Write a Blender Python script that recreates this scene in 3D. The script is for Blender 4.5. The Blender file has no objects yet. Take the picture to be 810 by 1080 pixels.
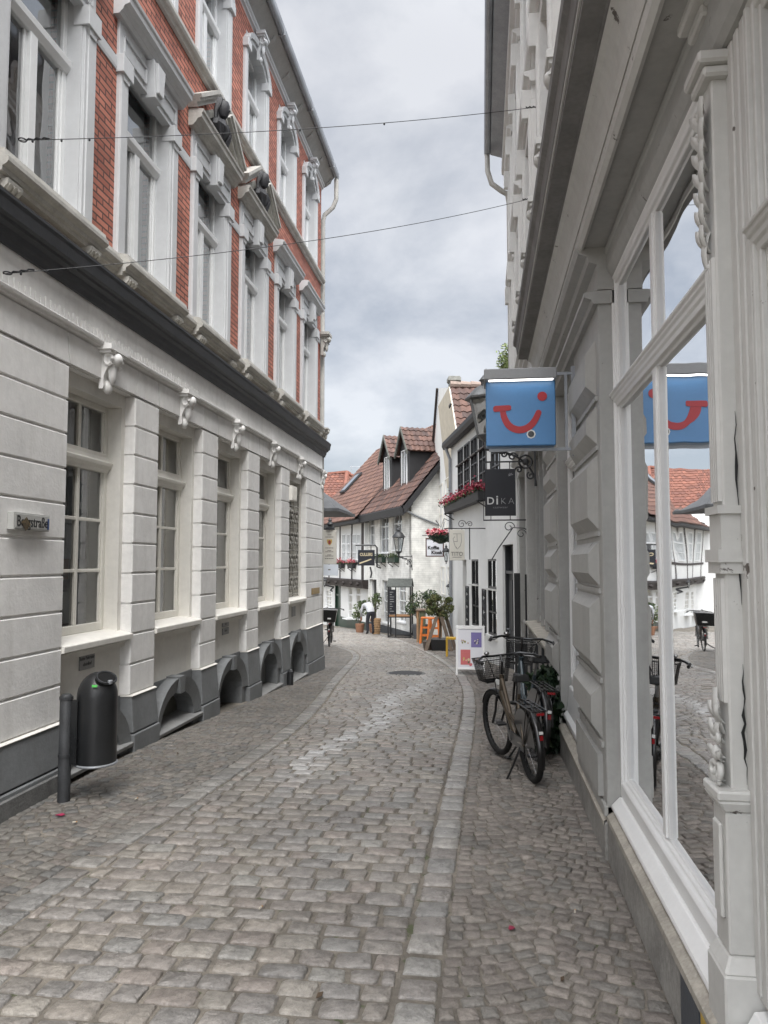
import bpy, bmesh, math, random
from mathutils import Matrix, Vector
random.seed(7)
R = math.radians
sc = bpy.context.scene
C = sc.collection

# ------------------------------------------------------------------ camera, sky, sun, exposure
EYE = Vector((0, 0, 1.65)); FOC = 800.0
PITCH = math.atan(53 / FOC)
YAW = 0.127769            # the street runs along +Y, the camera looks a little to the left of it
cam = bpy.data.cameras.new('camera'); cam_o = bpy.data.objects.new('camera', cam); C.objects.link(cam_o)
cam.sensor_fit = 'VERTICAL'; cam.sensor_height = 36.0; cam.lens = FOC / 1080 * 36.0
cam.clip_start = 0.05; cam.clip_end = 2000
cam_o.location = EYE; cam_o.rotation_euler = (R(90) + PITCH, 0, YAW)
sc.camera = cam_o

SUN_EL, SUN_AZ = R(60), R(157)
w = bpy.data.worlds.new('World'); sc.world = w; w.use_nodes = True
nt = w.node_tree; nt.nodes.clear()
def N(t, **k):
    n = nt.nodes.new(t)
    for a, b in k.items(): setattr(n, a, b)
    return n
L = lambda a, b: nt.links.new(a, b)
sky = N('ShaderNodeTexSky', sky_type='NISHITA', sun_disc=False, sun_elevation=SUN_EL, sun_rotation=SUN_AZ)
tc = N('ShaderNodeTexCoord'); sep = N('ShaderNodeSeparateXYZ'); L(tc.outputs['Generated'], sep.inputs[0])
zc = N('ShaderNodeMath', operation='MAXIMUM'); zc.inputs[1].default_value = 0; L(sep.outputs[2], zc.inputs[0])
za = N('ShaderNodeMath', operation='ADD'); za.inputs[1].default_value = .55; L(zc.outputs[0], za.inputs[0])
dv = N('ShaderNodeVectorMath', operation='DIVIDE'); L(tc.outputs['Generated'], dv.inputs[0])
cmb = N('ShaderNodeCombineXYZ'); [L(za.outputs[0], cmb.inputs[i]) for i in range(3)]; L(cmb.outputs[0], dv.inputs[1])
no = N('ShaderNodeTexNoise'); no.inputs['Scale'].default_value = 3.0; no.inputs['Detail'].default_value = 9; no.inputs['Roughness'].default_value = .56
no.inputs['Distortion'].default_value = .15
L(dv.outputs[0], no.inputs['Vector'])
ramp = N('ShaderNodeValToRGB'); L(no.outputs['Fac'], ramp.inputs[0])
e = ramp.color_ramp.elements
e[0].position = .39; e[0].color = (.58, .61, .66, 1); e[1].position = .61; e[1].color = (1.07, 1.07, 1.08, 1)
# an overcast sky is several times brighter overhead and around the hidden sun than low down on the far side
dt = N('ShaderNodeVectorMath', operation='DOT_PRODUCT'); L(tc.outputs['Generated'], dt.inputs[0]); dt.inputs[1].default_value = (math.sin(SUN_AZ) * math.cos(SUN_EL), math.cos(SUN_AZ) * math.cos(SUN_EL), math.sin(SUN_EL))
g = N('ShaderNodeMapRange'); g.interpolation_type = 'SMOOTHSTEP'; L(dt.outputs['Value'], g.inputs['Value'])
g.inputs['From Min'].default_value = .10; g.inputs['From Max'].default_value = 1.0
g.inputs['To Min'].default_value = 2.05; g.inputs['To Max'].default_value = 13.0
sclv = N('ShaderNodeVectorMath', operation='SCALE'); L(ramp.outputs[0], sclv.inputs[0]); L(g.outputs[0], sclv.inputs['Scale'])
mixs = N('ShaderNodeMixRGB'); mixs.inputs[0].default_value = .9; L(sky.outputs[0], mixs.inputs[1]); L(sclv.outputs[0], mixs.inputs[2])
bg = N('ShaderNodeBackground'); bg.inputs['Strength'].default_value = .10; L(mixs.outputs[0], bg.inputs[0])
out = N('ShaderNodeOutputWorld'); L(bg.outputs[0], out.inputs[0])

sun = bpy.data.lights.new('sun', 'SUN'); sun_o = bpy.data.objects.new('sun', sun); C.objects.link(sun_o)
sun.energy = 1.4; sun.angle = R(40); sun.color = (1, .97, .93)
sun_o.rotation_euler = (R(90) - SUN_EL, 0, R(180) - SUN_AZ)
vs = sc.view_settings
vs.view_transform = 'Standard'; vs.look = 'None'; vs.gamma = 1; vs.use_curve_mapping = False; vs.exposure = 1.9
sc.render.engine = 'CYCLES'
sc.cycles.max_bounces = 8; sc.cycles.diffuse_bounces = 4; sc.cycles.glossy_bounces = 3; sc.cycles.transparent_max_bounces = 8
sc.cycles.caustics_reflective = False; sc.cycles.caustics_refractive = False

# ------------------------------------------------------------------ where a point seen in the photo lies at a known depth
def ray(u, v):
    xc = (u - 405) / FOC; yc = (540 - v) / FOC
    X, Y, Z = xc, math.cos(PITCH) - math.sin(PITCH) * yc, math.sin(PITCH) + math.cos(PITCH) * yc
    c, s = math.cos(YAW), math.sin(YAW)
    return Vector((c * X - s * Y, s * X + c * Y, Z))
def at(u, v, Y):
    r = ray(u, v); return EYE + r * (Y / r.y)
def gz(Y):
    t = Y - 6.2
    if t > 44: t = 44
    return -.05 * (t if t > 1 else (0 if t < -1 else (t + 1) ** 2 / 4))

# ------------------------------------------------------------------ mesh collector
OFF = {}
class MB:
    def __init__(s, M=None): s.v = []; s.f = []; s.m = []; s.c = []; s.M = M; s.mi = 0; s.col = None
    def p(s, q):
        q = Vector(q)
        if s.M is not None: q = s.M @ q
        s.v.append(q); return len(s.v) - 1
    def face(s, ids): s.f.append(tuple(ids)); s.m.append(s.mi); s.c.append(s.col)
    def poly(s, pts): s.face([s.p(q) for q in pts])
    def box(s, x0, x1, y0, y1, z0, z1):
        i = [s.p((x, y, z)) for z in (z0, z1) for (x, y) in ((x0, y0), (x1, y0), (x1, y1), (x0, y1))]
        for q in ((3, 2, 1, 0), (4, 5, 6, 7), (0, 1, 5, 4), (1, 2, 6, 5), (2, 3, 7, 6), (3, 0, 4, 7)): s.face([i[k] for k in q])
    def hexa(s, bot, top):
        n = len(bot); a = [s.p(q) for q in bot]; b = [s.p(q) for q in top]
        s.face(a[::-1]); s.face(b)
        for k in range(n): s.face((a[k], a[(k + 1) % n], b[(k + 1) % n], b[k]))
    def prism(s, pts, vec):
        vec = Vector(vec); s.hexa(pts, [Vector(q) + vec for q in pts])
    def sweep(s, prof, s0, s1):          # closed (d,z) profile along s
        s.hexa([(s0, d, z) for d, z in prof], [(s1, d, z) for d, z in prof])
    def tube(s, path, r, n=6, closed=False):
        path = [Vector(q) for q in path]; m = len(path); rings = []
        for k in range(m):
            if closed: t = path[(k + 1) % m] - path[k - 1]
            else: t = path[min(k + 1, m - 1)] - path[max(k - 1, 0)]
            t.normalize()
            a = t.cross(Vector((0, 0, 1))) if k == 0 else a - t * a.dot(t)
            if a.length < .05: a = t.cross(Vector((0, 1, 0)))
            a.normalize(); b = t.cross(a)
            rr = r[k] if isinstance(r, (list, tuple)) else r
            rings.append([s.p(path[k] + a * rr * math.cos(6.28319 * j / n) + b * rr * math.sin(6.28319 * j / n)) for j in range(n)])
        for k in range(m if closed else m - 1):
            A, B = rings[k], rings[(k + 1) % m]
            if closed and k == m - 1:   # line up the seam
                best = min(range(n), key=lambda o: (s.v[A[0]] - s.v[B[o]]).length); B = B[best:] + B[:best]
            for j in range(n): s.face((A[j], A[(j + 1) % n], B[(j + 1) % n], B[j]))
        if not closed: s.face(rings[0][::-1]); s.face(rings[-1])
    def lathe(s, prof, c=(0, 0, 0), n=14, sx=1, sy=1):
        c = Vector(c); rings = []
        for r, z in prof: rings.append([s.p(c + Vector((sx * r * math.cos(6.28319 * j / n), sy * r * math.sin(6.28319 * j / n), z))) for j in range(n)])
        for A, B in zip(rings, rings[1:]):
            for j in range(n): s.face((A[j], A[(j + 1) % n], B[(j + 1) % n], B[j]))
        s.face(rings[0][::-1]); s.face(rings[-1])
    def ball(s, c, r, sx=1, sy=1, sz=1, n=10, m=6):
        s.lathe([(r * max(math.sin(math.pi * k / m), .03), -r * sz * math.cos(math.pi * k / m)) for k in range(m + 1)], c, n, sx, sy)
    def torus(s, c, ax, R0, r, n=28, k=6):
        c = Vector(c); ax = Vector(ax).normalized(); a = ax.orthogonal().normalized(); b = ax.cross(a); rings = []
        for i in range(n):
            t = 6.28319 * i / n; o = a * math.cos(t) + b * math.sin(t)
            rings.append([s.p(c + o * (R0 + r * math.cos(6.28319 * j / k)) + ax * r * math.sin(6.28319 * j / k)) for j in range(k)])
        for i in range(n):
            A, B = rings[i], rings[(i + 1) % n]
            for j in range(k): s.face((A[j], A[(j + 1) % k], B[(j + 1) % k], B[j]))
    def ribbon(s, pts, w, vec):           # flat stroke of width w in the plane of the points, extruded by vec
        pts = [Vector(q) for q in pts]; vec = Vector(vec); n = len(pts); l = []; r = []
        for k in range(n):
            t = (pts[min(k + 1, n - 1)] - pts[max(k - 1, 0)]).normalized(); q = vec.normalized().cross(t)
            ww = w[k] if isinstance(w, (list, tuple)) else w
            l.append(pts[k] + q * ww / 2); r.append(pts[k] - q * ww / 2)
        for k in range(n - 1): s.prism([l[k], r[k], r[k + 1], l[k + 1]], vec)
    def build(s, name, mats, parent=None, smooth=False, bevel=0, off=None, loose=False):
        me = bpy.data.meshes.new(name)
        o = Vector((0, 0, 0))
        if off is not None: o = Vector(off)
        elif parent is not None: o = OFF.get(parent.name, o)
        me.from_pydata([tuple(q - o) for q in s.v], [], s.f)
        if not isinstance(mats, (list, tuple)): mats = [mats]
        for m in mats: me.materials.append(m)
        if len(mats) > 1: me.polygons.foreach_set('material_index', s.m)
        if any(c is not None for c in s.c):
            ca = me.color_attributes.new('Col', 'FLOAT_COLOR', 'CORNER'); buf = []
            for f, c in zip(s.f, s.c):
                c = c or (1, 1, 1); buf.extend((c[0], c[1], c[2], 1.0) * len(f))
            ca.data.foreach_set('color', buf)
        bm = bmesh.new(); bm.from_mesh(me)
        if not loose: bmesh.ops.recalc_face_normals(bm, faces=bm.faces[:])
        if bevel:
            es = [q for q in bm.edges if len(q.link_faces) == 2 and q.calc_face_angle(0) > .6]
            bmesh.ops.bevel(bm, geom=es, offset=bevel, segments=1, profile=.5, affect='EDGES', clamp_overlap=True)
        bm.to_mesh(me); bm.free()
        if smooth:
            me.polygons.foreach_set('use_smooth', [True] * len(me.polygons))
            if smooth != 'all': me.set_sharp_from_angle(angle=R(38))
        ob = bpy.data.objects.new(name, me); C.objects.link(ob)
        if parent is not None: ob.parent = parent; OFF[ob.name] = o
        elif off is not None: ob.location = o; OFF[ob.name] = o
        return ob
def tag(o, label=None, cat=None, group=None, kind=None):
    if label: o['label'] = label
    if cat: o['category'] = cat
    if group: o['group'] = group
    if kind: o['kind'] = kind
    return o
def thing(name, label, cat, loc=(0, 0, 0), group=None):
    o = bpy.data.objects.new(name, None); C.objects.link(o); o.location = loc; o.empty_display_size = .2
    OFF[o.name] = Vector(loc)
    return tag(o, label, cat, group)
def copy_tree(o, parent=None):
    c = o.copy(); C.objects.link(c)
    if parent is not None: c.parent = parent
    for ch in list(o.children): copy_tree(ch, c)
    return c
def facade(ox, oy, sdir, ddir):
    a = Vector((sdir[0], sdir[1], 0)).normalized(); b = Vector((ddir[0], ddir[1], 0)).normalized()
    return Matrix(((a.x, b.x, 0, ox), (a.y, b.y, 0, oy), (0, 0, 1, 0), (0, 0, 0, 1)))
def fpx(M, u, v, d=0.0):                  # (s, z) on the facade plane at offset d for a point seen in the photo
    o = M @ Vector((0, d, 0)); n = Vector((M[0][1], M[1][1], 0)); r = ray(u, v)
    q = EYE + r * ((o - EYE).dot(n) / r.dot(n)); l = M.inverted() @ q
    return l.x, l.z
def text(body, origin, right, up, size, mat, parent, name='lettering', align='CENTER', depth=.002, bold=0.0, sx=1.0):
    cu = bpy.data.curves.new('t', 'FONT'); cu.body = body; cu.size = size; cu.align_x = align; cu.extrude = depth; cu.offset = bold; cu.resolution_u = 3
    to = bpy.data.objects.new('t', cu); C.objects.link(to)
    bpy.context.view_layer.update()
    me0 = bpy.data.meshes.new_from_object(to.evaluated_get(bpy.context.evaluated_depsgraph_get()))
    right = Vector(right).normalized(); up = Vector(up).normalized(); nrm = right.cross(up)
    mb = MB()
    for q in me0.vertices: mb.p(Vector(origin) + right * q.co.x * sx + up * q.co.y + nrm * q.co.z)
    for f in me0.polygons: mb.face(f.vertices)
    bpy.data.objects.remove(to); bpy.data.curves.remove(cu); bpy.data.meshes.remove(me0)
    return mb.build(name, mat, parent, loose=True)

# ------------------------------------------------------------------ materials
def mat(name, col, rough=.6, var=.12, scale=5, bump=.15, bscale=70, streak=0, dirt=None, metal=0, spec=.5, attr=False, coat=0, wear=0, wearcol=(.08, .06, .05), roughvar=0, low=0, bdist=.01):
    m = bpy.data.materials.new(name); m.use_nodes = True; t = m.node_tree; n = t.nodes; b = n['Principled BSDF']
    def nd(k, **kw):
        q = n.new(k)
        for a, c in kw.items(): setattr(q, a, c)
        return q
    lk = t.links.new
    geo = nd('ShaderNodeNewGeometry')
    base = None
    rgb = nd('ShaderNodeRGB'); rgb.outputs[0].default_value = (*col, 1); base = rgb.outputs[0]
    if attr:
        va = nd('ShaderNodeVertexColor', layer_name='Col'); mx = nd('ShaderNodeMixRGB', blend_type='MULTIPLY'); mx.inputs[0].default_value = 1
        lk(base, mx.inputs[1]); lk(va.outputs[0], mx.inputs[2]); base = mx.outputs[0]
    def noise(sc_, det, vec=None, rg=.55):
        q = nd('ShaderNodeTexNoise'); q.inputs['Scale'].default_value = sc_; q.inputs['Detail'].default_value = det; q.inputs['Roughness'].default_value = rg
        lk(vec or geo.outputs['Position'], q.inputs['Vector']); return q.outputs['Fac']
    def mr(src, a, b_, c, d):
        q = nd('ShaderNodeMapRange'); lk(src, q.inputs[0]); q.inputs[1].default_value = a; q.inputs[2].default_value = b_; q.inputs[3].default_value = c; q.inputs[4].default_value = d
        return q.outputs[0]
    def mult(src, fac):
        q = nd('ShaderNodeVectorMath', operation='SCALE'); lk(src, q.inputs[0]); lk(fac, q.inputs['Scale']); return q.outputs[0]
    if var:
        base = mult(base, mr(noise(scale, 6), .3, .7, 1 - var, 1 + var * .6))
        base = mult(base, mr(noise(scale * 9, 3), .3, .7, 1 - var * .5, 1 + var * .4))
    if low: base = mult(base, mr(noise(.9, 5, None, .6), .35, .65, 1 - low, 1 + low * .7))
    if streak:
        mp = nd('ShaderNodeMapping'); mp.inputs['Scale'].default_value = (5, 5, .35); lk(geo.outputs['Position'], mp.inputs[0])
        f = mr(noise(1.6, 6, mp.outputs[0], .65), .52, .78, 0, streak)
        mx = nd('ShaderNodeMixRGB'); lk(f, mx.inputs[0]); lk(base, mx.inputs[1]); mx.inputs[2].default_value = (*(dirt or [c * .45 for c in col]), 1); base = mx.outputs[0]
    if wear:
        f = mr(noise(7, 8, None, .7), .70 - wear, .72 - wear, 0, 1)
        mx = nd('ShaderNodeMixRGB'); lk(f, mx.inputs[0]); lk(base, mx.inputs[1]); mx.inputs[2].default_value = (*wearcol, 1); base = mx.outputs[0]
    lk(base, b.inputs['Base Color'])
    b.inputs['Roughness'].default_value = rough; b.inputs['Metallic'].default_value = metal
    b.inputs['Specular IOR Level'].default_value = spec
    if coat: b.inputs['Coat Weight'].default_value = coat; b.inputs['Coat Roughness'].default_value = .15
    if roughvar: lk(mr(noise(3, 5), .3, .7, rough - roughvar, rough + roughvar), b.inputs['Roughness'])
    if bump:
        bp = nd('ShaderNodeBump'); bp.inputs['Strength'].default_value = bump; bp.inputs['Distance'].default_value = bdist
        lk(noise(bscale, 4), bp.inputs['Height']); lk(bp.outputs[0], b.inputs['Normal'])
    return m
def brick_mat(name, c1, c2, mortar, bw=.235, bh=.0765, ms=.007, axis='Y', rough=.8, bump=.6):
    m = bpy.data.materials.new(name); m.use_nodes = True; t = m.node_tree; n = t.nodes; b = n['Principled BSDF']; lk = t.links.new
    geo = n.new('ShaderNodeNewGeometry'); sp = n.new('ShaderNodeSeparateXYZ'); lk(geo.outputs['Position'], sp.inputs[0])
    cm = n.new('ShaderNodeCombineXYZ'); lk(sp.outputs[1 if axis == 'Y' else 0], cm.inputs[0]); lk(sp.outputs[2], cm.inputs[1])
    br = n.new('ShaderNodeTexBrick'); lk(cm.outputs[0], br.inputs['Vector'])
    br.inputs['Color1'].default_value = (*c1, 1); br.inputs['Color2'].default_value = (*c2, 1); br.inputs['Mortar'].default_value = (*mortar, 1)
    br.inputs['Scale'].default_value = 1; br.inputs['Mortar Size'].default_value = ms; br.inputs['Mortar Smooth'].default_value = .2
    br.inputs['Brick Width'].default_value = bw; br.inputs['Row Height'].default_value = bh; br.inputs['Bias'].default_value = -.1
    no = n.new('ShaderNodeTexNoise'); no.inputs['Scale'].default_value = 3; no.inputs['Detail'].default_value = 7; lk(geo.outputs['Position'], no.inputs['Vector'])
    mr = n.new('ShaderNodeMapRange'); lk(no.outputs['Fac'], mr.inputs[0]); mr.inputs[1].default_value = .3; mr.inputs[2].default_value = .7; mr.inputs[3].default_value = .75; mr.inputs[4].default_value = 1.15
    sl = n.new('ShaderNodeVectorMath'); sl.operation = 'SCALE'; lk(br.outputs['Color'], sl.inputs[0]); lk(mr.outputs[0], sl.inputs['Scale'])
    lk(sl.outputs[0], b.inputs['Base Color']); b.inputs['Roughness'].default_value = rough
    bp = n.new('ShaderNodeBump'); bp.invert = True; bp.inputs['Strength'].default_value = bump; bp.inputs['Distance'].default_value = .006; lk(br.outputs['Fac'], bp.inputs['Height'])
    lk(bp.outputs[0], b.inputs['Normal'])
    return m
def glass_mat(name, tint=(.80, .84, .84), boost=1.6, base=.04, wob=.02):
    m = bpy.data.materials.new(name); m.use_nodes = True; t = m.node_tree; n = t.nodes; n.clear(); lk = t.links.new
    geo = n.new('ShaderNodeNewGeometry')
    no = n.new('ShaderNodeTexNoise'); no.inputs['Scale'].default_value = 2.2; no.inputs['Detail'].default_value = 1; lk(geo.outputs['Position'], no.inputs['Vector'])
    bp = n.new('ShaderNodeBump'); bp.inputs['Strength'].default_value = wob; bp.inputs['Distance'].default_value = .2; lk(no.outputs['Fac'], bp.inputs['Height'])
    fr = n.new('ShaderNodeFresnel'); fr.inputs['IOR'].default_value = 1.5
    ml = n.new('ShaderNodeMath'); ml.operation = 'MULTIPLY_ADD'; ml.use_clamp = True; lk(fr.outputs[0], ml.inputs[0]); ml.inputs[1].default_value = boost; ml.inputs[2].default_value = base
    tr = n.new('ShaderNodeBsdfTransparent'); tr.inputs[0].default_value = (*tint, 1)
    gl = n.new('ShaderNodeBsdfGlossy'); gl.inputs['Roughness'].default_value = .012; gl.inputs[0].default_value = (.95, .96, .97, 1); lk(bp.outputs[0], gl.inputs['Normal'])
    mx = n.new('ShaderNodeMixShader'); lk(ml.outputs[0], mx.inputs[0]); lk(tr.outputs[0], mx.inputs[1]); lk(gl.outputs[0], mx.inputs[2])
    o = n.new('ShaderNodeOutputMaterial'); lk(mx.outputs[0], o.inputs[0])
    return m
def emit_mat(name, col, st):
    m = bpy.data.materials.new(name); m.use_nodes = True; b = m.node_tree.nodes['Principled BSDF']
    b.inputs['Emission Color'].default_value = (*col, 1); b.inputs['Emission Strength'].default_value = st; b.inputs['Base Color'].default_value = (*col, 1)
    return m
def leaf_mat(name, col, var=.5):
    m = mat(name, col, rough=.5, var=0, bump=0, attr=True, spec=.35)
    return m
m_plaster = mat('white_plaster', (.80, .79, .77), rough=.75, var=.10, scale=1.6, bump=.2, bscale=38, streak=.38, dirt=(.50, .48, .44), low=.05)
m_plaster2 = mat('white_stucco_recess', (.74, .72, .67), rough=.75, var=.08, scale=2, bump=.12, bscale=45, streak=.18, dirt=(.44, .42, .38))
m_plinth = mat('grey_plinth_paint', (.175, .183, .187), rough=.6, var=.16, scale=3, bump=.2, bscale=50, streak=.3, dirt=(.13, .125, .115))
m_plinthlow = mat('worn_grey_base', (.155, .155, .15), rough=.85, var=.35, scale=9, bump=.6, bscale=60)
m_darkcornice = mat('dark_grey_paint', (.035, .037, .042), rough=.55, var=.2, scale=4, bump=.08, streak=.25, dirt=(.07, .07, .07))
m_trim = mat('white_blue_trim_paint', (.53, .54, .55), rough=.55, var=.06, scale=3, bump=.06, streak=.12, dirt=(.40, .40, .39))
m_trimstain = mat('stained_white_stone', (.44, .43, .40), rough=.7, var=.18, scale=5, bump=.15, streak=.5, dirt=(.27, .26, .22))
m_brick = brick_mat('red_brick', (.50, .19, .13), (.31, .10, .07), (.10, .05, .04), ms=.009, bh=.0605, bw=.21)
m_frame = mat('cream_window_paint', (.74, .72, .66), rough=.5, var=.06, bump=.03)
m_wframe = mat('white_window_paint', (.74, .75, .75), rough=.4, var=.05, bump=.03)
m_glass = glass_mat('window_glass')
m_shopglass = glass_mat('shop_window_glass', (.72, .76, .74), 2.4, .08, .012)
m_upglass = glass_mat('upper_window_glass', (.8, .84, .84), 2.4, .10, .05)
m_farglass = glass_mat('far_window_glass', (.8, .82, .82), .5, .01, .03)
m_houseroom = mat('pale_room', (.30, .285, .26), rough=.9, var=.5, scale=1.5, bump=0)
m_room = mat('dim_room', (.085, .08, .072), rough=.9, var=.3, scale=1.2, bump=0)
m_curtain = mat('grey_curtain', (.55, .555, .56), rough=.9, var=.08, bump=0)
m_black = mat('black_metal', (.012, .012, .013), rough=.42, var=.15, bump=.05)
m_iron = mat('wrought_iron', (.02, .021, .023), rough=.5, var=.2, bump=.1)
m_zinc = mat('zinc', (.30, .315, .335), rough=.45, var=.18, scale=4, bump=.04, metal=.35)
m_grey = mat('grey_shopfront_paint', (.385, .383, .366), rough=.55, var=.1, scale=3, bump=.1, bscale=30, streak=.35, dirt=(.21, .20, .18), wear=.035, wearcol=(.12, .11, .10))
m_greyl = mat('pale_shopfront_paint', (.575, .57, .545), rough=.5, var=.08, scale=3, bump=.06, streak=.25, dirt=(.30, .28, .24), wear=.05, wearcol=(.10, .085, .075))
m_white = mat('bright_white_paint', (.80, .80, .79), rough=.38, var=.04, bump=.03)
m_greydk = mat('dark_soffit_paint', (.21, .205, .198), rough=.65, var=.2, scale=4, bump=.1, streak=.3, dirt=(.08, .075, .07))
m_stone = mat('weathered_plinth_stone', (.29, .28, .26), rough=.85, var=.3, scale=4, bump=.35, bscale=60, streak=.5, dirt=(.11, .10, .09))
m_stonel = mat('pale_ledge_stone', (.40, .37, .32), rough=.8, var=.3, scale=7, bump=.3, bscale=60, streak=.2)
m_gold = mat('brass', (.42, .27, .08), rough=.35, var=.1, bump=0, metal=.9)
m_slate = mat('slate', (.075, .078, .082), rough=.7, var=.3, scale=6, bump=.3, bscale=12)
# ------------------------------------------------------------------ ground, road, pavements
def lerp_path(P, y):
    if y <= P[0][1]: return P[0][0]
    for (x0, y0), (x1, y1) in zip(P, P[1:]):
        if y <= y1: return x0 + (x1 - x0) * (y - y0) / (y1 - y0)
    (x0, y0), (x1, y1) = P[-2:]; return x1 + (x1 - x0) * (y - y1) / (y1 - y0)
XL = [(-2.31, -4), (-2.31, 2.5), (-2.28, 3.6), (-2.17, 4.6), (-2.06, 5.6), (-2.02, 6.8), (-2.06, 8.2), (-2.2, 9.8), (-2.4, 11.5), (-2.65, 14), (-2.85, 16.3), (-2.98, 17.6), (-3.2, 18.8), (-3.6, 20.2), (-4.3, 21.8), (-5.4, 23.4), (-7.2, 25)]   # outer edge of the left band
XR = [(-.19, -4), (-.185, 2.8), (-.155, 4.2), (-.12, 6), (-.09, 8), (-.085, 9.5), (-.13, 11.6), (-.34, 14.2), (-.62, 16.2), (-1.0, 18.4), (-1.55, 21), (-2.3, 24), (-3.2, 27.5), (-4.2, 31), (-6, 35)]                                              # outer edge of the right band
def smooth_path(P):
    Q = []
    for y in [q * .25 for q in range(-16, 145)]:
        Q.append((sum(lerp_path(P, y + k * .3) for k in (-2, -1, 0, 1, 2)) / 5, y))
    return Q
XLs, XRs = smooth_path(XL), smooth_path(XR)
def xl(y): return lerp_path(XLs, y) if False else XLs[max(0, min(len(XLs) - 1, int((y + 4) / .25)))][0] + (XLs[max(0, min(len(XLs) - 1, int((y + 4) / .25) + 1))][0] - XLs[max(0, min(len(XLs) - 1, int((y + 4) / .25)))][0]) * (((y + 4) / .25) % 1)
def xr(y): i = max(0, min(len(XRs) - 2, int((y + 4) / .25))); return XRs[i][0] + (XRs[i + 1][0] - XRs[i][0]) * (((y + 4) / .25) % 1)
rg = random.Random(3)
def stone(mb, quad, h, col, rnd=.25, full=True, tilt=.004):
    # a dressed sett: worn top, rounded corners, sides running down into the joint
    q = [Vector((x, y, 0)) for x, y in quad]; c = sum(q, Vector()) / 4
    size = min((q[1] - q[0]).length, (q[3] - q[0]).length)
    g0 = gz(c.y); tx, ty = rg.uniform(-tilt, tilt) / size, rg.uniform(-tilt, tilt) / size
    Z = lambda p, z: (p.x, p.y, gz(p.y) + z + (p.x - c.x) * tx + (p.y - c.y) * ty)
    out = []
    for k in range(4):
        a, b, d = q[k], q[k - 1], q[(k + 1) % 4]
        r = rnd * rg.uniform(.7, 1.3)
        if full: out += [a + (b - a) * r * .55, a + (b + d - 2 * a) * r * .13, a + (d - a) * r * .55]
        else: out += [a + (b - a) * r * .5, a + (d - a) * r * .5]
    if full: out = [p + Vector((rg.uniform(-1, 1), rg.uniform(-1, 1), 0)) * size * .04 for p in out]
    mb.col = col; n = len(out)
    r0 = [mb.p(Z(p, -.02)) for p in out]
    r1 = [mb.p(Z(p + (c - p) * .04, h * .66)) for p in out]
    if full:
        r2 = [mb.p(Z(p + (c - p) * .13, h * 1.0 + rg.uniform(-.0012, .0012))) for p in out]; top = mb.p(Z(c, h * 1.03 + rg.uniform(-.0015, .0015)))
        for k in range(n):
            j = (k + 1) % n; mb.face((r0[k], r0[j], r1[j], r1[k])); mb.face((r1[k], r1[j], r2[j], r2[k])); mb.face((r2[k], r2[j], top))
    else:
        for k in range(n): j = (k + 1) % n; mb.face((r0[k], r0[j], r1[j], r1[k]))
        mb.face(r1)
PAL = [(a * 1.04, b * 1.01, c * .97) for a, b, c in [(.245, .225, .205), (.225, .21, .195), (.265, .24, .212), (.215, .205, .20), (.25, .215, .195), (.19, .188, .188), (.285, .268, .24), (.235, .222, .215), (.22, .198, .185), (.21, .215, .215)]]
def sett_col(x, y, lime_sheen=True):
    a = rg.choice(PAL); a = tuple(.55 * q + .45 * w for q, w in zip(a, (.238, .222, .203))); k = rg.uniform(.87, 1.12)
    if rg.random() < .03: a = (.25, .24, .22)
    c = [q * k for q in a]
    # pale limewash, brightened to paint in damp sheen, along the old crack in the middle of the lane
    if lime_sheen and 5.2 < y < 15:
        xm = -1.42 + (y - 5.2) * .062 + .10 * math.sin(y * 1.7)
        wd = .14 + .035 * (y - 5); f = max(0, 1 - abs(x - xm) / wd) * min(1, (y - 5.0) / 1.2) * min(1, (15 - y) / 4)
        f = min(.9, f * rg.uniform(.35, 1.35)); c = [q * (1 - f) + .46 * f for q in c]
    return tuple(c)
def row_setts(mb, y0, y1, xa, xb, wid, full, gap=.012, h=.012, colf=sett_col, skew=0.0):
    x = xa(y0); ph = rg.uniform(.3, 1.0); first = True
    while True:
        wv = wid * rg.uniform(.8, 1.25) * (ph if first else 1); first = False
        end = xb((y0 + y1) / 2)
        if x + wv > end - wid * .3: wv = end - x
        if wv > .03:
            g = gap * rg.uniform(.5, 1.2); j = lambda: rg.uniform(-1, 1) * wid * .03
            sk = lambda X: skew * (X - xa(y0))
            stone(mb, [(x + g / 2 + j(), y0 + g / 2 + sk(x) + j()), (x + wv - g / 2 + j(), y0 + g / 2 + sk(x + wv) + j()), (x + wv - g / 2 + j(), y1 - g / 2 + sk(x + wv) + j()), (x + g / 2 + j(), y1 - g / 2 + sk(x) + j())], h * rg.uniform(.75, 1.25), colf(x + wv / 2, y0), full=full)
        x += wv
        if x >= end - .02: break
m_sett = mat('worn_setts', (1, 1, 1), rough=.33, var=.34, scale=26, bump=.8, bscale=48, low=.16, bdist=.012, attr=True, spec=.5, roughvar=.1)
m_mosaic = mat('mosaic_setts', (1, 1, 1), rough=.62, var=.3, scale=28, bump=.8, bscale=70, low=.14, bdist=.01, attr=True, spec=.4, roughvar=.08)
m_joint = mat('sandy_joint', (.185, .165, .138), rough=.95, var=.4, scale=5, bump=.6, bscale=150, low=.3, wear=.10, wearcol=(.075, .085, .045))
road = MB(); y = .4
while y < 36:
    full = y < 15; hgt = (.122 if y < 18 else .15) * rg.uniform(.86, 1.14)
    row_setts(road, y, y + hgt, lambda q: xl(q) + .17, lambda q: xr(q) - .165, .165 if y < 18 else .2, full, gap=.016 if y < 10 else .013, h=.013, skew=.0)
    y += hgt
tag(road.build('road', m_sett, smooth='all', loose=True), kind='structure')
kerb = MB(); y = .4
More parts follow.
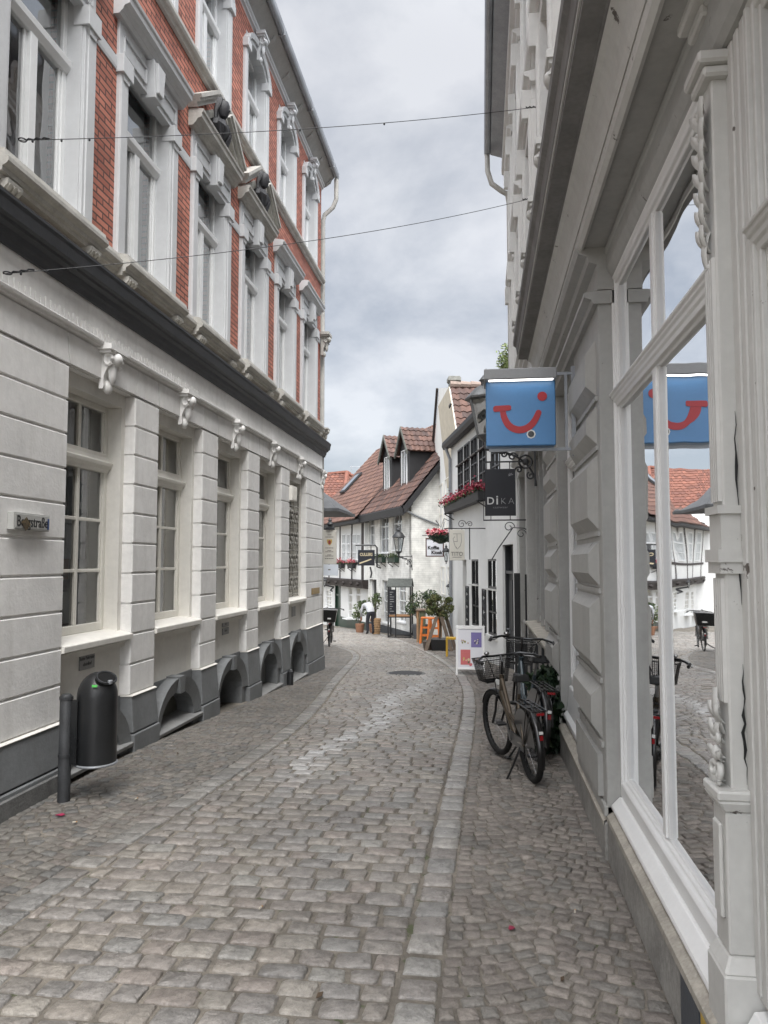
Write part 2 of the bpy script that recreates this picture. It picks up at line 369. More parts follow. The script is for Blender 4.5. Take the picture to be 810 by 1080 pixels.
while y < 33:
    full = y < 14
    for side in (0, 1):
        hh = .165 * rg.uniform(.85, 1.2); f = xl if side == 0 else xr; w0 = .155
        a = f(y); b = f(y + hh)
        if side == 1: a -= w0; b -= w0
        k = rg.uniform(.85, 1.2); base = rg.choice([(.27, .26, .243), (.24, .232, .22), (.29, .275, .254), (.25, .23, .212)]); c = tuple(q * k * (.82 if side == 0 else 1.05) for q in base)
        stone(kerb, [(a, y + .007), (a + w0, y + .007), (b + w0, y + hh - .007), (b, y + hh - .007)], .015, c, full=full)
        if side == 0: yl = y + hh
    y += .17
    # both sides advance together; lengths vary inside the pitch
tag(kerb.build('kerb_strip', m_sett, smooth='all', loose=True), kind='structure')
def mosaic(name, xa, xb, y0, y1, W, phase, pal, fine=1.0):
    mb = MB(); p = .074 * fine; wd = .083 * fine; y = y0
    A = .15
    def arc(x): t = ((x - phase) / W) % 1 * 2 - 1; return -A * (1 - t * t)
    while y < y1:
        full = y < 9; far = y > 12
        w1 = wd * (1.5 if far else 1); x = max(-9, xa(y)); hi = xb(y)
        while x < hi:
            wv = w1 * rg.uniform(.78, 1.25); wv = (hi - x) if hi - x - wv < w1 * .55 else wv; xm = x + wv / 2; yo = y + arc(xm)
            sl = (arc(x + wv) - arc(x)) ; 
            if wv > .02 and yo > .3:
                g = .007; j = lambda: rg.uniform(-.005, .005) * fine
                ang = math.atan2(sl, wv) * .9 + rg.uniform(-.05, .05); ca, sa = math.cos(ang), math.sin(ang); hw, hh = (wv / ca - g) / 2, (p * (1.5 if far else 1) * ca - g) / 2
                q = [(xm + u_ * hw * ca - v_ * hh * sa + j(), yo + p / 2 + u_ * hw * sa + v_ * hh * ca + j()) for u_, v_ in ((-1, -1), (1, -1), (1, 1), (-1, 1))]
                k = rg.uniform(.82, 1.14); c = tuple(v * k for v in rg.choice(pal))
                stone(mb, q, .011 * rg.uniform(.6, 1.3), c, full=full, tilt=.003)
            x += wv
        y += p * (1.5 if far else 1)
    return tag(mb.build(name, m_mosaic, smooth='all', loose=True), kind='structure')
PALM = [(.18, .168, .150), (.166, .156, .141), (.196, .18, .16), (.177, .158, .142), (.151, .147, .139)]
mosaic('pavement', lambda y: (-3.05 if y < 14.6 else -8.5), lambda y: xl(y) - .005, .4, 24, 1.05, -2.6, PALM)
PALR = [(.212, .192, .17), (.196, .176, .157), (.228, .203, .18), (.203, .18, .161), (.181, .17, .154)]
def right_edge(y): return .68 if y < 6.9 else (.72 if y < 14.3 else .6 - .207 * (y - 14.3))
mosaic('pavement', lambda y: xr(y) + .005, lambda y: right_edge(y) if y < 22.3 else -1.06 - .3 * (y - 22.3), .4, 28, .94, .25, PALR)
# the bedding the stones sit in, and the land out to the horizon
gb = MB(); ys = [-150, -40, -8] + [q * .5 for q in range(-8, 90)] + [46, 50, 60, 90, 150, 300]
xs = [-300, -80, -30, -14, -9, -5, -3, -1, 1, 3, 9, 30, 80, 300]
ids = {}
for j, yy in enumerate(ys):
    for i, xx in enumerate(xs): ids[i, j] = gb.p((xx, yy, gz(yy) + .0035))
for j in range(len(ys) - 1):
    for i in range(len(xs) - 1): gb.face((ids[i, j], ids[i + 1, j], ids[i + 1, j + 1], ids[i, j + 1]))
tag(gb.build('ground', m_joint, smooth='all'), kind='structure')
# round iron cover in the lane beyond the bicycles
mc = at(428, 711, 13.9)
mh = thing('manhole_cover', 'round dark iron manhole cover set in the cobbles in mid lane', 'manhole cover', (mc.x, mc.y, gz(mc.y)))
b = MB(); b.lathe([(.36, .0), (.36, .019), (.31, .021), (.31, .017)], mc.to_tuple()[:2] + (gz(mc.y),), 28); b.build('rim', m_plinthlow, mh)
b = MB(); b.lathe([(.30, .0), (.30, .020), (.02, .022)], mc.to_tuple()[:2] + (gz(mc.y),), 28)
for k in range(-3, 4):
    x = mc.x + k * .075; l = math.sqrt(.28 ** 2 - (k * .075) ** 2); b.box(x - .012, x + .012, mc.y - l, mc.y + l, gz(mc.y) + .018, gz(mc.y) + .026)
b.build('plate', m_iron, mh)
# ------------------------------------------------------------------ the tall brick and stucco house on the left
FL = facade(-3.1, 0, (0, 1), (1, 0))
lb = thing('townhouse', 'tall red brick town house with white banded ground floor and grey base, on the left', 'house', (-3.1, 5, 0))
JN = [.475, .745, 1.012, 1.284, 1.553, 1.82, 2.088, 2.354, 2.62, 2.88, 3.145]
PIERS = [(-1.0, 5.34), (6.46, 6.965), (8.14, 8.64), (9.82, 10.35), (11.54, 12.04), (13.25, 14.62)]
BAYS = [5.90, 7.552, 9.23, 10.945, 12.645]
wl = MB(FL)                                      # everything plastered white: wall, banded piers, lintels, frieze
for (a, b_) in PIERS:
    wl.box(a + .012, b_ - .012, -.3, -.014, -.6, 3.15); wl.box(a + .001, b_ - .001, -.3, -.034, 3.1505, 3.42)
    for z0, z1 in zip(JN, JN[1:]):
        L0, L1 = z0 + .007, z1 - .007
        wl.hexa([(a, -.28, L0), (b_, -.28, L0), (b_, -.008, L0), (a, -.008, L0)], [(a, -.28, L1), (b_, -.28, L1), (b_, -.008, L1), (a, -.008, L1)])
        wl.hexa([(a + .001, -.009, L0), (a + .001, -.009, L1), (b_ - .001, -.009, L1), (b_ - .001, -.009, L0)], [(a + .008, 0, L0 + .008), (a + .008, 0, L1 - .008), (b_ - .008, 0, L1 - .008), (b_ - .008, 0, L0 + .008)])
for i, c in enumerate(BAYS):
    a = PIERS[i][1]; b_ = PIERS[i + 1][0]
    # lintel as two wedge stones beside the console, pier head as a wedge between
    wl.box(a + .0005, b_ - .0005, -.28, -.0345, 3.155, 3.412)
    wl.prism([(a - .032, -.036, 3.398), (b_ + .032, -.036, 3.398), (b_ - .012, -.036, 3.166), (a + .012, -.036, 3.166)], (0, .038, 0))
for k, (a, b_) in enumerate(PIERS):
    l = a - .085 if k else a; r = b_ + .085 if k < 5 else b_
    l2 = a + .03 if k else a; r2 = b_ - .03 if k < 5 else b_
    wl.prism([(a + (.048 if k else 0), -.036, 3.398), (b_ - (.048 if k < 5 else 0), -.036, 3.398), (b_ - (.002 if k < 5 else 0), -.036, 3.165), (a + (.002 if k else 0), -.036, 3.165)], (0, .0365, 0))
wl.box(-1.0, 14.62, -.3, -.004, 3.405, 3.74)     # frieze
wl.sweep([(-.02, 3.405), (.03, 3.41), (.035, 3.425), (.055, 3.43), (.06, 3.45), (.045, 3.462), (-.02, 3.465)], -1.0, 14.66)
for k in range(70):                              # the flutes of the frieze, worn away further along
    s = 3.9 + k * .062
    if s < 8.0: wl.prism([(s - .022, -.006, 3.47), (s + .02, -.006, 3.47), (s + .02, -.006, 3.56 - .008 * (k % 3)), (s - .022, -.006, 3.56 - .008 * (k % 3))], (0, .012, 0))
wl.build('wall', m_plaster, lb)
rec = MB(FL)
for i, c in enumerate(BAYS):
    a = PIERS[i][1] - .01; b_ = PIERS[i + 1][0] + .01
    rec.box(a, b_, -.4, -.1, .47, 1.0)
    rec.box(a, a + .075, -.39, -.1, 1.0, 3.2); rec.box(b_ - .075, b_, -.39, -.1, 1.0, 3.2); rec.box(a + .075, b_ - .075, -.39, -.1, 3.035, 3.2)
    rec.box(a, b_, -.39, -.28, 3.05, 3.43)
rec.build('recessed_wall', m_plaster2, lb)
co = MB(FL)                                       # dark cornice over the ground floor
co.sweep([(d_, 3.735 + (z_ - 3.735) * .82) for d_, z_ in [(-.05, 3.735), (.02, 3.735), (.03, 3.78), (.045, 3.80), (.05, 3.85), (.085, 3.87), (.09, 3.895), (.12, 3.91), (.13, 4.0), (.14, 4.03), (.14, 4.055), (-.1, 4.075)]], -1.0, 14.76)
co.box(14.62, 14.76, -.6, .0, 3.74, 3.97)
co.build('cornice', m_darkcornice, lb)
ld = MB(FL); ld.sweep([(-.1, 4.0165), (.13, 4.000), (.135, 4.008), (-.1, 4.028)], -1.0, 14.75); ld.build('lead_flashing', m_stonel, lb)
# plinth: battered blocks under the piers, arched hoods over the cellar openings between
for k, (a, b_) in enumerate(PIERS):
    g = gz((max(a, 3) + b_) / 2); mid = .16 + g * .8
    b = MB(FL)
    b.hexa([(a - .015, -.3, g - .5), (b_ + .015, -.3, g - .5), (b_ + .015, .075, g - .5), (a - .015, .075, g - .5)], [(a - .015, -.3, mid), (b_ + .015, -.3, mid), (b_ + .015, .062, mid), (a - .015, .062, mid)])
    b.hexa([(a - .01, -.3, mid), (b_ + .01, -.3, mid), (b_ + .01, .048, mid + .012), (a - .01, .048, mid + .012)], [(a + .002, -.3, .462), (b_ - .002, -.3, .462), (b_ - .002, .02, .462), (a + .002, .02, .462)])
    p = b.build('plinth', m_plinth, lb, bevel=.006)
    cap = MB(FL); cap.sweep([(-.1, .460), (.028, .4625), (.030, .468), (.008, .4765), (-.1, .4775)], a - .004, b_ + .004); cap.build('drip_ledge', m_plaster2, lb)
    if k == 0:
        q = MB(FL); q.box(a, b_ + .02, .05, .082, -.5, .13); q.build('worn_base', m_plinthlow, lb, bevel=.006)
m_sillgrey = mat('pale_grey_sill', (.23, .23, .225), rough=.7, var=.2)
for i, c in enumerate(BAYS):
    a = PIERS[i][1]; b_ = PIERS[i + 1][0]; g = gz(c); hw = (b_ - a) / 2 - .02
    b = MB(FL); n = 14
    top = .475; rz_o, th = .44, .145; ro = hw; ri = hw - th
    zc = top - rz_o; sq = rz_o / ro; sqi = (rz_o - th) / ri
    def A(r, t): return (c - r * math.cos(t), zc + r * math.sin(t) * (sq if r > ri + .02 else sqi))
    for k in range(n):
        t0, t1 = math.pi * k / n, math.pi * (k + 1) / n
        o0, o1, i0, i1 = A(ro, t0), A(ro, t1), A(ri, t0), A(ri, t1)
        b.hexa([(o0[0], -.5, o0[1]), (o1[0], -.5, o1[1]), (i1[0], -.5, i1[1]), (i0[0], -.5, i0[1])], [(o0[0], .035, o0[1]), (o1[0], .035, o1[1]), (i1[0], .005, i1[1]), (i0[0], .005, i0[1])])
    for t in (math.pi / 2,):                      # keystone
        b.prism([(c - .07, -.2, top + .012), (c + .07, -.2, top + .012), (c + .05, -.2, zc + ri * sqi - .012), (c - .05, -.2, zc + ri * sqi - .012)], (0, .25, 0))
    for e in (-1, 1): p0, p1 = sorted((c + e * ri, c + e * ro)); b.box(p0, p1, -.5, .003, g - .3, zc)
    hood = b.build('cellar_hood', m_plinth, lb)
    b = MB(FL)                                    # wall round the opening, the dark pit, the little window
    for k in range(n):
        o0, o1 = A(ro - .01, math.pi * k / n), A(ro - .01, math.pi * (k + 1) / n); e0, e1 = (a if k == 0 else o0[0]), (b_ if k == n - 1 else o1[0])
        if min(o0[1], o1[1]) < .468: b.prism([(e0, -.32, .472), (e1, -.32, .472), (e1, -.32, min(o1[1], .465)), (e0, -.32, min(o0[1], .465))], (0, .235, 0))
    b.box(a, c - ro + .02, -.32, -.085, g - .3, zc + .01); b.box(c + ro - .02, b_, -.32, -.085, g - .3, zc + .01)
    b.build('plinth_panel', m_plinth, lb)
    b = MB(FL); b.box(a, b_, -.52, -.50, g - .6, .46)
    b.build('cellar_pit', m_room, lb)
    if i in (1, 3, 4):
        b = MB(FL); b.box(c - ri, c + ri, -.24, -.18, g - .3, zc + ri * sqi - .07)
        b.build('cellar_window', mat('cellar_board', (.075, .075, .055), rough=.4, var=.2) if i == 1 else m_plinth, lb)
    if i in (0, 1, 3, 4):
        b = MB(FL); z = g + (.10 if i < 2 else .05); b.hexa([(a + .0, -.24, z), (b_, -.24, z), (b_, .055, z - .055), (a, .055, z - .055)], [(a, -.24, z + .035), (b_, -.24, z + .035), (b_, .06, z - .02), (a, .06, z - .02)])
        b.build('cellar_sill', m_sillgrey, lb, bevel=.004)
def console(M, s, d0, z0, z1, wd, pr, mt, parent, name='console'):
    b = MB(M); h = z1 - z0
    b.box(s - wd * .78, s + wd * .78, d0, d0 + pr * 1.12, z1 - h * .12, z1)
    b.box(s - wd * .66, s + wd * .66, d0, d0 + pr * 1.0, z1 - h * .19, z1 - h * .12)
    prof = [(0, 0), (.28, .0), (.36, .08), (.30, .18), (.34, .3), (.52, .45), (.78, .58), (.95, .7), (.92, .8), (.6, .82), (0, .82)]
    pts = [(s - wd * .42, d0 + p * pr, z0 + q * h) for p, q in prof]
    b.prism(pts, (wd * .84, 0, 0))
    for e in (-1, 1):
        b.tube([(s + e * wd * .44, d0 + pr * (.66 + .26 * math.cos(t)), z0 + h * (.68 + .13 * math.sin(t))) for t in [k * .7 for k in range(9)]], wd * .09, 5)
    b.ball((s, d0 + pr * .62, z0 + h * .45), wd * .3, 1, .6, 2.1); b.ball((s, d0 + pr * .92, z0 + h * .72), wd * .33, 1.1, .7, .9); b.ball((s, d0 + pr * .3, z0 + h * .07), wd * .26, 1, .8, 1.2)
    return b.build(name, mt, parent, smooth=True)
for c in BAYS: console(FL, c, -.02, 3.08, 3.435, .19, .125, m_plaster, lb)
console(FL, 14.52, -.02, 3.10, 3.43, .15, .105, m_plaster, lb)
def pane(M, parent, s0, s1, z0, z1, d, mt=None):
    b = MB(M); b.poly([(s0, d, z0), (s1, d, z0), (s1, d, z1), (s0, d, z1)]); return b.build('pane', mt or m_glass, parent, loose=True)
def room(M, parent, s0, s1, z0, z1, d, depth=.9, mt=None):
    b = MB(M); e = .15
    P = lambda x, y, z: (x, y, z)
    b.poly([(s0 - e, d - depth, z0 - e), (s1 + e, d - depth, z0 - e), (s1 + e, d - depth, z1 + e), (s0 - e, d - depth, z1 + e)])
    for (x0, z0_, x1, z1_) in ((s0, z0, s1, z0), (s1, z0, s1, z1), (s1, z1, s0, z1), (s0, z1, s0, z0)):
        ex = lambda x: x + (e if x == s1 else -e); ez = lambda z: z + (e if z == z1 else -e)
        b.poly([(x0, d, z0_), (x1, d, z1_), (ex(x1), d - depth, ez(z1_)), (ex(x0), d - depth, ez(z0_))])
    return b.build('room', mt or m_room, parent)
# ground floor windows
for i, c in enumerate(BAYS):
    a = PIERS[i][1] + .065; b_ = PIERS[i + 1][0] - .065
    sl = MB(FL); A0, B0 = PIERS[i][1] + .002, PIERS[i + 1][0] - .002
    sl.sweep([(-.39, 1.0), (-.03, .965), (.02, .975), (.022, 1.015), (.018, 1.022), (-.14, 1.055), (-.39, 1.065)], A0, B0)
    sl.sweep([(-.2, .90), (-.055, .905), (-.05, .945), (-.02, .962), (-.2, .965)], A0, B0)
    sl.build('window_sill', m_plaster2, lb)
    if i == 4:
        gr = MB(FL)                              # wrought grille in front of the last window
        b0, b1 = a + .02, b_ - .02
        for s in (b0, b1, (b0 + b1) / 2 - .17, (b0 + b1) / 2 + .17): gr.tube([(s, -.13, 1.07), (s, -.13, 2.86)], .011, 5)
        for z in (1.1, 1.48, 1.86, 2.24, 2.62, 2.84): gr.tube([(b0, -.13, z), (b1, -.13, z)], .01, 5)
        for z in (1.29, 1.67, 2.05, 2.43):
            for s in ((b0 + b1) / 2 - .33, (b0 + b1) / 2, (b0 + b1) / 2 + .33):
                gr.torus((s, -.13, z), (0, 1, 0) if False else FL.inverted().to_3x3() @ Vector((1, 0, 0)), .1, .012, 14, 5)
                for t in range(4): gr.ball((s + .12 * math.cos(t * 1.571 + .785), -.115, z + .12 * math.sin(t * 1.571 + .785)), .035, 1, .5, 1)
                gr.ball((s, -.11, z), .045, 1, .5, 1)
        gr.build('window_grille', mat('grey_painted_iron', (.30, .29, .26), rough=.5, var=.2), lb)
        vb = MB(FL); vb.box(A0 - .02, A0 + .30, -.12, .05, 2.66, 2.90)
        for k in range(6): vb.box(A0 - .01 + k * .05, A0 + .015 + k * .05, .05, .056, 2.68, 2.88)
        vb.build('vent_box', m_plaster2, lb, bevel=.005)
    fr = MB(FL); d0, d1 = -.285, -.225; f = .055
    zt, zb = 3.035, 1.06
    fr.box(a, a + f, d0, d1, zb, zt); fr.box(b_ - f, b_, d0, d1, zb, zt); fr.box(a + f, b_ - f, d0, d1, zt - f, zt); fr.box(a + f, b_ - f, d0, d1, zb, zb + .07)
    fr.sweep([(d0, 2.44), (d1 + .012, 2.44), (d1 + .02, 2.47), (d1 + .05, 2.5), (d1 + .055, 2.53), (d1 + .02, 2.545), (d1 + .005, 2.58), (d1 + .002, 2.615), (d0, 2.615)], a + .001, b_ - .001)
    m_ = c + .03
    fr.box(m_ - .022, m_ + .022, d0 + .01, d1 - .008, 2.61, zt - f); fr.box(m_ - .022, m_ + .022, d0 + .01, d1 - .008, zb + .07, 2.44)
    for z in (2.015, 1.58): fr.box(a + f, b_ - f, d0 + .012, d1 - .012, z - .014, z + .014)
    for z0, z1 in ((zb + .07, 2.44), (2.615, zt - f)):       # sash edges
        for s in (a + f, b_ - f): fr.box(s - .02 if s > c else s, s if s > c else s + .02, d0 + .01, d1 - .014, z0, z1)
    wd = fr.build('window', m_frame, lb, bevel=.004)
    pane(FL, wd, a + f, b_ - f, zb + .06, zt - f, -.255)
    room(FL, wd, a, b_, zb, zt, -.29, 1.2, m_houseroom)
    nc = MB(FL); ss = [b_ - .03 - .62 * (b_ - a) * k / 16 for k in range(17)]; dd2 = [-.40 - .018 * math.sin(k * 1.9) for k in range(17)]
    for k in range(16): nc.poly([(ss[k], dd2[k], zb + (.0 if i else .62)), (ss[k + 1], dd2[k + 1], zb + (.0 if i else .62)), (ss[k + 1], dd2[k + 1], zt), (ss[k], dd2[k], zt)])
    nc.build('curtain', m_curtain, wd, smooth='all')
    if i == 1:
        lm = MB(FL); lm.box(a + .28, a + .62, -.95, -.90, 2.02, 2.05); lm.box(a + .1, a + .32, -.8, -.76, 2.80, 2.83); lm.build('strip_lamp', emit_mat('warm_strip', (1, .8, .35), 2.5), wd)
    if i == 0:
        lm = MB(FL); lm.ball((a + .16, -.7, 2.28), .022); lm.build('lamp_bulb', emit_mat('warm_bulb', (1, .75, .35), 3), wd)
    if i in (0, 1):
        cb = MB(FL); s = a + .1
        cb.box(b_ - .34, b_ - .12, -.9, -.5, 1.5, 1.76) if i == 0 else cb.box(a + .5, b_ - .2, -1.0, -.5, 1.1, 1.25)
        cb.build('cupboard', mat('warm_wood', (.26, .13, .07), rough=.5), wd)
m_card = mat('white_card', (.66, .66, .64), rough=.6, var=.05, bump=0)
for k, (s, dd) in enumerate(((5.64, .02), (5.98, .05))):
    b = MB(FL); b.prism([(s, -.32 - dd, 1.135), (s + .17, -.34 - dd, 1.135), (s + .19, -.38 - dd, 1.40), (s + .02, -.36 - dd, 1.40)], (0, -.012, 0))
    o = b.build('display_card', m_card, off=FL @ Vector((s, -.33, 1.13)))
    tag(o, ['white display card half hidden behind the window edge, beside the leaning one', 'white leaflet leaning inside the first ground floor window'][k], 'card')
# upper wall with openings
UC = [1.585, 3.29, 5.0, 6.70, 8.41, 10.11, 11.83, 13.53]
HW = .475
bk = MB(FL)
def wall_grid(mb, s0, s1, z0, z1, d0, d1, holes):
    ss = sorted({s0, s1, *[h[0] for h in holes], *[h[1] for h in holes]}); zs = sorted({z0, z1, *[h[2] for h in holes], *[h[3] for h in holes]})
    for a, b_ in zip(ss, ss[1:]):
        run = None
        for p, q in zip(zs, zs[1:]):
            if any(h[0] <= a and b_ <= h[1] and h[2] <= p and q <= h[3] for h in holes):
                if run: mb.box(a, b_, d0, d1, *run); run = None
            else: run = (run[0], q) if run else (p, q)
        if run: mb.box(a, b_, d0, d1, *run)
holes = [(c - HW, c + HW, 4.30, 6.26) for c in UC] + [(c - HW + .03, c + HW - .03, 7.40, 8.93) for c in UC]
wall_grid(bk, -1.0, 14.60, 4.0, 9.34, -.35, -.055, holes)
bk.build('brick_wall', m_brick, lb)
cs = MB(FL)
for z in range(18): cs.box(14.50 - (.12 if z % 2 else 0) , 14.64, -.32, -.075, 4.3 + z * .28, 4.3 + z * .28 + .272)
cs.build('corner_stones', m_trim, lb, bevel=.006)
ec = MB(FL); ec.box(14.3, 14.58, -5.5, -.3, -.6, 9.3); ec.box(-1.0, -.8, -5.5, -.3, -.6, 9.3); ec.build('end_wall', m_plaster, lb)
# sill course of the first floor, stepping forward under each window
sc_ = MB(FL)
prof = lambda d: [(-.1, 4.115), (d - .075, 4.12), (d - .07, 4.15), (d - .045, 4.155), (d - .04, 4.185), (d - .01, 4.20), (d, 4.215), (d, 4.245), (d - .02, 4.25), (d - .03, 4.30), (-.1, 4.335)]
edges = [-1.0]
for c in UC:
    sc_.sweep(prof(.125), c - .66, c + .66)
for a, b_ in zip([-1.7] + UC, UC + [15.2]):
    lo, hi = max(-1.0, a + .66), min(14.68, b_ - .66)
    if hi > lo: sc_.sweep(prof(.06), lo, hi)
sc_.build('sill_course', m_trimstain, lb)
for c in UC:
    if c < 3: continue
    for e in (-1, 1):
        b = MB(FL); s = c + e * .53
        b.prism([(s - .08, -.1, 4.025), (s - .08, .03, 4.025), (s - .08, .05, 4.05), (s - .08, .09, 4.09), (s - .08, .095, 4.125), (s - .08, -.1, 4.125)], (.16, 0, 0))
        for k in range(3): b.tube([(s - .05 + k * .05, .03, 4.028), (s - .05 + k * .05, .056, 4.055), (s - .05 + k * .05, .094, 4.10)], .018, 5)
        b.build('bracket', m_trimstain, lb)
for a, b_ in zip([-1.7] + UC, UC + [15.25]):
    lo, hi = max(-1.0, a + .63), min(14.62, b_ - .63)
    if hi > lo: bc = MB(FL); bc.sweep([(-.11, 5.97), (-.045, 5.972), (-.04, 6.0), (-.04, 6.085), (-.05, 6.10), (-.11, 6.105)], lo, hi); bc.build('belt_course', m_trim, lb)
def upper_window(c, z0, z1, ztr, arched):
    hw = HW if not arched else HW - .03; rise = .15 if arched else 0
    d0, d1 = -.235, -.17; f = .06
    fr = MB(FL); a, b_ = c - hw, c + hw
    fr.box(a, a + f, d0, d1, z0, z1); fr.box(b_ - f, b_, d0, d1, z0, z1); fr.box(a + f, b_ - f, d0, d1, z0, z0 + .08); fr.box(a + f, b_ - f, d0, d1, z1 - f, z1)
    fr.sweep([(d0, ztr - .07), (d1 + .01, ztr - .07), (d1 + .04, ztr - .02), (d1 + .045, ztr + .03), (d1 + .005, ztr + .06), (d0, ztr + .06)], a + .001, b_ - .001)
    fr.box(c - .045, c + .045, d0 + .005, d1 + .02, z0 + .08, ztr - .07)
    for s0, s1 in ((a + f, c - .045), (c + .045, b_ - f)):
        for s in (s0, s1 - .035): fr.box(s, s + .035, d0 + .01, d1 - .012, z0 + .08, ztr - .07)
        fr.box(s0, s1, d0 + .01, d1 - .012, z0 + .08, z0 + .13)
    fr.box(a + f, b_ - f, d0 + .01, d1 - .012, ztr + .06, ztr + .10)
    w_ = fr.build('window', m_wframe, lb, bevel=.004)
    pane(FL, w_, a + f, b_ - f, z0 + .08, z1 - f, -.20, m_upglass)
    room(FL, w_, a, b_, z0, z1, -.24, .8, m_houseroom)
    cu = MB(FL); pts = []; n = 22                 # curtains
    for k in range(n + 1): pts.append((b_ - .02 - .50 * k / n, -.31 - .02 * math.sin(k * 2.1), 0))
    for p, q in zip(pts, pts[1:]): cu.poly([(p[0], p[1], z0 + .05), (q[0], q[1], z0 + .05), (q[0], q[1], z1), (p[0], p[1], z1)])
    cu.build('curtain', m_curtain, w_, smooth='all')
    # plastered reveal
    rv = MB(FL)
    for s in (a, b_): rv.box(s - .012, s + .012, -.17, -.045, z0 - .05, z1)
    rv.box(a - .012, b_ + .012, -.17, -.046, z1 - .012, z1 + .03); rv.box(a - .012, b_ + .012, -.17, -.046, z0 - .06, z0 + .01)
    rv.build('reveal', m_trim, lb)
    su = MB(FL)
    pw = .16 if not arched else .12
    for e in (-1, 1):
        s0 = c + e * hw; s1 = c + e * (hw + pw); lo, hi = min(s0, s1), max(s0, s1)
        zt = 5.96 if not arched else z1 - .22
        su.box(lo, hi, -.12, -.02, z0 - .03, zt)
        su.box(lo + (pw * .22 if e > 0 else .005), hi - (.005 if e > 0 else pw * .22), -.1, -.008, z0 - .025, zt - .004)
    if not arched:
        for e in (-1, 1):
            s0 = c + e * (hw + .08)
            su.box(s0 - .10, s0 + .10, -.12, .02, 5.955, 6.12)
            su.prism([(s0 - .075, -.1, 5.965), (s0 + .075, -.1, 5.965), (s0 + .045, -.1, 5.90), (s0 - .045, -.1, 5.90)], (0, .105, 0))
        su.box(c - hw - .17, c + hw + .17, -.12, -.03, 6.115, 6.46)             # frieze block
        for e in (-1, 1):
            p0, p1 = sorted((c + e * .12, c + e * (hw + .10)))
            for q in ((p0, p1, 6.17, 6.185), (p0, p1, 6.325, 6.34), (p0, p0 + .015, 6.185, 6.325), (p1 - .015, p1, 6.185, 6.325)): su.box(q[0], q[1], -.1, -.012, q[2], q[3])
        su.prism([(c - .115, -.1, 6.43), (c + .115, -.1, 6.43), (c + .075, -.1, 6.08), (c - .075, -.1, 6.08)], (0, .15, 0))
        su.prism([(c - .085, .048, 6.41), (c + .085, .048, 6.41), (c + .055, .048, 6.13), (c - .055, .048, 6.13)], (0, .03, 0))
    else:
        n = 12; zs = z1 - .22
        for k in range(n):                         # segmental archivolt with a flat white spandrel behind
            t0, t1 = math.pi * k / n, math.pi * (k + 1) / n
            P = lambda r, t, dr=0: (c - (r) * math.cos(t), zs + (.22 + dr) * math.sin(t))
            o0, o1, i0, i1 = P(hw + .12, t0, .13), P(hw + .12, t1, .13), P(hw - .0, t0), P(hw - .0, t1)
            m0, m1 = P(hw + .05, t0, .06), P(hw + .05, t1, .06)
            su.hexa([(o0[0], -.1, o0[1]), (o1[0], -.1, o1[1]), (i1[0], -.1, i1[1]), (i0[0], -.1, i0[1])], [(o0[0], -.01, o0[1]), (o1[0], -.01, o1[1]), (i1[0], -.02, i1[1]), (i0[0], -.02, i0[1])])
            su.hexa([(o0[0], -.0115, o0[1]), (o1[0], -.011, o1[1]), (m1[0], -.011, m1[1]), (m0[0], -.011, m0[1])], [(o0[0], .03, o0[1]), (o1[0], .03, o1[1]), (m1[0], .01, m1[1]), (m0[0], .01, m0[1])])
            j0, j1 = (i0[0], z1 + .03), (i1[0], z1 + .03)
            su.prism([(i0[0], -.24, i0[1]), (i1[0], -.24, i1[1]), (j1[0], -.24, j1[1]), (j0[0], -.24, j0[1])], (0, .15, 0))
        for e in (-1, 1): s0 = c + e * (hw + .06); su.box(s0 - .085, s0 + .085, -.1, .025, zs - .06, zs + .06)
    su.build('window_surround', m_trim, lb, bevel=.004)
    if arched: console(FL, c, -.02, 8.80, 9.20, .15, .12, m_trim, lb, 'keystone')
for c in UC:
    if c < 1.6: continue
    upper_window(c, 4.30, 6.26, 5.62, False)
    if c > 3: upper_window(c, 7.40, 8.93, 8.32, True)
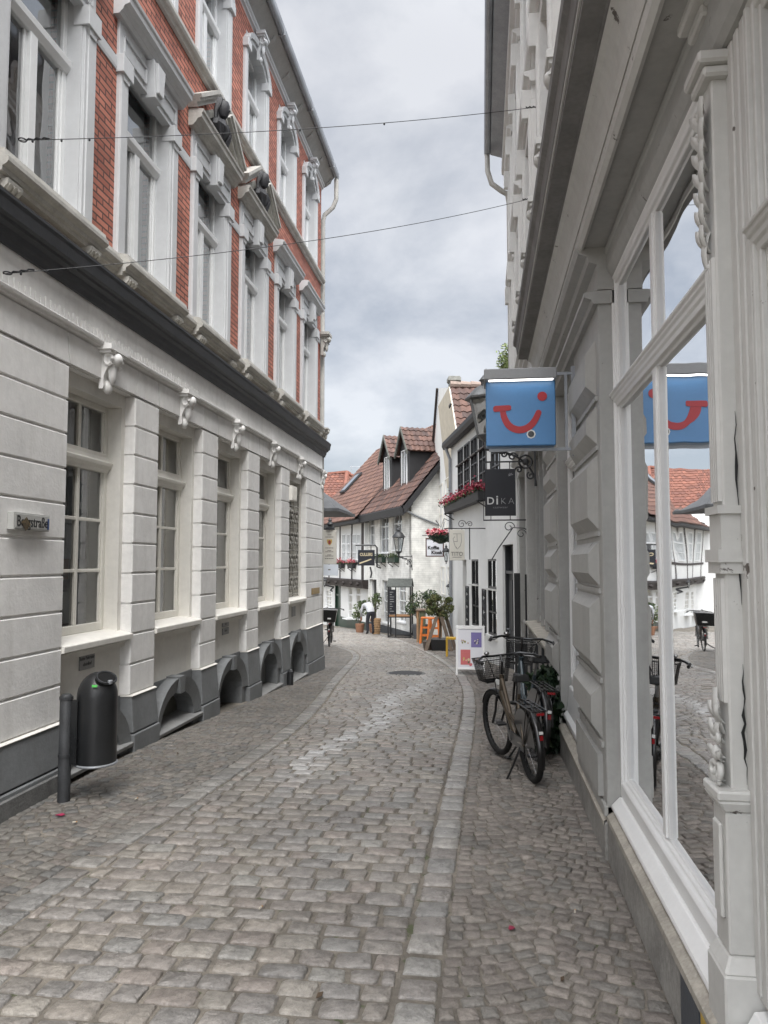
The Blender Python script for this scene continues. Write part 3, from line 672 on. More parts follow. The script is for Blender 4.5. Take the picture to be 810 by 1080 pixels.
# hoods over the first floor windows: flat, or a broken pediment with a dark bust
m_bust = mat('dark_bust_stone', (.028, .028, .032), rough=.6, var=.3, scale=14, bump=.3)
for k, c in enumerate(UC):
    if c < 3: continue
    b = MB(FL)
    b.sweep([(-.1, 6.44), (.0, 6.445), (.02, 6.47), (.03, 6.475), (.05, 6.515), (.095, 6.53), (.10, 6.575), (.115, 6.59), (.12, 6.615), (-.1, 6.66)], c - .72, c + .72)
    if k in (4, 5):
        for e in (-1, 1):
            p0, p1 = (c + e * .74, 6.63), (c + e * .17, 7.03)
            nx, nz = -(p1[1] - p0[1]), (p1[0] - p0[0]); l = math.hypot(nx, nz); nx, nz = nx / l * e * -1, nz / l * e * -1
            if nz < 0: nx, nz = -nx, -nz
            for (d, o0, o1) in ((.06, 0, .05), (.10, .05, .085), (.125, .085, .125)):
                b.prism([(p0[0] + nx * o0, -.1, p0[1] + nz * o0), (p1[0] + nx * o0, -.1, p1[1] + nz * o0), (p1[0] + nx * o1, -.1, p1[1] + nz * o1), (p0[0] + nx * o1, -.1, p0[1] + nz * o1)], (0, .1 + d, 0))
        b.prism([(c - .62, -.101, 6.64), (c + .62, -.101, 6.64), (c, -.101, 7.06)], (0, .06, 0))
    hd = b.build('window_hood', m_trimstain if k in (4, 5) else m_trim, lb)
    if k in (4, 5):
        b = MB(FL); z = 6.68
        V = lambda x, y, zz: (c + x, .03 + y, z + zz)
        b.lathe([(.05, -.05), (.10, .0), (.17, .10), (.155, .17), (.075, .215), (.05, .26), (.055, .30)], V(0, 0, 0), 14, 1.15, .7)
        b.lathe([(.01, .255), (.05, .265), (.074, .31), (.082, .36), (.085, .40), (.07, .45), (.03, .475), (.004, .48)], V(0, .045, 0), 12, .9, 1.05)
        b.hexa([V(-.012, .115, .335), V(.012, .115, .335), V(.012, .12, .335), V(-.012, .12, .335)], [V(-.006, .115, .385), V(.006, .115, .385), V(.006, .125, .385), V(-.006, .125, .385)]); b.ball(V(0, .13, .342), .016, .8, 1, 1)
        for k in range(9): a_ = -1.9 + k * .475; b.tube([V(.075 * math.sin(a_), .03 + .07 * math.cos(a_) * .6, .47), V(.098 * math.sin(a_), .02 + .04 * math.cos(a_), .40), V(.10 * math.sin(a_), -.005, .30), V(.12 * math.sin(a_), -.0, .20)], [.018, .022, .024, .014], 5)
        for e in (-1, 1):
            for k in range(4): b.tube([V(e * (.05 + .03 * k), .09 - .01 * k, .20 - .01 * k), V(e * (.10 + .03 * k), .11 - .012 * k, .10), V(e * (.05 + .025 * k), .07, -.03)], [.012, .02, .01], 5)
        b.build('bust', m_bust, hd, smooth=True)
b = MB(FL); b.sweep([(-.1, 7.20), (-.02, 7.205), (-.01, 7.24), (.015, 7.25), (.03, 7.28), (.03, 7.32), (.01, 7.33), (-.02, 7.375), (-.1, 7.395)], -1.0, 14.66); b.build('sill_band', m_trimstain, lb)
b = MB(FL); b.sweep([(-.12, 9.16), (-.06, 9.165), (-.05, 9.2), (-.02, 9.215), (-.02, 9.25), (.0, 9.27), (.005, 9.30), (-.12, 9.31)], -1.0, 14.66); b.build('crown_moulding', m_trim, lb)
m_soffit = mat('grey_soffit', (.40, .40, .39), rough=.7, var=.12, streak=.2)
b = MB(FL); b.sweep([(-.35, 9.31), (-.02, 9.312), (.17, 9.50), (.17, 9.53), (-.35, 9.53)], -1.0, 14.80)
for k in range(18):
    s = .3 + k * .85; b.prism([(s - .05, -.0, 9.32), (s - .05, .10, 9.39), (s - .05, .13, 9.47), (s - .05, -.0, 9.47)], (.1, 0, 0))
b.build('eaves', m_soffit, lb)
b = MB(FL); pr = [(.17, 9.60), (.17, 9.52), (.185, 9.485), (.215, 9.47), (.245, 9.485), (.262, 9.52), (.265, 9.60), (.25, 9.60), (.25, 9.53), (.185, 9.53), (.185, 9.60)]
b.sweep(pr, -1.0, 14.85)
for k in range(8): b.box(1 + k * 1.9, 1.03 + k * 1.9, .165, .27, 9.465, 9.605)
b.build('gutter', m_zinc, lb)
b = MB(FL); b.tube([(14.80, .215, 9.47), (14.80, .215, 9.05), (14.79, .15, 8.88), (14.77, -.02, 8.72), (14.77, -.05, 8.6), (14.77, -.05, .2)], .045, 10); b.build('downpipe', m_trimstain, lb, smooth=True)
b = MB(FL); b.poly([(-1.0, .2, 9.61), (14.85, .2, 9.61), (14.85, -4.2, 12.4), (-1.0, -4.2, 12.4)]); b.poly([(-1.0, -.3, 9.3), (-1.0, -4.2, 12.4), (-1.0, -8, 9.3)]); b.poly([(14.6, -.3, 9.3), (14.6, -4.2, 12.4), (14.6, -8, 9.3)]); b.build('roof', m_slate, lb)
console(FL, 14.60, -.03, 5.75, 6.2, .2, .16, m_trimstain, lb, 'corner_console'); console(FL, 14.66, -.02, 4.07, 4.30, .16, .12, m_trimstain, lb, 'corner_console')
# ------------------------------------------------------------------ the grey and white shop house on the right, close to the camera
FR = facade(.75, 0, (0, 1), (-1, 0))              # d = distance out from x = .75 towards the lane
rb = thing('shop_house', 'grey painted shop house with tall display windows and heavy dark cornice, close on the right', 'house', (.75, 4, 0))
REND = 14.45
b = MB(FR)
b.sweep([(-.4, -.5), (.07, -.5), (.07, .235), (.045, .262), (-.4, .275)], -3.0, 4.43)
b.sweep([(-.4, -.5), (.085, -.5), (.085, .20), (.05, .235), (-.4, .245)], 4.435, 6.92)
b.sweep([(-.4, -.9), (.02, -.9), (.02, .60), (-.4, .60)], 6.925, REND)
b.build('plinth', m_stone, rb, bevel=.006)
b = MB(FR); b.sweep([(.028, .2705), (.066, .2435), (.071, .222), (.0745, .222), (.074, .25), (.03, .281)], -3, 4.42)
b.sweep([(.03, .243), (.085, .2185), (.09, .19), (.093, .215), (.06, .246)], 4.44, 6.92)
b.build('plinth_ledge', m_stonel, rb)
# display windows
def shop_window(s0, s1, zb, zt, ztr, mull, parent, d=-.01, half=None):
    w_ = MB(FR); f = .06
    for e in (0, 1):
        s = s0 if e == 0 else s1; k = 1 if e == 0 else -1
        for (o0, o1, dd) in ((0, .02, .004), (.02, .042, -.008), (.042, f, -.022)):
            q0, q1 = sorted((s + k * o0, s + k * o1)); w_.box(q0, q1, d - .07, d + dd, zb - .02, zt)
    w_.sweep([(d - .07, zb - .08), (d + .004, zb - .08), (d + .006, zb - .01), (d, zb), (d - .014, zb + .006), (d - .016, zb + .018), (d - .028, zb + .02), (d - .031, zb + .032), (d - .07, zb + .034)], s0 + .001, s1 - .001)
    w_.sweep([(d - .07, zt - .04), (d - .03, zt - .04), (d - .026, zt - .025), (d - .012, zt - .02), (d - .01, zt), (d, zt + .01), (d, zt + .05), (d - .07, zt + .05)], s0 + .001, s1 - .001)
    w_.sweep([(d - .07, ztr - .04), (d - .03, ztr - .04), (d - .026, ztr - .028), (d - .008, ztr - .026), (d - .004, ztr - .004), (d + .004, ztr), (d + .007, ztr + .018), (d + .016, ztr + .022), (d + .018, ztr + .034), (d + .027, ztr + .037), (d + .029, ztr + .05), (d + .0, ztr + .055), (d - .07, ztr + .062)], s0 + .002, s1 - .002)
    for m_ in mull:
        for z0, z1 in ((zb + .031, ztr - .036), (ztr + .058, zt - .036)):
            w_.box(m_ - .045, m_ + .045, d - .06, d - .026, z0, z1); w_.box(m_ - .026, m_ + .026, d - .06, d - .016, z0, z1)
    o = w_.build('window', m_white if half is None else half, parent, bevel=.003)
    edges = [s0 + f] + list(mull) + [s1 - f]
    for a, b_ in zip(edges, edges[1:]):
        pane(FR, o, a, b_, zb + .02, ztr, d - .042, m_shopglass); pane(FR, o, a, b_, ztr, zt - .03, d - .042, m_shopglass)
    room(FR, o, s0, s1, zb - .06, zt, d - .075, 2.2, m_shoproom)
    return o
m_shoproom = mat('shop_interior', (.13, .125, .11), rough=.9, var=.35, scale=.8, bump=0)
W1 = shop_window(2.50, 4.43, .435, 3.27, 2.56, [3.50], rb, d=-.01)
shop_window(.35, 2.25, .435, 3.27, 2.56, [1.3], rb, d=-.03, half=m_greyl)
shop_window(5.62, 6.88, .66, 3.10, 2.49, [6.25], rb, d=-.02)
b = MB(FR)
b.box(2.251, 2.47, -.13, -.042, .38, 3.30)
for s in (2.275, 2.33, 2.385): b.box(s, s + .038, -.1, -.034, .40, 3.28)
b.build('side_panel', m_greyl, rb, bevel=.004)
shop_window(5.62, 6.88, .62, 3.12, 2.49, [6.25], rb, d=-.035)
b = MB(FR)                                        # white sill boards in front of the first window
b.sweep([(-.1, .284), (.046, .284), (.05, .30), (.046, .312), (.006, .354), (-.1, .356)], 2.56, 4.42); b.build('window_sill', m_white, rb, bevel=.003)
b = MB(FR); b.sweep([(-.1, .28), (.028, .28), (.034, .30), (.03, .31), (-.0, .318), (-.02, .355), (-.1, .365)], .35, 2.40); b.build('window_sill', m_white, rb, bevel=.003)
b = MB(FR); b.sweep([(-.1, .24), (.03, .245), (.0, .57), (-.04, .60), (-.1, .6)], 5.63, 6.88); b.sweep([(-.1, .3), (.05, .30), (.05, .33), (.02, .36), (-.1, .36)], 5.63, 6.88); b.build('window_sill', m_white, rb, bevel=.003)
# carved post between the two display windows
def shop_post(s0, s1, parent):
    c = (s0 + s1) / 2; P = MB(FR)
    P.box(s0, s1, -.14, .005, .78, 3.9); 
    P.box(s0 - .05, s1 + .02, -.13, .055, -.1, .44)                                 # pedestal foot
    P.hexa([(s0 - .05, -.13, .44), (s1 + .02, -.13, .44), (s1 + .02, .055, .44), (s0 - .05, .055, .44)], [(s0 - .02, -.13, .485), (s1, -.13, .485), (s1, .03, .485), (s0 - .02, .03, .485)])
    P.box(s0 - .02, s1, -.13, .03, .485, .90)
    P.hexa([(s0 - .022, -.13, .90), (s1 + .004, -.13, .90), (s1 + .004, .034, .90), (s0 - .022, .034, .90)], [(s0 - .035, -.13, .935), (s1 + .02, -.13, .935), (s1 + .02, .055, .935), (s0 - .035, .055, .935)])
    P.box(s0 - .035, s1 + .02, -.13, .055, .935, .965)
    P.prism([(s0 + .005, .029, .58), (s1 - .03, .029, .58), (s1 - .03, .029, .86), (s0 + .005, .029, .86)], (0, .014, 0))
    post = P.build('carved_post', m_greyl, parent, bevel=.006)
    f = MB(FR)                                                                      # reeds of the fluted shaft
    for k in range(4):
        s = s0 + .022 + k * (s1 - s0 - .044) / 3
        f.tube([(s, .004, 1.22), (s, .004, 1.60)], .013, 6); f.tube([(s, .004, 1.84), (s, .004, 2.62)], .013, 6)
    f.box(s0 - .012, s1 + .01, -.13, .022, 1.615, 1.65); f.box(s0 - .02, s1 + .014, -.13, .030, 1.65, 1.69); f.box(s0 - .006, s1 + .006, -.13, .016, 1.69, 1.80); f.box(s0 - .018, s1 + .01, -.13, .028, 1.80, 1.825)
    f.build('fluting', m_greyl, post, smooth=True)
    def curl(m, cx, cz, r, a0, turn, th, dz=.022, n=20):                            # a tapering scroll lying on the face of the post
        m.tube([(cx + r * (1 - k / (n + 5)) * math.cos(a0 + turn * k / n), dz + .012 * math.sin(3.14 * k / n), cz + r * (1 - k / (n + 5)) * math.sin(a0 + turn * k / n)) for k in range(n + 1)], [th * (1 - .55 * k / n) for k in range(n + 1)], 7)
    def leaf(m, x0, z0, x1, z1, wd, lift=.03):                                      # a cupped leaf with a raised rib
        p0, p1 = Vector((x0, .008, z0)), Vector((x1, .006 + lift, z1)); t_ = (p1 - p0); sd = Vector((t_.z, 0, -t_.x)).normalized(); rows = []
        for k in range(6):
            f_ = k / 5; w2 = wd * math.sin(math.pi * (.12 + .86 * f_)) ; c0 = p0 + t_ * f_ + Vector((0, .012 * math.sin(math.pi * f_), 0))
            rows.append([m.p(c0 - sd * w2 + Vector((0, -.004, 0))), m.p(c0 - sd * w2 * .45 + Vector((0, .008, 0))), m.p(c0 + Vector((0, .003, 0))), m.p(c0 + sd * w2 * .45 + Vector((0, .008, 0))), m.p(c0 + sd * w2 + Vector((0, -.004, 0)))])
        for a_, b_ in zip(rows, rows[1:]):
            for q in range(4): m.face((a_[q], a_[q + 1], b_[q + 1], b_[q]))
    o = MB(FR)
    for e in (-1, 1):
        curl(o, c + e * .026, 1.005, .026, 1.57 - e * 1.57 if False else (3.14 if e > 0 else 0), -e * 8.5, .012); curl(o, c + e * .020, 1.115, .020, (3.14 if e > 0 else 0), e * 8, .010)
        leaf(o, c, .97, c + e * .05, .985, .016); leaf(o, c, 1.04, c + e * .052, 1.075, .017); leaf(o, c, 1.09, c + e * .04, 1.16, .016); leaf(o, c + e * .01, 1.15, c + e * .035, 1.215, .013)
    leaf(o, c, 1.12, c, 1.26, .022, .022); o.ball((c, .030, 1.06), .019, 1, .8, 1.3, 10, 6); o.ball((c, .024, 1.185), .013, 1, .8, 1.2, 8, 5)
    o.build('carved_ornament', m_greyl, post, smooth='all', loose=True)
    o = MB(FR)
    for k in range(7):
        z = 2.70 + k * .068; a = .022 + .034 * k / 6
        for e in (-1, 1): leaf(o, c, z - .05, c + e * a * 1.15, z + .035, .014 + .008 * k / 6); curl(o, c + e * a * .55, z + .005, a * .36, (3.14 if e > 0 else 0), -e * 7, .006 + .003 * k / 6)
        o.ball((c, .026, z), .010 + .006 * k / 6, 1, .8, 1.2, 8, 5)
    leaf(o, c, 2.72, c, 2.60, .016, .012)
    o.build('leaf_drop', m_greyl, post, smooth='all', loose=True)
    k = MB(FR)
    for (z0, z1, e) in ((3.20, 3.235, .03), (3.235, 3.275, .05), (3.40, 3.44, .035), (3.44, 3.48, .065)):
        if z0 == 3.40: k.build('collar', m_greyl, post, bevel=.008); k = MB(FR)
        k.box(s0 - e, s1 + e * .5, -.13, .005 + e, z0, z1)
    k.build('collar', m_greyl, post, bevel=.008)
    v = MB(FR)                                                                     # big scroll bracket reaching
    pr = [(0, 3.5), (.03, 3.5), (.06, 3.55), (.055, 3.62), (.075, 3.68), (.13, 3.72), (.22, 3.74), (.29, 3.72), (.33, 3.75), (.335, 3.82), (.30, 3.88), (0, 3.9)]
    v.prism([(s0 + .015, d, z) for d, z in pr], (s1 - s0 - .03, 0, 0))
    for e in (s0 + .01, s1 - .01):
        v.tube([(e, .255 + (.075 - .006 * q) * math.cos(q * .6), 3.80 + (.07 - .006 * q) * math.sin(q * .6)) for q in range(12)], .016, 6)
        v.tube([(e, .045 + .03 * math.cos(q * .6), 3.555 + .03 * math.sin(q * .6)) for q in range(11)], .012, 6)
    v.build('scroll_bracket', m_greyl, post, smooth=True)
shop_post(2.462, 2.568, rb)
rc = random.Random(9)
for (s, d, z0, z1) in ((2.459, -.037, .98, 1.34), (2.459, -.036, 1.52, 2.12), (2.459, -.037, .52, .80)):   # where the old paint has split open beside the post
    n = 14; L1 = [(s, d + rc.uniform(-.003, .004) - .002, z0 + (z1 - z0) * k / n) for k in range(n + 1)]; wv = [rc.uniform(.001, .012) * math.sin(math.pi * k / n) + .0005 for k in range(n + 1)]
    b = MB(FR)
    for k in range(n): b.prism([L1[k], (s, L1[k][1] + wv[k], L1[k][2]), (s, L1[k + 1][1] + wv[k + 1], L1[k + 1][2]), L1[k + 1]], (-.0015, 0, 0))
    b.build('paint_crack', m_black, rb)
# rusticated pilasters with diamond blocks
def pilaster(s0, s1, parent):
    P = MB(FR); P.box(s0, s1, -.15, .07, .24, 3.42)
    P.box(s0 - .0, s1, -.15, .085, .24, .30)
    p = P.build('pilaster', m_grey, parent, bevel=.005)
    D = MB(FR); z = .52
    def block(z0, z1, wd=.07):
        a, b_ = s0 + .12, s1 - .04; q = .055
        D.hexa([(a, .068, z0), (b_, .068, z0), (b_, .068, z1), (a, .068, z1)], [(a + .07, .068 + q, z0 + .075), (b_ - .07, .068 + q, z0 + .075), (b_ - .07, .068 + q, z1 - .075), (a + .07, .068 + q, z1 - .075)])
        for o in (-.012, .012): pass
    def band(z): D.box(s0 + .07, s1 - .02, .068, .084, z, z + .028)
    D.box(s0 + .12, s1 - .04, .068, .10, .32, .55)
    for (z0, z1) in ((.66, .93), (1.02, 1.44), (1.53, 1.76), (1.86, 2.27), (2.36, 2.56), (2.65, 2.95)):
        band(z0 - .058); block(z0 - .02, z1 + .016)
    D.build('diamond_block', m_grey, p)
    return p
pilaster(4.43, 5.60, rb); pilaster(6.90, 7.95, rb)
b = MB(FR)                                        # plain panelled wall beyond, with a stone sill low down
for (s0, s1, d) in ((7.95, 8.25, .0), (8.25, 8.45, .03), (11.9, 12.35, .05), (12.35, 12.6, .015), (14.2, REND, .05)): b.box(s0, s1, -.2, d, .55, 3.6)
b.box(8.45, 11.9, -.3, -.12, .75, 3.6); b.box(12.6, 14.2, -.3, -.1, -.9, 3.6); b.box(8.45, 11.9, -.3, -.02, .55, .75)
for k in range(5): b.box(8.5 + k * .72, 8.56 + k * .72, -.13, -.05, .78, 3.2)
b.build('shopfront_wall', m_grey, rb, bevel=.004)
b = MB(FR); b.sweep([(-.25, .735), (.085, .70), (.09, .735), (.085, .745), (-.25, .79)], 8.3, 12.0); b.build('stone_sill', m_stonel, rb, bevel=.004)
for s in (9.3, 10.9):
    q = MB(FR); q.box(s - .6, s + .6, -.118, -.09, .8, 3.0); wq = q.build('window', m_greyl, rb); pane(FR, wq, s - .52, s + .52, .88, 2.92, -.085, m_shopglass)
# open black shutters further along
for (s, d0, d1) in ((12.15, .051, .078), (13.5, .085, .19)):
    q = MB(FR); q.box(s, s + .045, d0, d1, -.28, 1.46)
    for z in (-.2, .35, .9): q.box(s - .008, s, d0 + .015, d1 - .015, z, z + .48)
    q.build('shutter', m_black, rb, bevel=.004)
# entablature: architrave, soffit, cove, cornice
ent_s0, ent_s1 = -3.0, 7.75
b = MB(FR); b.sweep([(-.2, 3.28), (-.02, 3.28), (.0, 3.30), (.02, 3.34), (.02, 3.42), (.03, 3.43), (.03, 3.46), (-.2, 3.46)], -3.0, 4.42); b.build('architrave', m_grey, rb)
b = MB(FR)
b.sweep([(-.2, 3.14), (.10, 3.14), (.11, 3.165), (.15, 3.18), (.15, 3.205), (.10, 3.215), (-.2, 3.22)], 4.41, 8.2)
b.sweep([(-.2, 3.22), (.075, 3.22), (.075, 3.37), (.12, 3.385), (.13, 3.42), (.18, 3.435), (.195, 3.47), (.17, 3.475), (-.2, 3.48)], 4.405, REND)
b.build('capital_moulding', m_grey, rb)
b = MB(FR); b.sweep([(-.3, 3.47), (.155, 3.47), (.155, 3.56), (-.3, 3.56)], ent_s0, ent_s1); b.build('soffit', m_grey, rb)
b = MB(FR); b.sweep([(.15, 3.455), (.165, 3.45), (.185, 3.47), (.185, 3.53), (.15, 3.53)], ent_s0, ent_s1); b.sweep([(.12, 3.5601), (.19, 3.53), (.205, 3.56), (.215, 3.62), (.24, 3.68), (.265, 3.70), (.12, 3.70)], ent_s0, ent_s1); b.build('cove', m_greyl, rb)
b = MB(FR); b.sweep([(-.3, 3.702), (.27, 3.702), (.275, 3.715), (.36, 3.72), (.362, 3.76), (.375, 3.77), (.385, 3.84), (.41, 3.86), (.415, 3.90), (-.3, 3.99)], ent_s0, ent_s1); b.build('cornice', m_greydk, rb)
b = MB(FR); b.sweep([(.362, 3.745), (.37, 3.745), (.37, 3.757), (.362, 3.757)], ent_s0, ent_s1); b.build('cornice_fillet', m_greyl, rb)
b = MB(FR); b.box(7.751, REND, -.2, .115, 3.482, 3.96); b.build('fascia', m_greyl, rb)
# upper storeys
m_upper = mat('upper_pale_paint', (.66, .655, .63), rough=.6, var=.08, scale=2, streak=.25, dirt=(.38, .36, .33))
UR = [1.55, 3.85, 6.15, 8.45, 10.75, 13.05]
b = MB(FR); holes = [(c - .5, c + .5, 4.55, 6.45) for c in UR] + [(c - .48, c + .48, 7.05, 8.6) for c in UR]
wall_grid(b, -3.0, REND, 3.95, 9.3, -.35, .12, holes); b.build('upper_wall', m_upper, rb)
for c in UR:
    for (z0, z1, hw) in ((4.55, 6.45, .5), (7.05, 8.6, .48)):
        s = MB(FR)
        for e in (-1, 1):
            p0, p1 = sorted((c + e * (hw - .02), c + e * (hw + .17))); s.box(p0, p1, .1, .20, z0 - .1, z1 + .05)
            p0, p1 = sorted((c + e * (hw + .03), c + e * (hw + .14))); s.box(p0, p1, .19, .225, z0 - .08, z1)
            s.prism([(c + e * (hw + .085) - .07, .1, z1 + .16), (c + e * (hw + .085) + .07, .1, z1 + .16), (c + e * (hw + .085) + .05, .1, z1 - .14), (c + e * (hw + .085) - .05, .1, z1 - .14)], (0, .19, 0))
        s.box(c - hw - .17, c + hw + .17, .1, .19, z1 + .05, z1 + .20)
        s.sweep([(.1, z1 + .20), (.21, z1 + .20), (.22, z1 + .24), (.27, z1 + .26), (.28, z1 + .30), (.1, z1 + .34)], c - hw - .24, c + hw + .24)
        s.sweep([(.05, z0 - .12), (.20, z0 - .11), (.25, z0 - .08), (.25, z0 - .045), (.05, z0 - .0)], c - hw - .22, c + hw + .22)
        s.build('window_surround', m_upper, rb, bevel=.004)
        fr = MB(FR); a, b_ = c - hw, c + hw
        for q in ((a, a + .06, z0, z1), (b_ - .06, b_, z0, z1), (a + .06, b_ - .06, z0, z0 + .07), (a + .06, b_ - .06, z1 - .06, z1), (c - .035, c + .035, z0 + .07, z1 - .06)): fr.box(q[0], q[1], -.12, -.06, q[2], q[3])
        zt = z0 + (z1 - z0) * .68; fr.box(a + .06, c - .035, -.119, -.05, zt - .04, zt + .04); fr.box(c + .035, b_ - .06, -.119, -.05, zt - .04, zt + .04)
        o = fr.build('window', m_wframe, rb); pane(FR, o, a + .06, b_ - .06, z0 + .07, z1 - .06, -.09); room(FR, o, a, b_, z0, z1, -.13, .8)
b = MB(FR)
b.sweep([(.1, 6.88), (.19, 6.885), (.2, 6.92), (.24, 6.93), (.25, 6.965), (.1, 6.99)], -3, REND); b.sweep([(.1, 9.0), (.16, 9.005), (.17, 9.05), (.22, 9.08), (.23, 9.13), (.3, 9.16), (.31, 9.22), (.1, 9.26)], -3, REND)
b.sweep([(.1, 4.30), (.17, 4.305), (.18, 4.34), (.22, 4.36), (.22, 4.39), (.1, 4.42)], -3, REND)
b.build('string_course', m_upper, rb)
for s in (2.3, 3.05, 3.85, 4.65, 5.4, 6.3, 7.2, 8.1): console(FR, s, .28, 3.90, 4.24, .13, .11, m_greyl, rb)
b = MB(FR); b.sweep([(-.35, 9.30), (.13, 9.302), (.52, 9.44), (.52, 9.47), (-.35, 9.47)], -3.0, 14.2); b.build('eaves', m_zinc, rb)
b = MB(FR); b.sweep([(.52, 9.56), (.52, 9.46), (.54, 9.42), (.58, 9.405), (.62, 9.42), (.64, 9.46), (.64, 9.56), (.625, 9.56), (.625, 9.465), (.535, 9.465), (.535, 9.56)], -3.0, 14.2); b.build('gutter', m_zinc, rb)
b = MB(FR); b.tube([(14.15, .58, 9.43), (14.15, .575, 9.1), (14.16, .5, 8.85), (14.2, .32, 8.72), (14.25, .2, 8.66), (14.3, .17, 8.5), (14.3, .17, 4.1)], .05, 10); b.build('downpipe', m_trimstain, rb, smooth=True)
b = MB(FR); b.poly([(-3, .6, 9.55), (14.2, .6, 9.55), (14.2, -4, 12.6), (-3, -4, 12.6)]); b.build('roof', m_slate, rb)
b = MB(FR); b.box(REND - .3, REND, -7, -.3, -.9, 9.3); b.box(-3.0, -2.8, -7, -.3, -.5, 9.3); b.box(-3, REND, -7, -6.8, -.9, 9.3); b.box(-2.8, REND - .3, -6.8, -.35, 9.2, 9.29); b.build('end_wall', m_greyl, rb)
# small street plate low on the plinth in the corner of the view
b = MB(FR); b.box(2.63, 2.86, .0702, .0745, .02, .22); o = b.build('plinth_plate', mat('dark_blue_enamel', (.05, .06, .075), rough=.4, wear=.03, wearcol=(.35, .35, .35)), off=FR @ Vector((2.74, .0702, .1)))
tag(o, 'scratched dark enamel plate fixed low on the grey stone base at right', 'plate')
b = MB(FR); b.box(2.42, 2.61, .0702, .0745, .02, .23); o = b.build('plinth_plate', mat('yellow_enamel', (.45, .29, .03), rough=.4), off=FR @ Vector((2.5, .0702, .1)))
tag(o, 'yellow enamel plate fixed low on the grey stone base at right', 'plate')
# ------------------------------------------------------------------ roofs of pantiles
m_tile = mat('brown_pantiles', (1, 1, 1), rough=.75, var=.25, scale=5, bump=.2, bscale=40, attr=True)
rt = random.Random(11)
def tiles(name, parent, P0, U, V, cols, planes=(), tw=.24, th=.34, amp=.028, lift=.03):
    # P0 eave corner, U along the eave, V up the slope (full vectors); curved tiles in courses, cut by the given planes
    P0, U, V = Vector(P0), Vector(U), Vector(V); lu, lv = U.length, V.length; u, v = U / lu, V / lv; n = u.cross(v).normalized()
    if n.z < 0: n = -n
    bm = bmesh.new(); cl = bm.loops.layers.float_color.new('Col')
    for j in range(int(lv / th) + 1):
        for i in range(int(lu / tw) + 1):
            k = rt.uniform(.7, 1.2); c = rt.choice(cols); c = (c[0] * k, c[1] * k, c[2] * k, 1)
            y0, y1 = j * th, min(lv, (j + 1) * th + .04)
            pr = []
            for q in range(5):
                x = min(lu, i * tw + q * tw / 4); h = amp * (math.sin(q / 4 * 2 * math.pi) if True else 0)
                pr.append((x, h))
            A = [bm.verts.new(P0 + u * x + v * y0 + n * (h + lift + amp)) for x, h in pr]; B = [bm.verts.new(P0 + u * x + v * y1 + n * (h + amp * .9)) for x, h in pr]
            D = [bm.verts.new(P0 + u * x + v * y0 + n * (-.01)) for x, h in pr]
            for q in range(4):
                for f in (bm.faces.new((A[q], A[q + 1], B[q + 1], B[q])), bm.faces.new((D[q], D[q + 1], A[q + 1], A[q]))):
                    for l in f.loops: l[cl] = c
    for co, no_ in planes: bmesh.ops.bisect_plane(bm, geom=bm.verts[:] + bm.edges[:] + bm.faces[:], plane_co=co, plane_no=no_, clear_outer=True)
    o = OFF.get(parent.name, Vector()) if parent is not None else Vector()
    bmesh.ops.translate(bm, verts=bm.verts[:], vec=-o)
    me = bpy.data.meshes.new(name); bm.to_mesh(me); bm.free(); me.materials.append(m_tile)
    ob = bpy.data.objects.new(name, me); C.objects.link(ob); ob.parent = parent; OFF[ob.name] = o
    return ob
BROWN = [(.100, .054, .042), (.083, .046, .038), (.116, .061, .046), (.07, .041, .035)]
ORANGE = [(.150, .056, .036), (.125, .047, .032), (.172, .066, .042)]
m_wbrick = brick_mat('whitewashed_brick', (.76, .755, .72), (.72, .715, .68), (.64, .635, .60), .26, .082, .008, 'X', .75, .35)
m_render = mat('white_render', (.74, .74, .72), rough=.75, var=.06, scale=1.5, bump=.12, bscale=35, streak=.18, dirt=(.45, .45, .42))
m_cream = mat('cream_render', (.50, .45, .36), rough=.8, var=.15, scale=4, bump=.15, streak=.3)
m_timber = mat('dark_timber', (.028, .02, .018), rough=.65, var=.3, scale=9, bump=.2)
m_blackboard = mat('black_boards', (.018, .018, .02), rough=.6, var=.25, bump=.1)
m_green = mat('dark_green_paint', (.012, .035, .022), rough=.4, var=.1)
m_dplinth = mat('black_plinth', (.05, .055, .06), rough=.7, var=.2)
m_roomglow = emit_mat('room_glow', (.80, .62, .32), .08); m_roomshade = mat('room_shade', (.025, .027, .03), rough=.9, var=.4, bump=0)  # glow and near-black colour stand in for lamplight and room shade
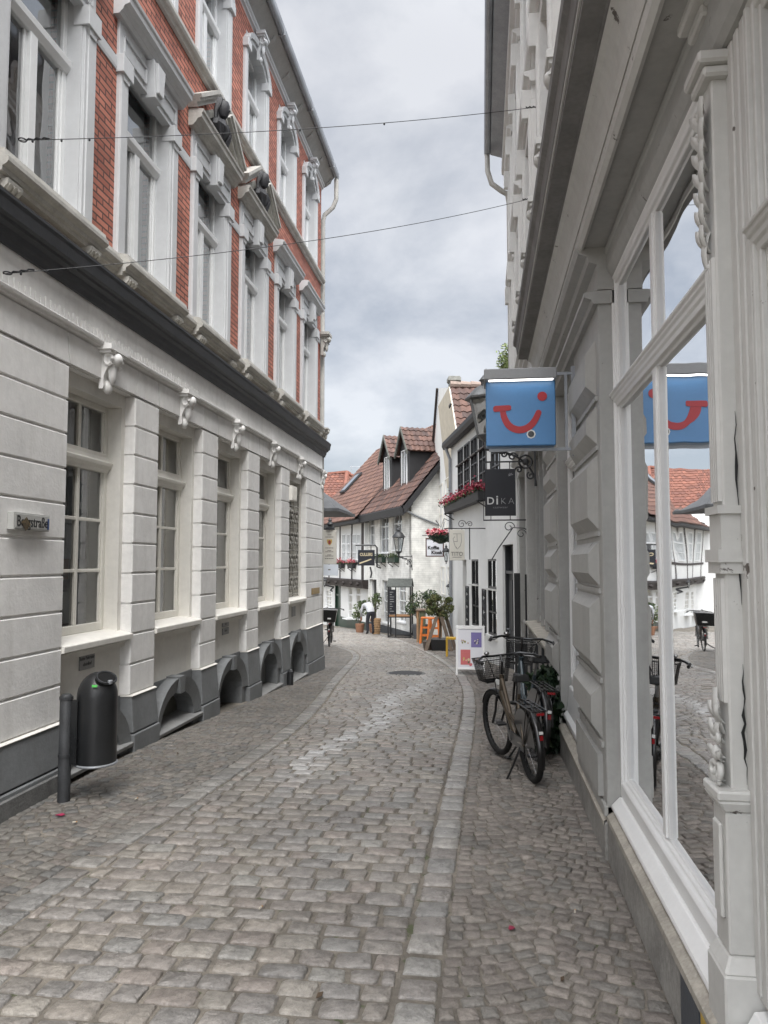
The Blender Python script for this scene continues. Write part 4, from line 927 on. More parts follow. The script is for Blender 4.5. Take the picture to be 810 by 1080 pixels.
def simple_window(M, parent, s0, s1, z0, z1, vb=1, hb=(.5,), d=-.08, fm=None, sill=True, mt=None, fw=.05, back=True, lit=False):
    fr = MB(M); f = fw * .85
    for q in ((s0, s0 + f, z0, z1), (s1 - f, s1, z0, z1), (s0 + f, s1 - f, z0, z0 + f), (s0 + f, s1 - f, z1 - f, z1)): fr.box(q[0], q[1], d - .04, d + .02, q[2], q[3])
    for k in range(vb):
        s = s0 + (s1 - s0) * (k + 1) / (vb + 1); fr.box(s - .017, s + .017, d - .03, d + .012, z0 + f, z1 - f)
    for h in hb:
        z = z0 + (z1 - z0) * h; wd = .016 if h != .62 else .03; fr.box(s0 + f, s1 - f, d - .031, d + .011, z - wd, z + wd)
    o = fr.build('window', fm or m_wframe, parent)
    pane(M, o, s0 + f, s1 - f, z0 + f, z1 - f, d - .02, mt or m_farglass)
    if back:
        b = MB(M); b.poly([(s0, d - .05, z0), (s1, d - .05, z0), (s1, d - .05, z1), (s0, d - .05, z1)]) if not lit else b.box(s0 + .02, s1 - .02, d - .3, d - .28, z0, z1)
        b.build('room', m_roomglow if lit else m_roomshade, o, loose=not lit)  # flat sheet behind the pane
    if sill:
        b = MB(M); b.box(s0 - .05, s1 + .05, d - .02, .045, z0 - .05, z0 + .005); b.build('window_sill', fm or m_wframe, o)
    return o
# ------------------------------------------------------------------ low white house with the long black upper windows (right, after the shop house)
vx = (342 - 508) / FOC
F2 = facade(.66, 14.47, (vx, 1), (-1, vx))
m_render2 = mat('fresh_white_render', (.80, .80, .78), rough=.7, var=.05, scale=1.5, bump=.1, bscale=35, streak=.14, dirt=(.55, .55, .52))
tb = thing('low_white_house', 'low white house with tall black framed upper windows, next to the grey shop house', 'house', (.6, 15, gz(15)))
z4 = 4.93
b = MB(F2)
hol = [(.30, 1.18, -1.2, 2.0), (1.75, 2.62, .08, 1.72), (3.62, 4.5, .12, 1.72), (5.15, 5.7, -1.2, 1.72), (2.6, 3.4, 3.38, 4.68), (3.6, 4.4, 3.38, 4.68), (4.58, 5.32, 3.38, 4.68), (5.5, 6.25, 3.38, 4.68), (1.3, 2.1, 3.38, 4.62)]
wall_grid(b, 0, 7.4, -1.5, z4, -.25, 0, hol); b.build('wall', m_render2, tb)
b = MB(F2); b.box(0, 7.4, -5.2, -4.9, -1.5, z4); b.box(-.02, .2, -4.9, -.25, -1.5, z4); b.box(7.2, 7.4, -4.9, -.25, -1.5, z4); b.build('rear_wall', m_render2, tb)
b = MB(F2); b.box(-.1, 7.45, -.2, .14, z4, z4 + .05); b.sweep([(.10, z4 - .05), (.21, z4 - .04), (.25, z4 + .05), (.24, z4 + .16), (.10, z4 + .16)], -.1, 7.55); b.build('eaves', m_blackboard, tb)
b = MB(F2); b.prism([(-.1, .12, z4 + .12), (7.5, .12, z4 + .12), (7.5, -5.3, z4 + .5), (-.1, -5.3, z4 + .5)], (0, 0, .06)); b.build('roof', m_slate, tb)
b = MB(F2); b.tube([(7.25, .18, z4), (7.25, .15, z4 - .12), (7.25, .06, z4 - .35), (7.25, .06, -1)], .045, 8); b.build('downpipe', m_zinc, tb, smooth=True)
for s0, s1 in ((1.3, 2.1), (2.6, 3.4), (3.6, 4.4), (4.58, 5.32), (5.5, 6.25)):
    simple_window(F2, tb, s0, s1, 3.38, 4.62 if s0 < 2 else 4.68, 1, (.25, .5, .70), d=.0, fm=m_black, sill=False, fw=.05, mt=m_glass)
    q = MB(F2); q.sweep([(0, 4.22), (.07, 4.225), (.08, 4.25), (0, 4.265)], s0 - .01, s1 + .01); q.build('window_bar', m_black, tb)
for s0, s1, z0 in ((1.75, 2.62, .08), (3.62, 4.5, .12)):
    simple_window(F2, tb, s0, s1, z0, 1.72, 1, (.3, .62), d=-.03, fm=m_black, sill=False)
    q = MB(F2); q.box(s0 - .06, s1 + .06, -.1, .05, z0 - .06, z0); q.build('window_sill', m_render, tb)
    q = MB(F2); q.box(s0 - .02, s1 + .02, .0, .07, z0 + .97, z0 + 1.0); q.build('window_bar', m_greyl, tb)
for s in (2.95, 5.0):                              # pierced black ornament panels between the windows
    q = MB(F2); z0, z1 = .02, 1.05
    q.box(s - .19, s - .16, .005, .03, z0, z1); q.box(s + .16, s + .19, .005, .03, z0, z1); q.box(s - .16, s + .16, .005, .03, z0, z0 + .03); q.box(s - .16, s + .16, .005, .03, z1 - .03, z1)
    for k in range(6):
        zc = z0 + .11 + k * .16
        q.tube([(s + .13 * math.cos(t), .02, zc + .07 * math.sin(t) * (1 if k % 2 else -1)) for t in [j * .6 for j in range(8)]], .018, 5); q.ball((s, .02, zc), .05, 1, .4, 1, 8, 5)
    q.build('ornament_panel', m_iron, tb)
q = MB(F2); q.box(.36, 1.12, -.16, -.11, -.7, 1.42); q.box(.30, .36, -.2, -.05, -.7, 1.98); q.box(1.12, 1.18, -.2, -.05, -.7, 1.98); q.box(.36, 1.12, -.2, -.05, 1.42, 1.48)
q.box(.36, 1.12, -.17, -.15, 1.48, 1.98)
for z0, z1 in ((-.5, .2), (.3, 1.3)):
    for s in (.42, .78): q.box(s, s + .28, -.11, -.095, z0, z1)
dr = q.build('door', mat('anthracite_door', (.035, .037, .04), rough=.45, var=.1), tb, bevel=.004)
q = MB(F2); q.tube([(1.05, -.10, .32), (1.05, -.05, .32), (.94, -.05, .32)], .012, 6); q.box(1.03, 1.07, -.11, -.098, .22, .42); q.build('handle', m_zinc, dr)
q = MB(F2); q.box(.62, .78, -.149, -.143, 1.55, 1.75); q.build('house_number_plate', m_card, dr)
q = MB(F2); q.box(5.18, 5.68, -.16, -.12, -.9, 1.7); q.build('door', m_blackboard, tb)
# ------------------------------------------------------------------ gabled house with chimney
vx3 = (372 - 508) / FOC
B3o = F2 @ Vector((7.45, -.45, 0))
F3 = facade(B3o.x, B3o.y, (vx3, 1), (-1, vx3))
gb3 = thing('gabled_house', 'white gabled house with square chimney and brown tiled roof behind the low white house', 'house', (B3o.x, B3o.y, gz(23)))
gp = [fpx(F3, *q) for q in ((484, 470), (474.3, 408.5), (462.8, 409.5), (455.6, 501), (453.8, 548))]
s_e, z_e = gp[4]; rs, rz = gp[0]; a1 = gp[1]; a0 = gp[2]
mrate = (a1[1] - rz) / (a1[0] - rs)
low_s = a1[0] - (a1[1] - 2.0) / mrate
wal = MB(F3); wal.prism([(a1[0], 0, a1[1]), (a0[0], 0, a0[1]), (gp[3][0], 0, gp[3][1]), (gp[4][0], 0, gp[4][1]), (gp[4][0], 0, -2), (low_s, 0, -2), (low_s, 0, 2.0)], (0, -.3, 0)); wal.build('gable_wall', m_render, gb3)
strip = MB(F3); k_ = .42
nx = Vector((a1[0] - rs, 0, a1[1] - rz)).normalized()
q0, q1 = Vector((a1[0], 0, a1[1] + .02)), Vector((a1[0] - (a1[1] - 4.2) / mrate, 0, 4.2))
inw = Vector((a0[0] - a1[0], 0, 0))
strip.prism([q0, q1, q1 + inw * 1.15, q0 + inw], (0, .03, 0)); strip.build('gable_coping', m_cream, gb3)
strip = MB(F3); strip.tube([(a0[0] + .02, .06, a0[1]), (gp[3][0] + .02, .06, gp[3][1]), (gp[4][0] + .02, .06, gp[4][1]), (gp[4][0] + .02, .06, -1)], .05, 6); strip.build('downpipe', m_timber, gb3)
an = MB(F3); zc = (a1[1] + rz) / 2 + .35; sc3 = (a1[0] + rs) / 2 + .05
for e in (-1, 0, 1): an.tube([(sc3 + .16 + e * .16 - .06, .09, zc), (sc3 + .16 + e * .16, .11, zc + .04), (sc3 + .16 + e * .16 + .07, .09, zc - .03)], .025, 5)
an.build('wall_anchor', m_iron, gb3)
ch = MB(F3); cz = a1[1]; c0_, c1_ = a1[0] + .02, a1[0] + .36; ch.box(c0_, c1_, -.33, .0, cz - .5, cz + .20); ch.box(c0_ - .02, c1_ + .02, -.36, .03, cz + .20, cz + .24); ch.box(c0_ - .05, c1_ + .05, -.39, .05, cz + .24, cz + .36); ch.box(c0_ - .02, c1_ + .02, -.36, .03, cz + .36, cz + .40)
ch.build('chimney', mat('sooty_render', (.22, .22, .20), rough=.9, var=.3, scale=5, streak=.5), gb3, bevel=.01)
R0 = F3 @ Vector((a1[0], -.015, a1[1] - .0)); Rin = (F3.to_3x3() @ Vector((0, -1, 0))) * 7; Rdn = F3.to_3x3() @ Vector((low_s - a1[0], 0, 2.0 - a1[1]))
tiles('roof', gb3, R0 + Rdn, Rin, -Rdn, BROWN)
b = MB(F3); b.prism([(a1[0], -.3, a1[1] - .1), (low_s, -.3, 1.9), (gp[4][0], -.3, -1.9), (gp[4][0], -.3, gp[4][1] - .1), (a0[0], -.3, a1[1] - .1)], (0, -6.9, 0)); b.build('attic', m_blackboard, gb3)
rd = MB(); 
for k in range(20): q = R0 + Rin * (k / 20); rd.tube([q + Vector((0, 0, .1)), q + Rin / 20 + Vector((0, 0, .08))], [.13, .11], 8)
rd.build('ridge_tile', m_tile if False else mat('ridge_tiles', (.25, .19, .16), rough=.8, var=.3), gb3, smooth=True)
def gw(u0, u1, v0, v1): 
    s1_, z1_ = fpx(F3, u0, v0); s0_, z0_ = fpx(F3, u1, v1); return s0_, s1_, z0_, z1_
for (u0, u1, vt, vb_) in ((457.6, 461.6, 517, 562), (463.6, 467.6, 512.5, 560), (470, 474.5, 506, 556)):
    s0_, s1_, z0_, z1_ = gw(u0, u1, vt, vb_); simple_window(F3, gb3, s0_, s1_, z0_, z1_, 0, (.36, .7), d=.012, sill=False, fm=m_frame, fw=.04)
for (u0, u1) in ((459.6, 463.4), (466.2, 470), (473, 477.6)):
    s0_, s1_, z0_, z1_ = gw(u0, u1, 597.5, 628); simple_window(F3, gb3, s0_, s1_, z0_, z1_, 0, (.5,), d=.012, sill=False, fm=m_frame, fw=.04)
m_dullglass = glass_mat('dull_glass', (.7, .72, .72), .35, .02, .03)
# ------------------------------------------------------------------ white brick house with two dormers
vx2 = (140 - 508) / FOC
K = at(434, 600, 28.2)
FW = facade(K.x, K.y, (vx2, 1), (-1, vx2))
wh = thing('dormer_house', 'whitewashed brick house with brown tiled roof and two black dormers facing up the lane', 'house', (K.x, K.y, gz(28)))
LS = 6.05; zE = 4.1
gF = lambda: None
wins_up = [((384.5 + 4.5), 395, 541.5, 575), (400.5, 409.8, 538.5, 583), (414, 423.8, 535, 580)]
def fw_rect(u0, u1, vt, vb_, d=0):
    s0_, z0_ = fpx(FW, (u0 + u1) / 2, vb_, d); _, z1_ = fpx(FW, (u0 + u1) / 2, vt, d); sa, _ = fpx(FW, u1, (vt + vb_) / 2, d); sb, _ = fpx(FW, u0, (vt + vb_) / 2, d); return sa, sb, z0_, z1_
rects = [fw_rect(*q) for q in wins_up]
gr_ = [fw_rect(403.2, 411, 612, 657), fw_rect(419, 428, 612, 656)]
dr_ = fw_rect(389.5, 397, 611, 660)
b = MB(FW); wall_grid(b, 0, LS, -2.2, zE, -.3, 0, [tuple(r) for r in rects] + [tuple(r) for r in gr_] + [(dr_[0], dr_[1], -2.2, dr_[3])]); b.build('wall', m_wbrick, wh)
b = MB(FW); RD = -2.2; zR = zE + (-RD + .0) * 1.24
b.prism([(-.001, -.3, -2.2), (-.001, 2 * RD, -2.2), (-.001, 2 * RD, zE - .05), (-.001, RD, zR - .1), (-.001, -.0, zE - .05), (-.001, 0, -2.2)], (.25, 0, 0)); b.prism([(LS - .25, 0, -2.2), (LS - .25, 2 * RD, -2.2), (LS - .25, 2 * RD, zE - .05), (LS - .25, RD, zR - .1), (LS - .25, 0, zE - .05)], (.24, 0, 0)); b.box(0, LS, 2 * RD - .2, 2 * RD, -2.2, zE); b.build('gable_wall', m_wbrick, wh)
b = MB(FW); b.box(-.02, LS, .002, .035, -2.2, -.95); b.build('plinth', m_dplinth, wh)
b = MB(FW); b.sweep([(-.02, zE - .1), (.02, zE - .30), (.40, zE - .72), (.50, zE - .70), (.53, zE - .42), (.47, zE - .38), (.44, zE - .46), (.0, zE + .0)], -.24, LS + .15)
b.build('eaves', m_blackboard, wh)
b = MB(FW); sl = 1.24
b.prism([(-.28, .42, zE - .42), (-.28, RD, zR + .0), (-.28, RD, zR - .26), (-.28, .36, zE - .66)], (.07, 0, 0)); b.build('barge_board', m_blackboard, wh); b = MB(FW); b.prism([(LS + .08, .42, zE - .42), (LS + .08, RD, zR + .0), (LS + .08, RD, zR - .24), (LS + .08, .36, zE - .64)], (.07, 0, 0)); b.build('barge_board', m_blackboard, wh)
P0 = FW @ Vector((-.26, .44, zE - .40)); Ue = FW.to_3x3() @ Vector((LS + .40, 0, 0)); Vs = FW.to_3x3() @ Vector((0, RD - .44, zR - zE + .44))
tiles('roof', wh, P0, Ue, Vs, BROWN)
b = MB(FW); b.prism([(-.26, RD, zR + .03), (LS + .14, RD, zR + .03), (LS + .14, 2 * RD - .4, zE - .4), (-.26, 2 * RD - .4, zE - .4)], (0, 0, -.05)); b.build('roof', m_slate, wh)
b = MB(FW); b.tube([(-.1, .40, zE - .33), (-.12, .2, zE - .55), (-.04, -.1, zE - .68), (-.06, -1.2, zE - 1.1), (-.06, -1.25, -1.5)], .04, 6); b.build('downpipe', m_zinc, wh)
for r in rects: simple_window(FW, wh, *r, 1, (.33, .62, .82), d=-.1)
for r in gr_: simple_window(FW, wh, *r, 1, (.25, .5, .74), d=-.1)
q = MB(FW); q.box(dr_[0] + .05, dr_[1] - .05, -.25, -.2, -1.9, dr_[3]); q.build('door', m_black, wh)
for cu, pk, f0, f1, wv in ((427, (424.5, 450), (432, 498), (422, 500), 0), (408, (406.8, 458.8), (413.5, 504), (404, 506), 0)):
    dd = -.42
    sB, zB = fpx(FW, f0[0], f0[1], dd); sA, zA = fpx(FW, f1[0], f1[1], dd); sP, zP = fpx(FW, pk[0], pk[1], dd + .15)
    zB = zE + (-dd) * sl - .05; zW = zP - .80; sm = (sA + sB) / 2; hw = max(.55, abs(sA - sB) / 2)
    dm = MB(FW); back = RD - .1
    dm.prism([(sm - hw, dd, zB - .1), (sm + hw, dd, zB - .1), (sm + hw, dd, zW), (sm, dd, zP - .1), (sm - hw, dd, zW)], (0, back - dd, 0)); o = dm.build('dormer', m_blackboard, wh)
    simple_window(FW, o, sm - .33, sm + .33, zB + .06, zW - .12, 1, (), d=dd + .024, sill=False, back=True, fw=.035, mt=m_dullglass)
    m_gt = mat('grey_timber', (.13, .135, .12), rough=.8, var=.2)
    for e in (-1, 1): g2 = MB(FW); g2.prism([(sm, dd + .2, zP + .05), (sm + e * (hw + .22), dd + .2, zW - .24), (sm + e * (hw + .18), dd + .2, zW - .38), (sm, dd + .2, zP - .13)], (0, -.06, 0)); g2.build('barge_board', m_gt, o)
    for e in (-1, 1):
        tiles('dormer_roof', o, FW @ Vector((sm + e * (hw + .2), dd + .18, zW - .25)), FW.to_3x3() @ Vector((0, back - dd - .1, 0)), FW.to_3x3() @ Vector((-e * (hw + .2), 0, zP - zW + .25)), BROWN, tw=.22, th=.28)
# ------------------------------------------------------------------ half-timbered house
vx4 = (110 - 508) / FOC
T = at(384.4, 600, 33.4)
FT = facade(T.x, T.y, (vx4, 1), (-1, vx4))
ht = thing('timbered_house', 'half timbered house with dark jettied beam and brown tiled roof behind the white dormer house', 'house', (T.x, T.y, gz(33)))
sL, _ = fpx(FT, 338, 600); _, zJ = fpx(FT, 370, 611.5); _, zEv = fpx(FT, 376, 549)
sM = sL + 1.0; sL += 7.5
def ft(u0, u1, vt, vb_, d=0):
    _, z0_ = fpx(FT, (u0 + u1) / 2, vb_, d); _, z1_ = fpx(FT, (u0 + u1) / 2, vt, d); sa, _ = fpx(FT, u1, 600, d); sb, _ = fpx(FT, u0, 600, d); return sa, sb, z0_, z1_
b = MB(FT); b.box(0, sL, -.3, -.012, zJ, zEv + .3); b.box(0, sL, -5, -4.7, -2.2, zEv); b.box(sL - .3, sL, -4.7, -.3, -2.2, zEv); b.build('upper_wall', m_render, ht)
b = MB(FT)
b.sweep([(-.3, zJ - .38), (.06, zJ - .34), (.14, zJ - .02), (.10, zJ + .04), (-.25, zJ + .04)], -.05, sL)
for u in (382.3, 371, 358.5, 347, 337, 327, 318): s, _ = fpx(FT, u, 600); b.box(s - (.16 if u > 380 else .08), s + (.16 if u > 380 else .08), -.1, .01, zJ, zEv + .25)
_, zz = fpx(FT, 366, 594); b.box(0, sL, -.1, .012, zz - .06, zz + .06); b.box(0, sL, -.3, .014, zEv + .0, zEv + .28)
for u in (381, 374, 366, 358, 350, 342, 334, 326, 318): s, _ = fpx(FT, u, 600); b.tube([(s, .15, zJ - .16), (s, .24, zJ - .18)], .09, 6)
b.build('timber_frame', m_timber, ht)
b = MB(FT); lw = [ft(367.5, 371.5, 612.5, 652, -.25), ft(375.5, 380, 612.5, 652, -.25), ft(344, 350, 622, 641, -.25), ft(334, 339, 622, 645, -.25), ft(325, 330, 622, 645, -.25)]
dd_ = ft(353.5, 359.5, 615, 664, -.25)
wall_grid(b, -.3, sL, -2.4, zJ - .05, -.5, -.25, [tuple(q) for q in lw] + [(dd_[0], dd_[1], -2.4, dd_[3])]); b.build('wall', m_render, ht)
b = MB(FT); b.box(-.3, dd_[0], -.249, -.22, -2.4, -1.05); b.build('plinth', m_green, ht)
q = MB(FT); q.box(dd_[0], dd_[1], -.40, -.33, -2.4, dd_[3]); q.box(dd_[0], dd_[0] + .08, -.33, -.24, -2.4, dd_[3]); q.box(dd_[1] - .08, dd_[1], -.33, -.24, -2.4, dd_[3]); q.box(dd_[0] + .08, dd_[1] - .08, -.33, -.28, dd_[3] - .65, dd_[3] - .55); q.build('door', m_green, ht)
for k, r in enumerate(lw): simple_window(FT, ht, *r, 1, (.2, .4, .62, .8), d=-.30, lit=True)
for (u0, u1) in ((361.2, 365.2), (366.2, 369.8), (372.5, 376.5), (377, 380.5), (349.5, 353.5), (339.5, 343.5), (330, 334), (321, 325)):
    r = ft(u0, u1, 563, 591); simple_window(FT, ht, *r, 1, (.3, .62), d=.02, sill=False, lit=False, fw=.06)
vz = 1.08
P0 = FT @ Vector((-.35, .55, zEv - .02)); Ue = FT.to_3x3() @ Vector((sM + .7, 0, 0)); rise = 4.6; Vs = FT.to_3x3() @ Vector((0, -rise / vz, rise))
tiles('roof', ht, P0, Ue, Vs, [(.112, .058, .043), (.096, .05, .04), (.128, .067, .049)])
b = MB(FT); b.box(-.35, sL + .5, -.1, .5, zEv - .16, zEv - .03); b.build('eaves', m_blackboard, ht)
b = MB(FT); b.prism([(sM + .25, .3, zEv - .1), (sM + .25, -rise / vz, zEv + rise - .1), (sM + .25, -2 * rise / vz, zEv - .1)], (-.1, 0, 0)); b.build('gable_wall', m_timber, ht)
tiles('annex_roof', ht, FT @ Vector((sM + .36, .5, zEv - .04)), FT.to_3x3() @ Vector((sL - sM + .3, 0, 0)), FT.to_3x3() @ Vector((0, -3.2, 1.15)), BROWN)
b = MB(FT); s5 = sM * .80
for (d, z0) in ((0, 0),): 
    n_ = .09; b.prism([(s5 - .45, -1.0, zEv + 1.72 + n_), (s5 + .45, -1.0, zEv + 1.72 + n_), (s5 + .45, -2.0, zEv + 2.80 + n_), (s5 - .45, -2.0, zEv + 2.80 + n_)], (0, .06, .06))
sk_ = b.build('skylight', m_blackboard, ht)
b = MB(FT); b.poly([(s5 - .36, -1.02, zEv + 1.88 + n_), (s5 + .36, -1.02, zEv + 1.88 + n_), (s5 + .36, -1.84, zEv + 2.765 + n_), (s5 - .36, -1.84, zEv + 2.765 + n_)]); b.build('pane', glass_mat('skylight_glass', (.5, .5, .5), 3, .4, 0), sk_)
# ------------------------------------------------------------------ house with the bright orange hipped roof, further back
ap = at(366, 500, 50); lf = at(341, 545, 47); rt_ = at(392, 545, 47)
oh = thing('orange_roof_house', 'distant house with bright orange hipped tile roof beyond the timbered house', 'house', (ap.x, ap.y, gz(50)))
zb_ = lf.z
ap2 = Vector((ap.x - 5.0, ap.y + 3.0, ap.z)); c0 = Vector((lf.x - 5, lf.y - 1.5, zb_)); c1 = Vector((ap.x + .6, ap.y - 5.2, zb_)); c2 = Vector((ap.x + 4.2, ap.y + 1.5, zb_)); c3 = Vector((ap.x - 3, ap.y + 8, zb_))
def tri_roof(a, b_, c_, d_=None):
    e_ = (b_ - a); up = c_ - a; up = up - e_ * (up.dot(e_) / e_.dot(e_)); planes = []
    nrm = e_.cross(up)
    def pl(p, q, inside):
        n_ = (q - p).cross(nrm); 
        if (inside - p).dot(n_) > 0: n_ = -n_
        planes.append((p, n_))
    cen = (a + b_ + c_) / 3
    pl(a, d_ or c_, cen); pl(b_, c_, cen)
    ex = e_ * .3
    tiles('roof', oh, a - ex, e_ + 2 * ex, up, ORANGE, planes, tw=.28, th=.38)
tri_roof(c0, c1, ap, ap2); tri_roof(c1, c2, ap)
b = MB()
for p, q in ((ap, c1), (ap, ap2), (ap, c2)): b.tube([p + Vector((0, 0, .1)), q + Vector((0, 0, .1))], .16, 6)
b.build('ridge_tile', mat('orange_ridge', (.17, .062, .04), rough=.8, var=.3), oh)
b = MB(); b.hexa([Vector((q.x, q.y, -2.6)) for q in (c0, c1, c2, c3)], [Vector((q.x, q.y, zb_ + .05)) for q in (c0, c1, c2, c3)]); b.build('wall', m_render, oh)
b = MB(); b.poly([c2, c3, ap2, ap]); b.build('roof', mat('orange_rear', (.36, .11, .06)), oh)
b = MB(); q = ap + Vector((.3, 0, 0)); b.tube([q, q + Vector((0, 0, .55))], .02, 5); b.tube([q + Vector((-.1, 0, .5)), q + Vector((1.0, 0, .45))], .015, 5); b.build('aerial', m_zinc, oh)
# ------------------------------------------------------------------ slate canopied building just past the corner of the brick house
cb_ = thing('corner_building', 'low white building with grey slate canopy, just past the corner of the brick house', 'house', (-4.6, 17, gz(17)))
e = at(357, 539, 17.6)
b = MB(); x0 = -6.4; y0, y1 = 17.6, 20.0
b.hexa([(x0, y0, e.z), (e.x, y0, e.z), (e.x, y1, e.z), (x0, y1, e.z)], [(x0, y0, e.z + .07), (e.x, y0, e.z + .07), (e.x, y1, e.z + .07), (x0, y1, e.z + .07)])
b.hexa([(x0, y0 + .03, e.z + .07), (e.x - .03, y0 + .03, e.z + .07), (e.x - .03, y1, e.z + .07), (x0, y1, e.z + .07)], [(x0, y0 + 1.0, e.z + .95), (e.x - 1.2, y0 + 1.0, e.z + .95), (e.x - 1.2, y1 - .4, e.z + .95), (x0, y1 - .4, e.z + .95)])
b.build('canopy_roof', m_slate, cb_)
b = MB(); b.box(x0, x0 + .9, 18.1, 20.0, -1.6, e.z + .02); b.build('wall', m_render, cb_)
b = MB(); b.box(-6.3, -5.7, 18.06, 18.11, -.9, 1.2); b.build('door', m_green, cb_)
# ------------------------------------------------------------------ signs on the brick house
o = at(8.5, 550, 4.5); 
def on_left(u, v, d=0): s, z = fpx(FL, u, v, d); return s, z
s0, zt = on_left(7.5, 538.5); s1, zb = on_left(45, 559); zc = 1.925; hh = .058
st = thing('street_sign', 'grey street name sign with black lettering and a torn sticker, on the left wall', 'street sign', FL @ Vector(((s0 + s1) / 2, .01, zc)))
m_signgrey = mat('sign_grey', (.44, .44, .42), rough=.4, var=.06)
b = MB(FL); b.box(s0, s1, .002, .05, zc - hh, zc + hh); b.box(s0 + .01, s1 - .01, .05, .054, zc - hh + .01, zc + hh - .01); b.build('board', m_signgrey, st, bevel=.004)
text('Bergstraße', FL @ Vector(((s0 + s1) / 2, .0545, zc - .034)), (0, 1, 0), (0, 0, 1), .104, m_black, st, bold=.0, sx=.80)
b = MB(FL); sm = s0 + .12; b.prism([(sm, .0575, zc - .065), (sm + .055, .0575, zc - .02), (sm + .01, .0575, zc + .03), (sm - .05, .0575, zc - .01)], (0, .002, 0)); b.build('sticker', mat('torn_sticker', (.12, .09, .05), rough=.6, var=.8, scale=40), st)
b = MB(FL); b.prism([(s1 - .035, .0545, zc - .045), (s1 - .012, .0545, zc - .045), (s1 - .012, .0545, zc + .03), (s1 - .03, .0545, zc + .03)], (0, .002, 0)); b.build('sticker', mat('blue_scribble', (.05, .09, .22), rough=.6), st)
m_plq = mat('grey_plaque', (.27, .27, .265), rough=.45, var=.08, metal=.4)
def plaque(u0, u1, v0, v1, lines, label, size, d=-.1, mt=None):
    s0, z1 = fpx(FL, u0, (v0 + v1) / 2, d)[0], fpx(FL, (u0 + u1) / 2, v0, d)[1]; s1, z0 = fpx(FL, u1, (v0 + v1) / 2, d)[0], fpx(FL, (u0 + u1) / 2, v1, d)[1]
    t = thing('plaque', label, 'plaque', FL @ Vector(((s0 + s1) / 2, d, (z0 + z1) / 2)))
    b = MB(FL); b.box(s0, s1, d + .001, d + .012, z0, z1); b.build('plate', mt or m_plq, t, bevel=.002)
    for k, l in enumerate(lines): text(l, FL @ Vector(((s0 + s1) / 2, d + .0125, z1 - (z1 - z0) * (k + .85) / (len(lines) + .5))), (0, 1, 0), (0, 0, 1), size, m_black, t, depth=.0008, sx=.85)
    return t
plaque(83, 98.5, 684, 705.5, ['Bitte', 'keine Fahrräder', 'abstellen!'], 'grey plaque with three lines of black writing under the first window, above the bin', .042)
plaque(234, 240.5, 654, 661, ['Bitte', 'frei'], 'upper of two small grey plaques under the third window', .05)
plaque(234, 240.5, 662, 669, ['halten'], 'lower of two small grey plaques under the third window', .05)
plaque(307.5, 311, 637, 650, [], 'narrow grey plaque under the grilled window', .05)
plaque(328.5, 336.5, 620, 626.5, [], 'small brass plaque on the last banded pier of the brick house', .05, d=.0, mt=m_gold)
# ------------------------------------------------------------------ litter bin on its post
pb = Vector((-2.87, 5.02, 0))
bn = thing('litter_bin', 'dark grey domed litter bin hung on a short post at the left wall', 'litter bin', pb)
m_bin = mat('anthracite_bin', (.013, .0138, .015), rough=.36, var=.25, scale=5, bump=.06, streak=.3, dirt=(.045, .045, .045), roughvar=.12)
b = MB(); b.lathe([(.042, -.05), (.042, .72), (.03, .735)], pb, 14); 
for z in (.31, .70): b.lathe([(.046, z), (.046, z + .02)], pb, 14)
b.build('post', mat('weathered_post', (.035, .037, .04), rough=.6, var=.35, scale=8), bn, smooth=True)
c = pb + Vector((.165, .12, 0)); b = MB(); b.box(pb.x + .01, pb.x + .09, pb.y - .012, pb.y + .05, .26, .69); b.build('bracket', m_bin, bn)
b = MB(); prof = [(.02, .235), (.138, .235), (.138, .70)] + [(.138 * math.cos(t), .70 + .175 * math.sin(t)) for t in [k * .2 for k in range(1, 8)]] + [(.005, .875)]
b.lathe(prof, c, 30); b.build('body', m_bin, bn, smooth=True)
b = MB(); b.torus(c + Vector((0, 0, .243)), (0, 0, 1), .138, .009, 34, 8); b.build('hoop', m_zinc, bn, smooth=True)
dirv = Vector((.55, -.25, .75)).normalized(); side = Vector((0, 0, 1)).cross(dirv).normalized(); upv = dirv.cross(side)
mc_ = c + Vector((0, 0, .70)) + Vector((dirv.x * .124, dirv.y * .124, dirv.z * .157)) + dirv * .02
q = [mc_ + side * .075 * math.cos(t) + upv * .058 * math.sin(t) for t in [k * .3142 for k in range(20)]]
b = MB(); b.hexa([p - dirv * .03 for p in q], [p + dirv * .006 for p in q]); b.build('mouth', mat('bin_mouth_shade', (.004, .004, .004), rough=1, var=0, bump=0), bn)  # near-black disc on the dome, painted as the shade inside the opening
b = MB(); b.tube([p + dirv * .004 for p in q], .008, 6, closed=True); b.build('mouth_rim', m_bin, bn, smooth=True)
ash = mc_ - upv * .045 + dirv * .012
b = MB(); b.lathe([(.022, 0), (.024, .02), (.02, .024)], ash - Vector((0, 0, .016)), 12, .7, 1); b.build('ashtray', m_zinc, bn, smooth=True)
b = MB(); d2 = Vector((.12, -.95, .25)).normalized(); p = c + Vector((.03, 0, .775)) + Vector((d2.x * .138, d2.y * .133, d2.z * .08)); r_ = Vector((1, .1, 0)).normalized(); u_ = d2.cross(r_) * -1
b.prism([p - r_ * .018 - u_ * .008, p + r_ * .018 - u_ * .008, p + r_ * .018 + u_ * .008, p - r_ * .018 + u_ * .008], d2 * .008); b.build('sticker', mat('green_sticker', (.08, .45, .08), rough=.4, var=0), bn)
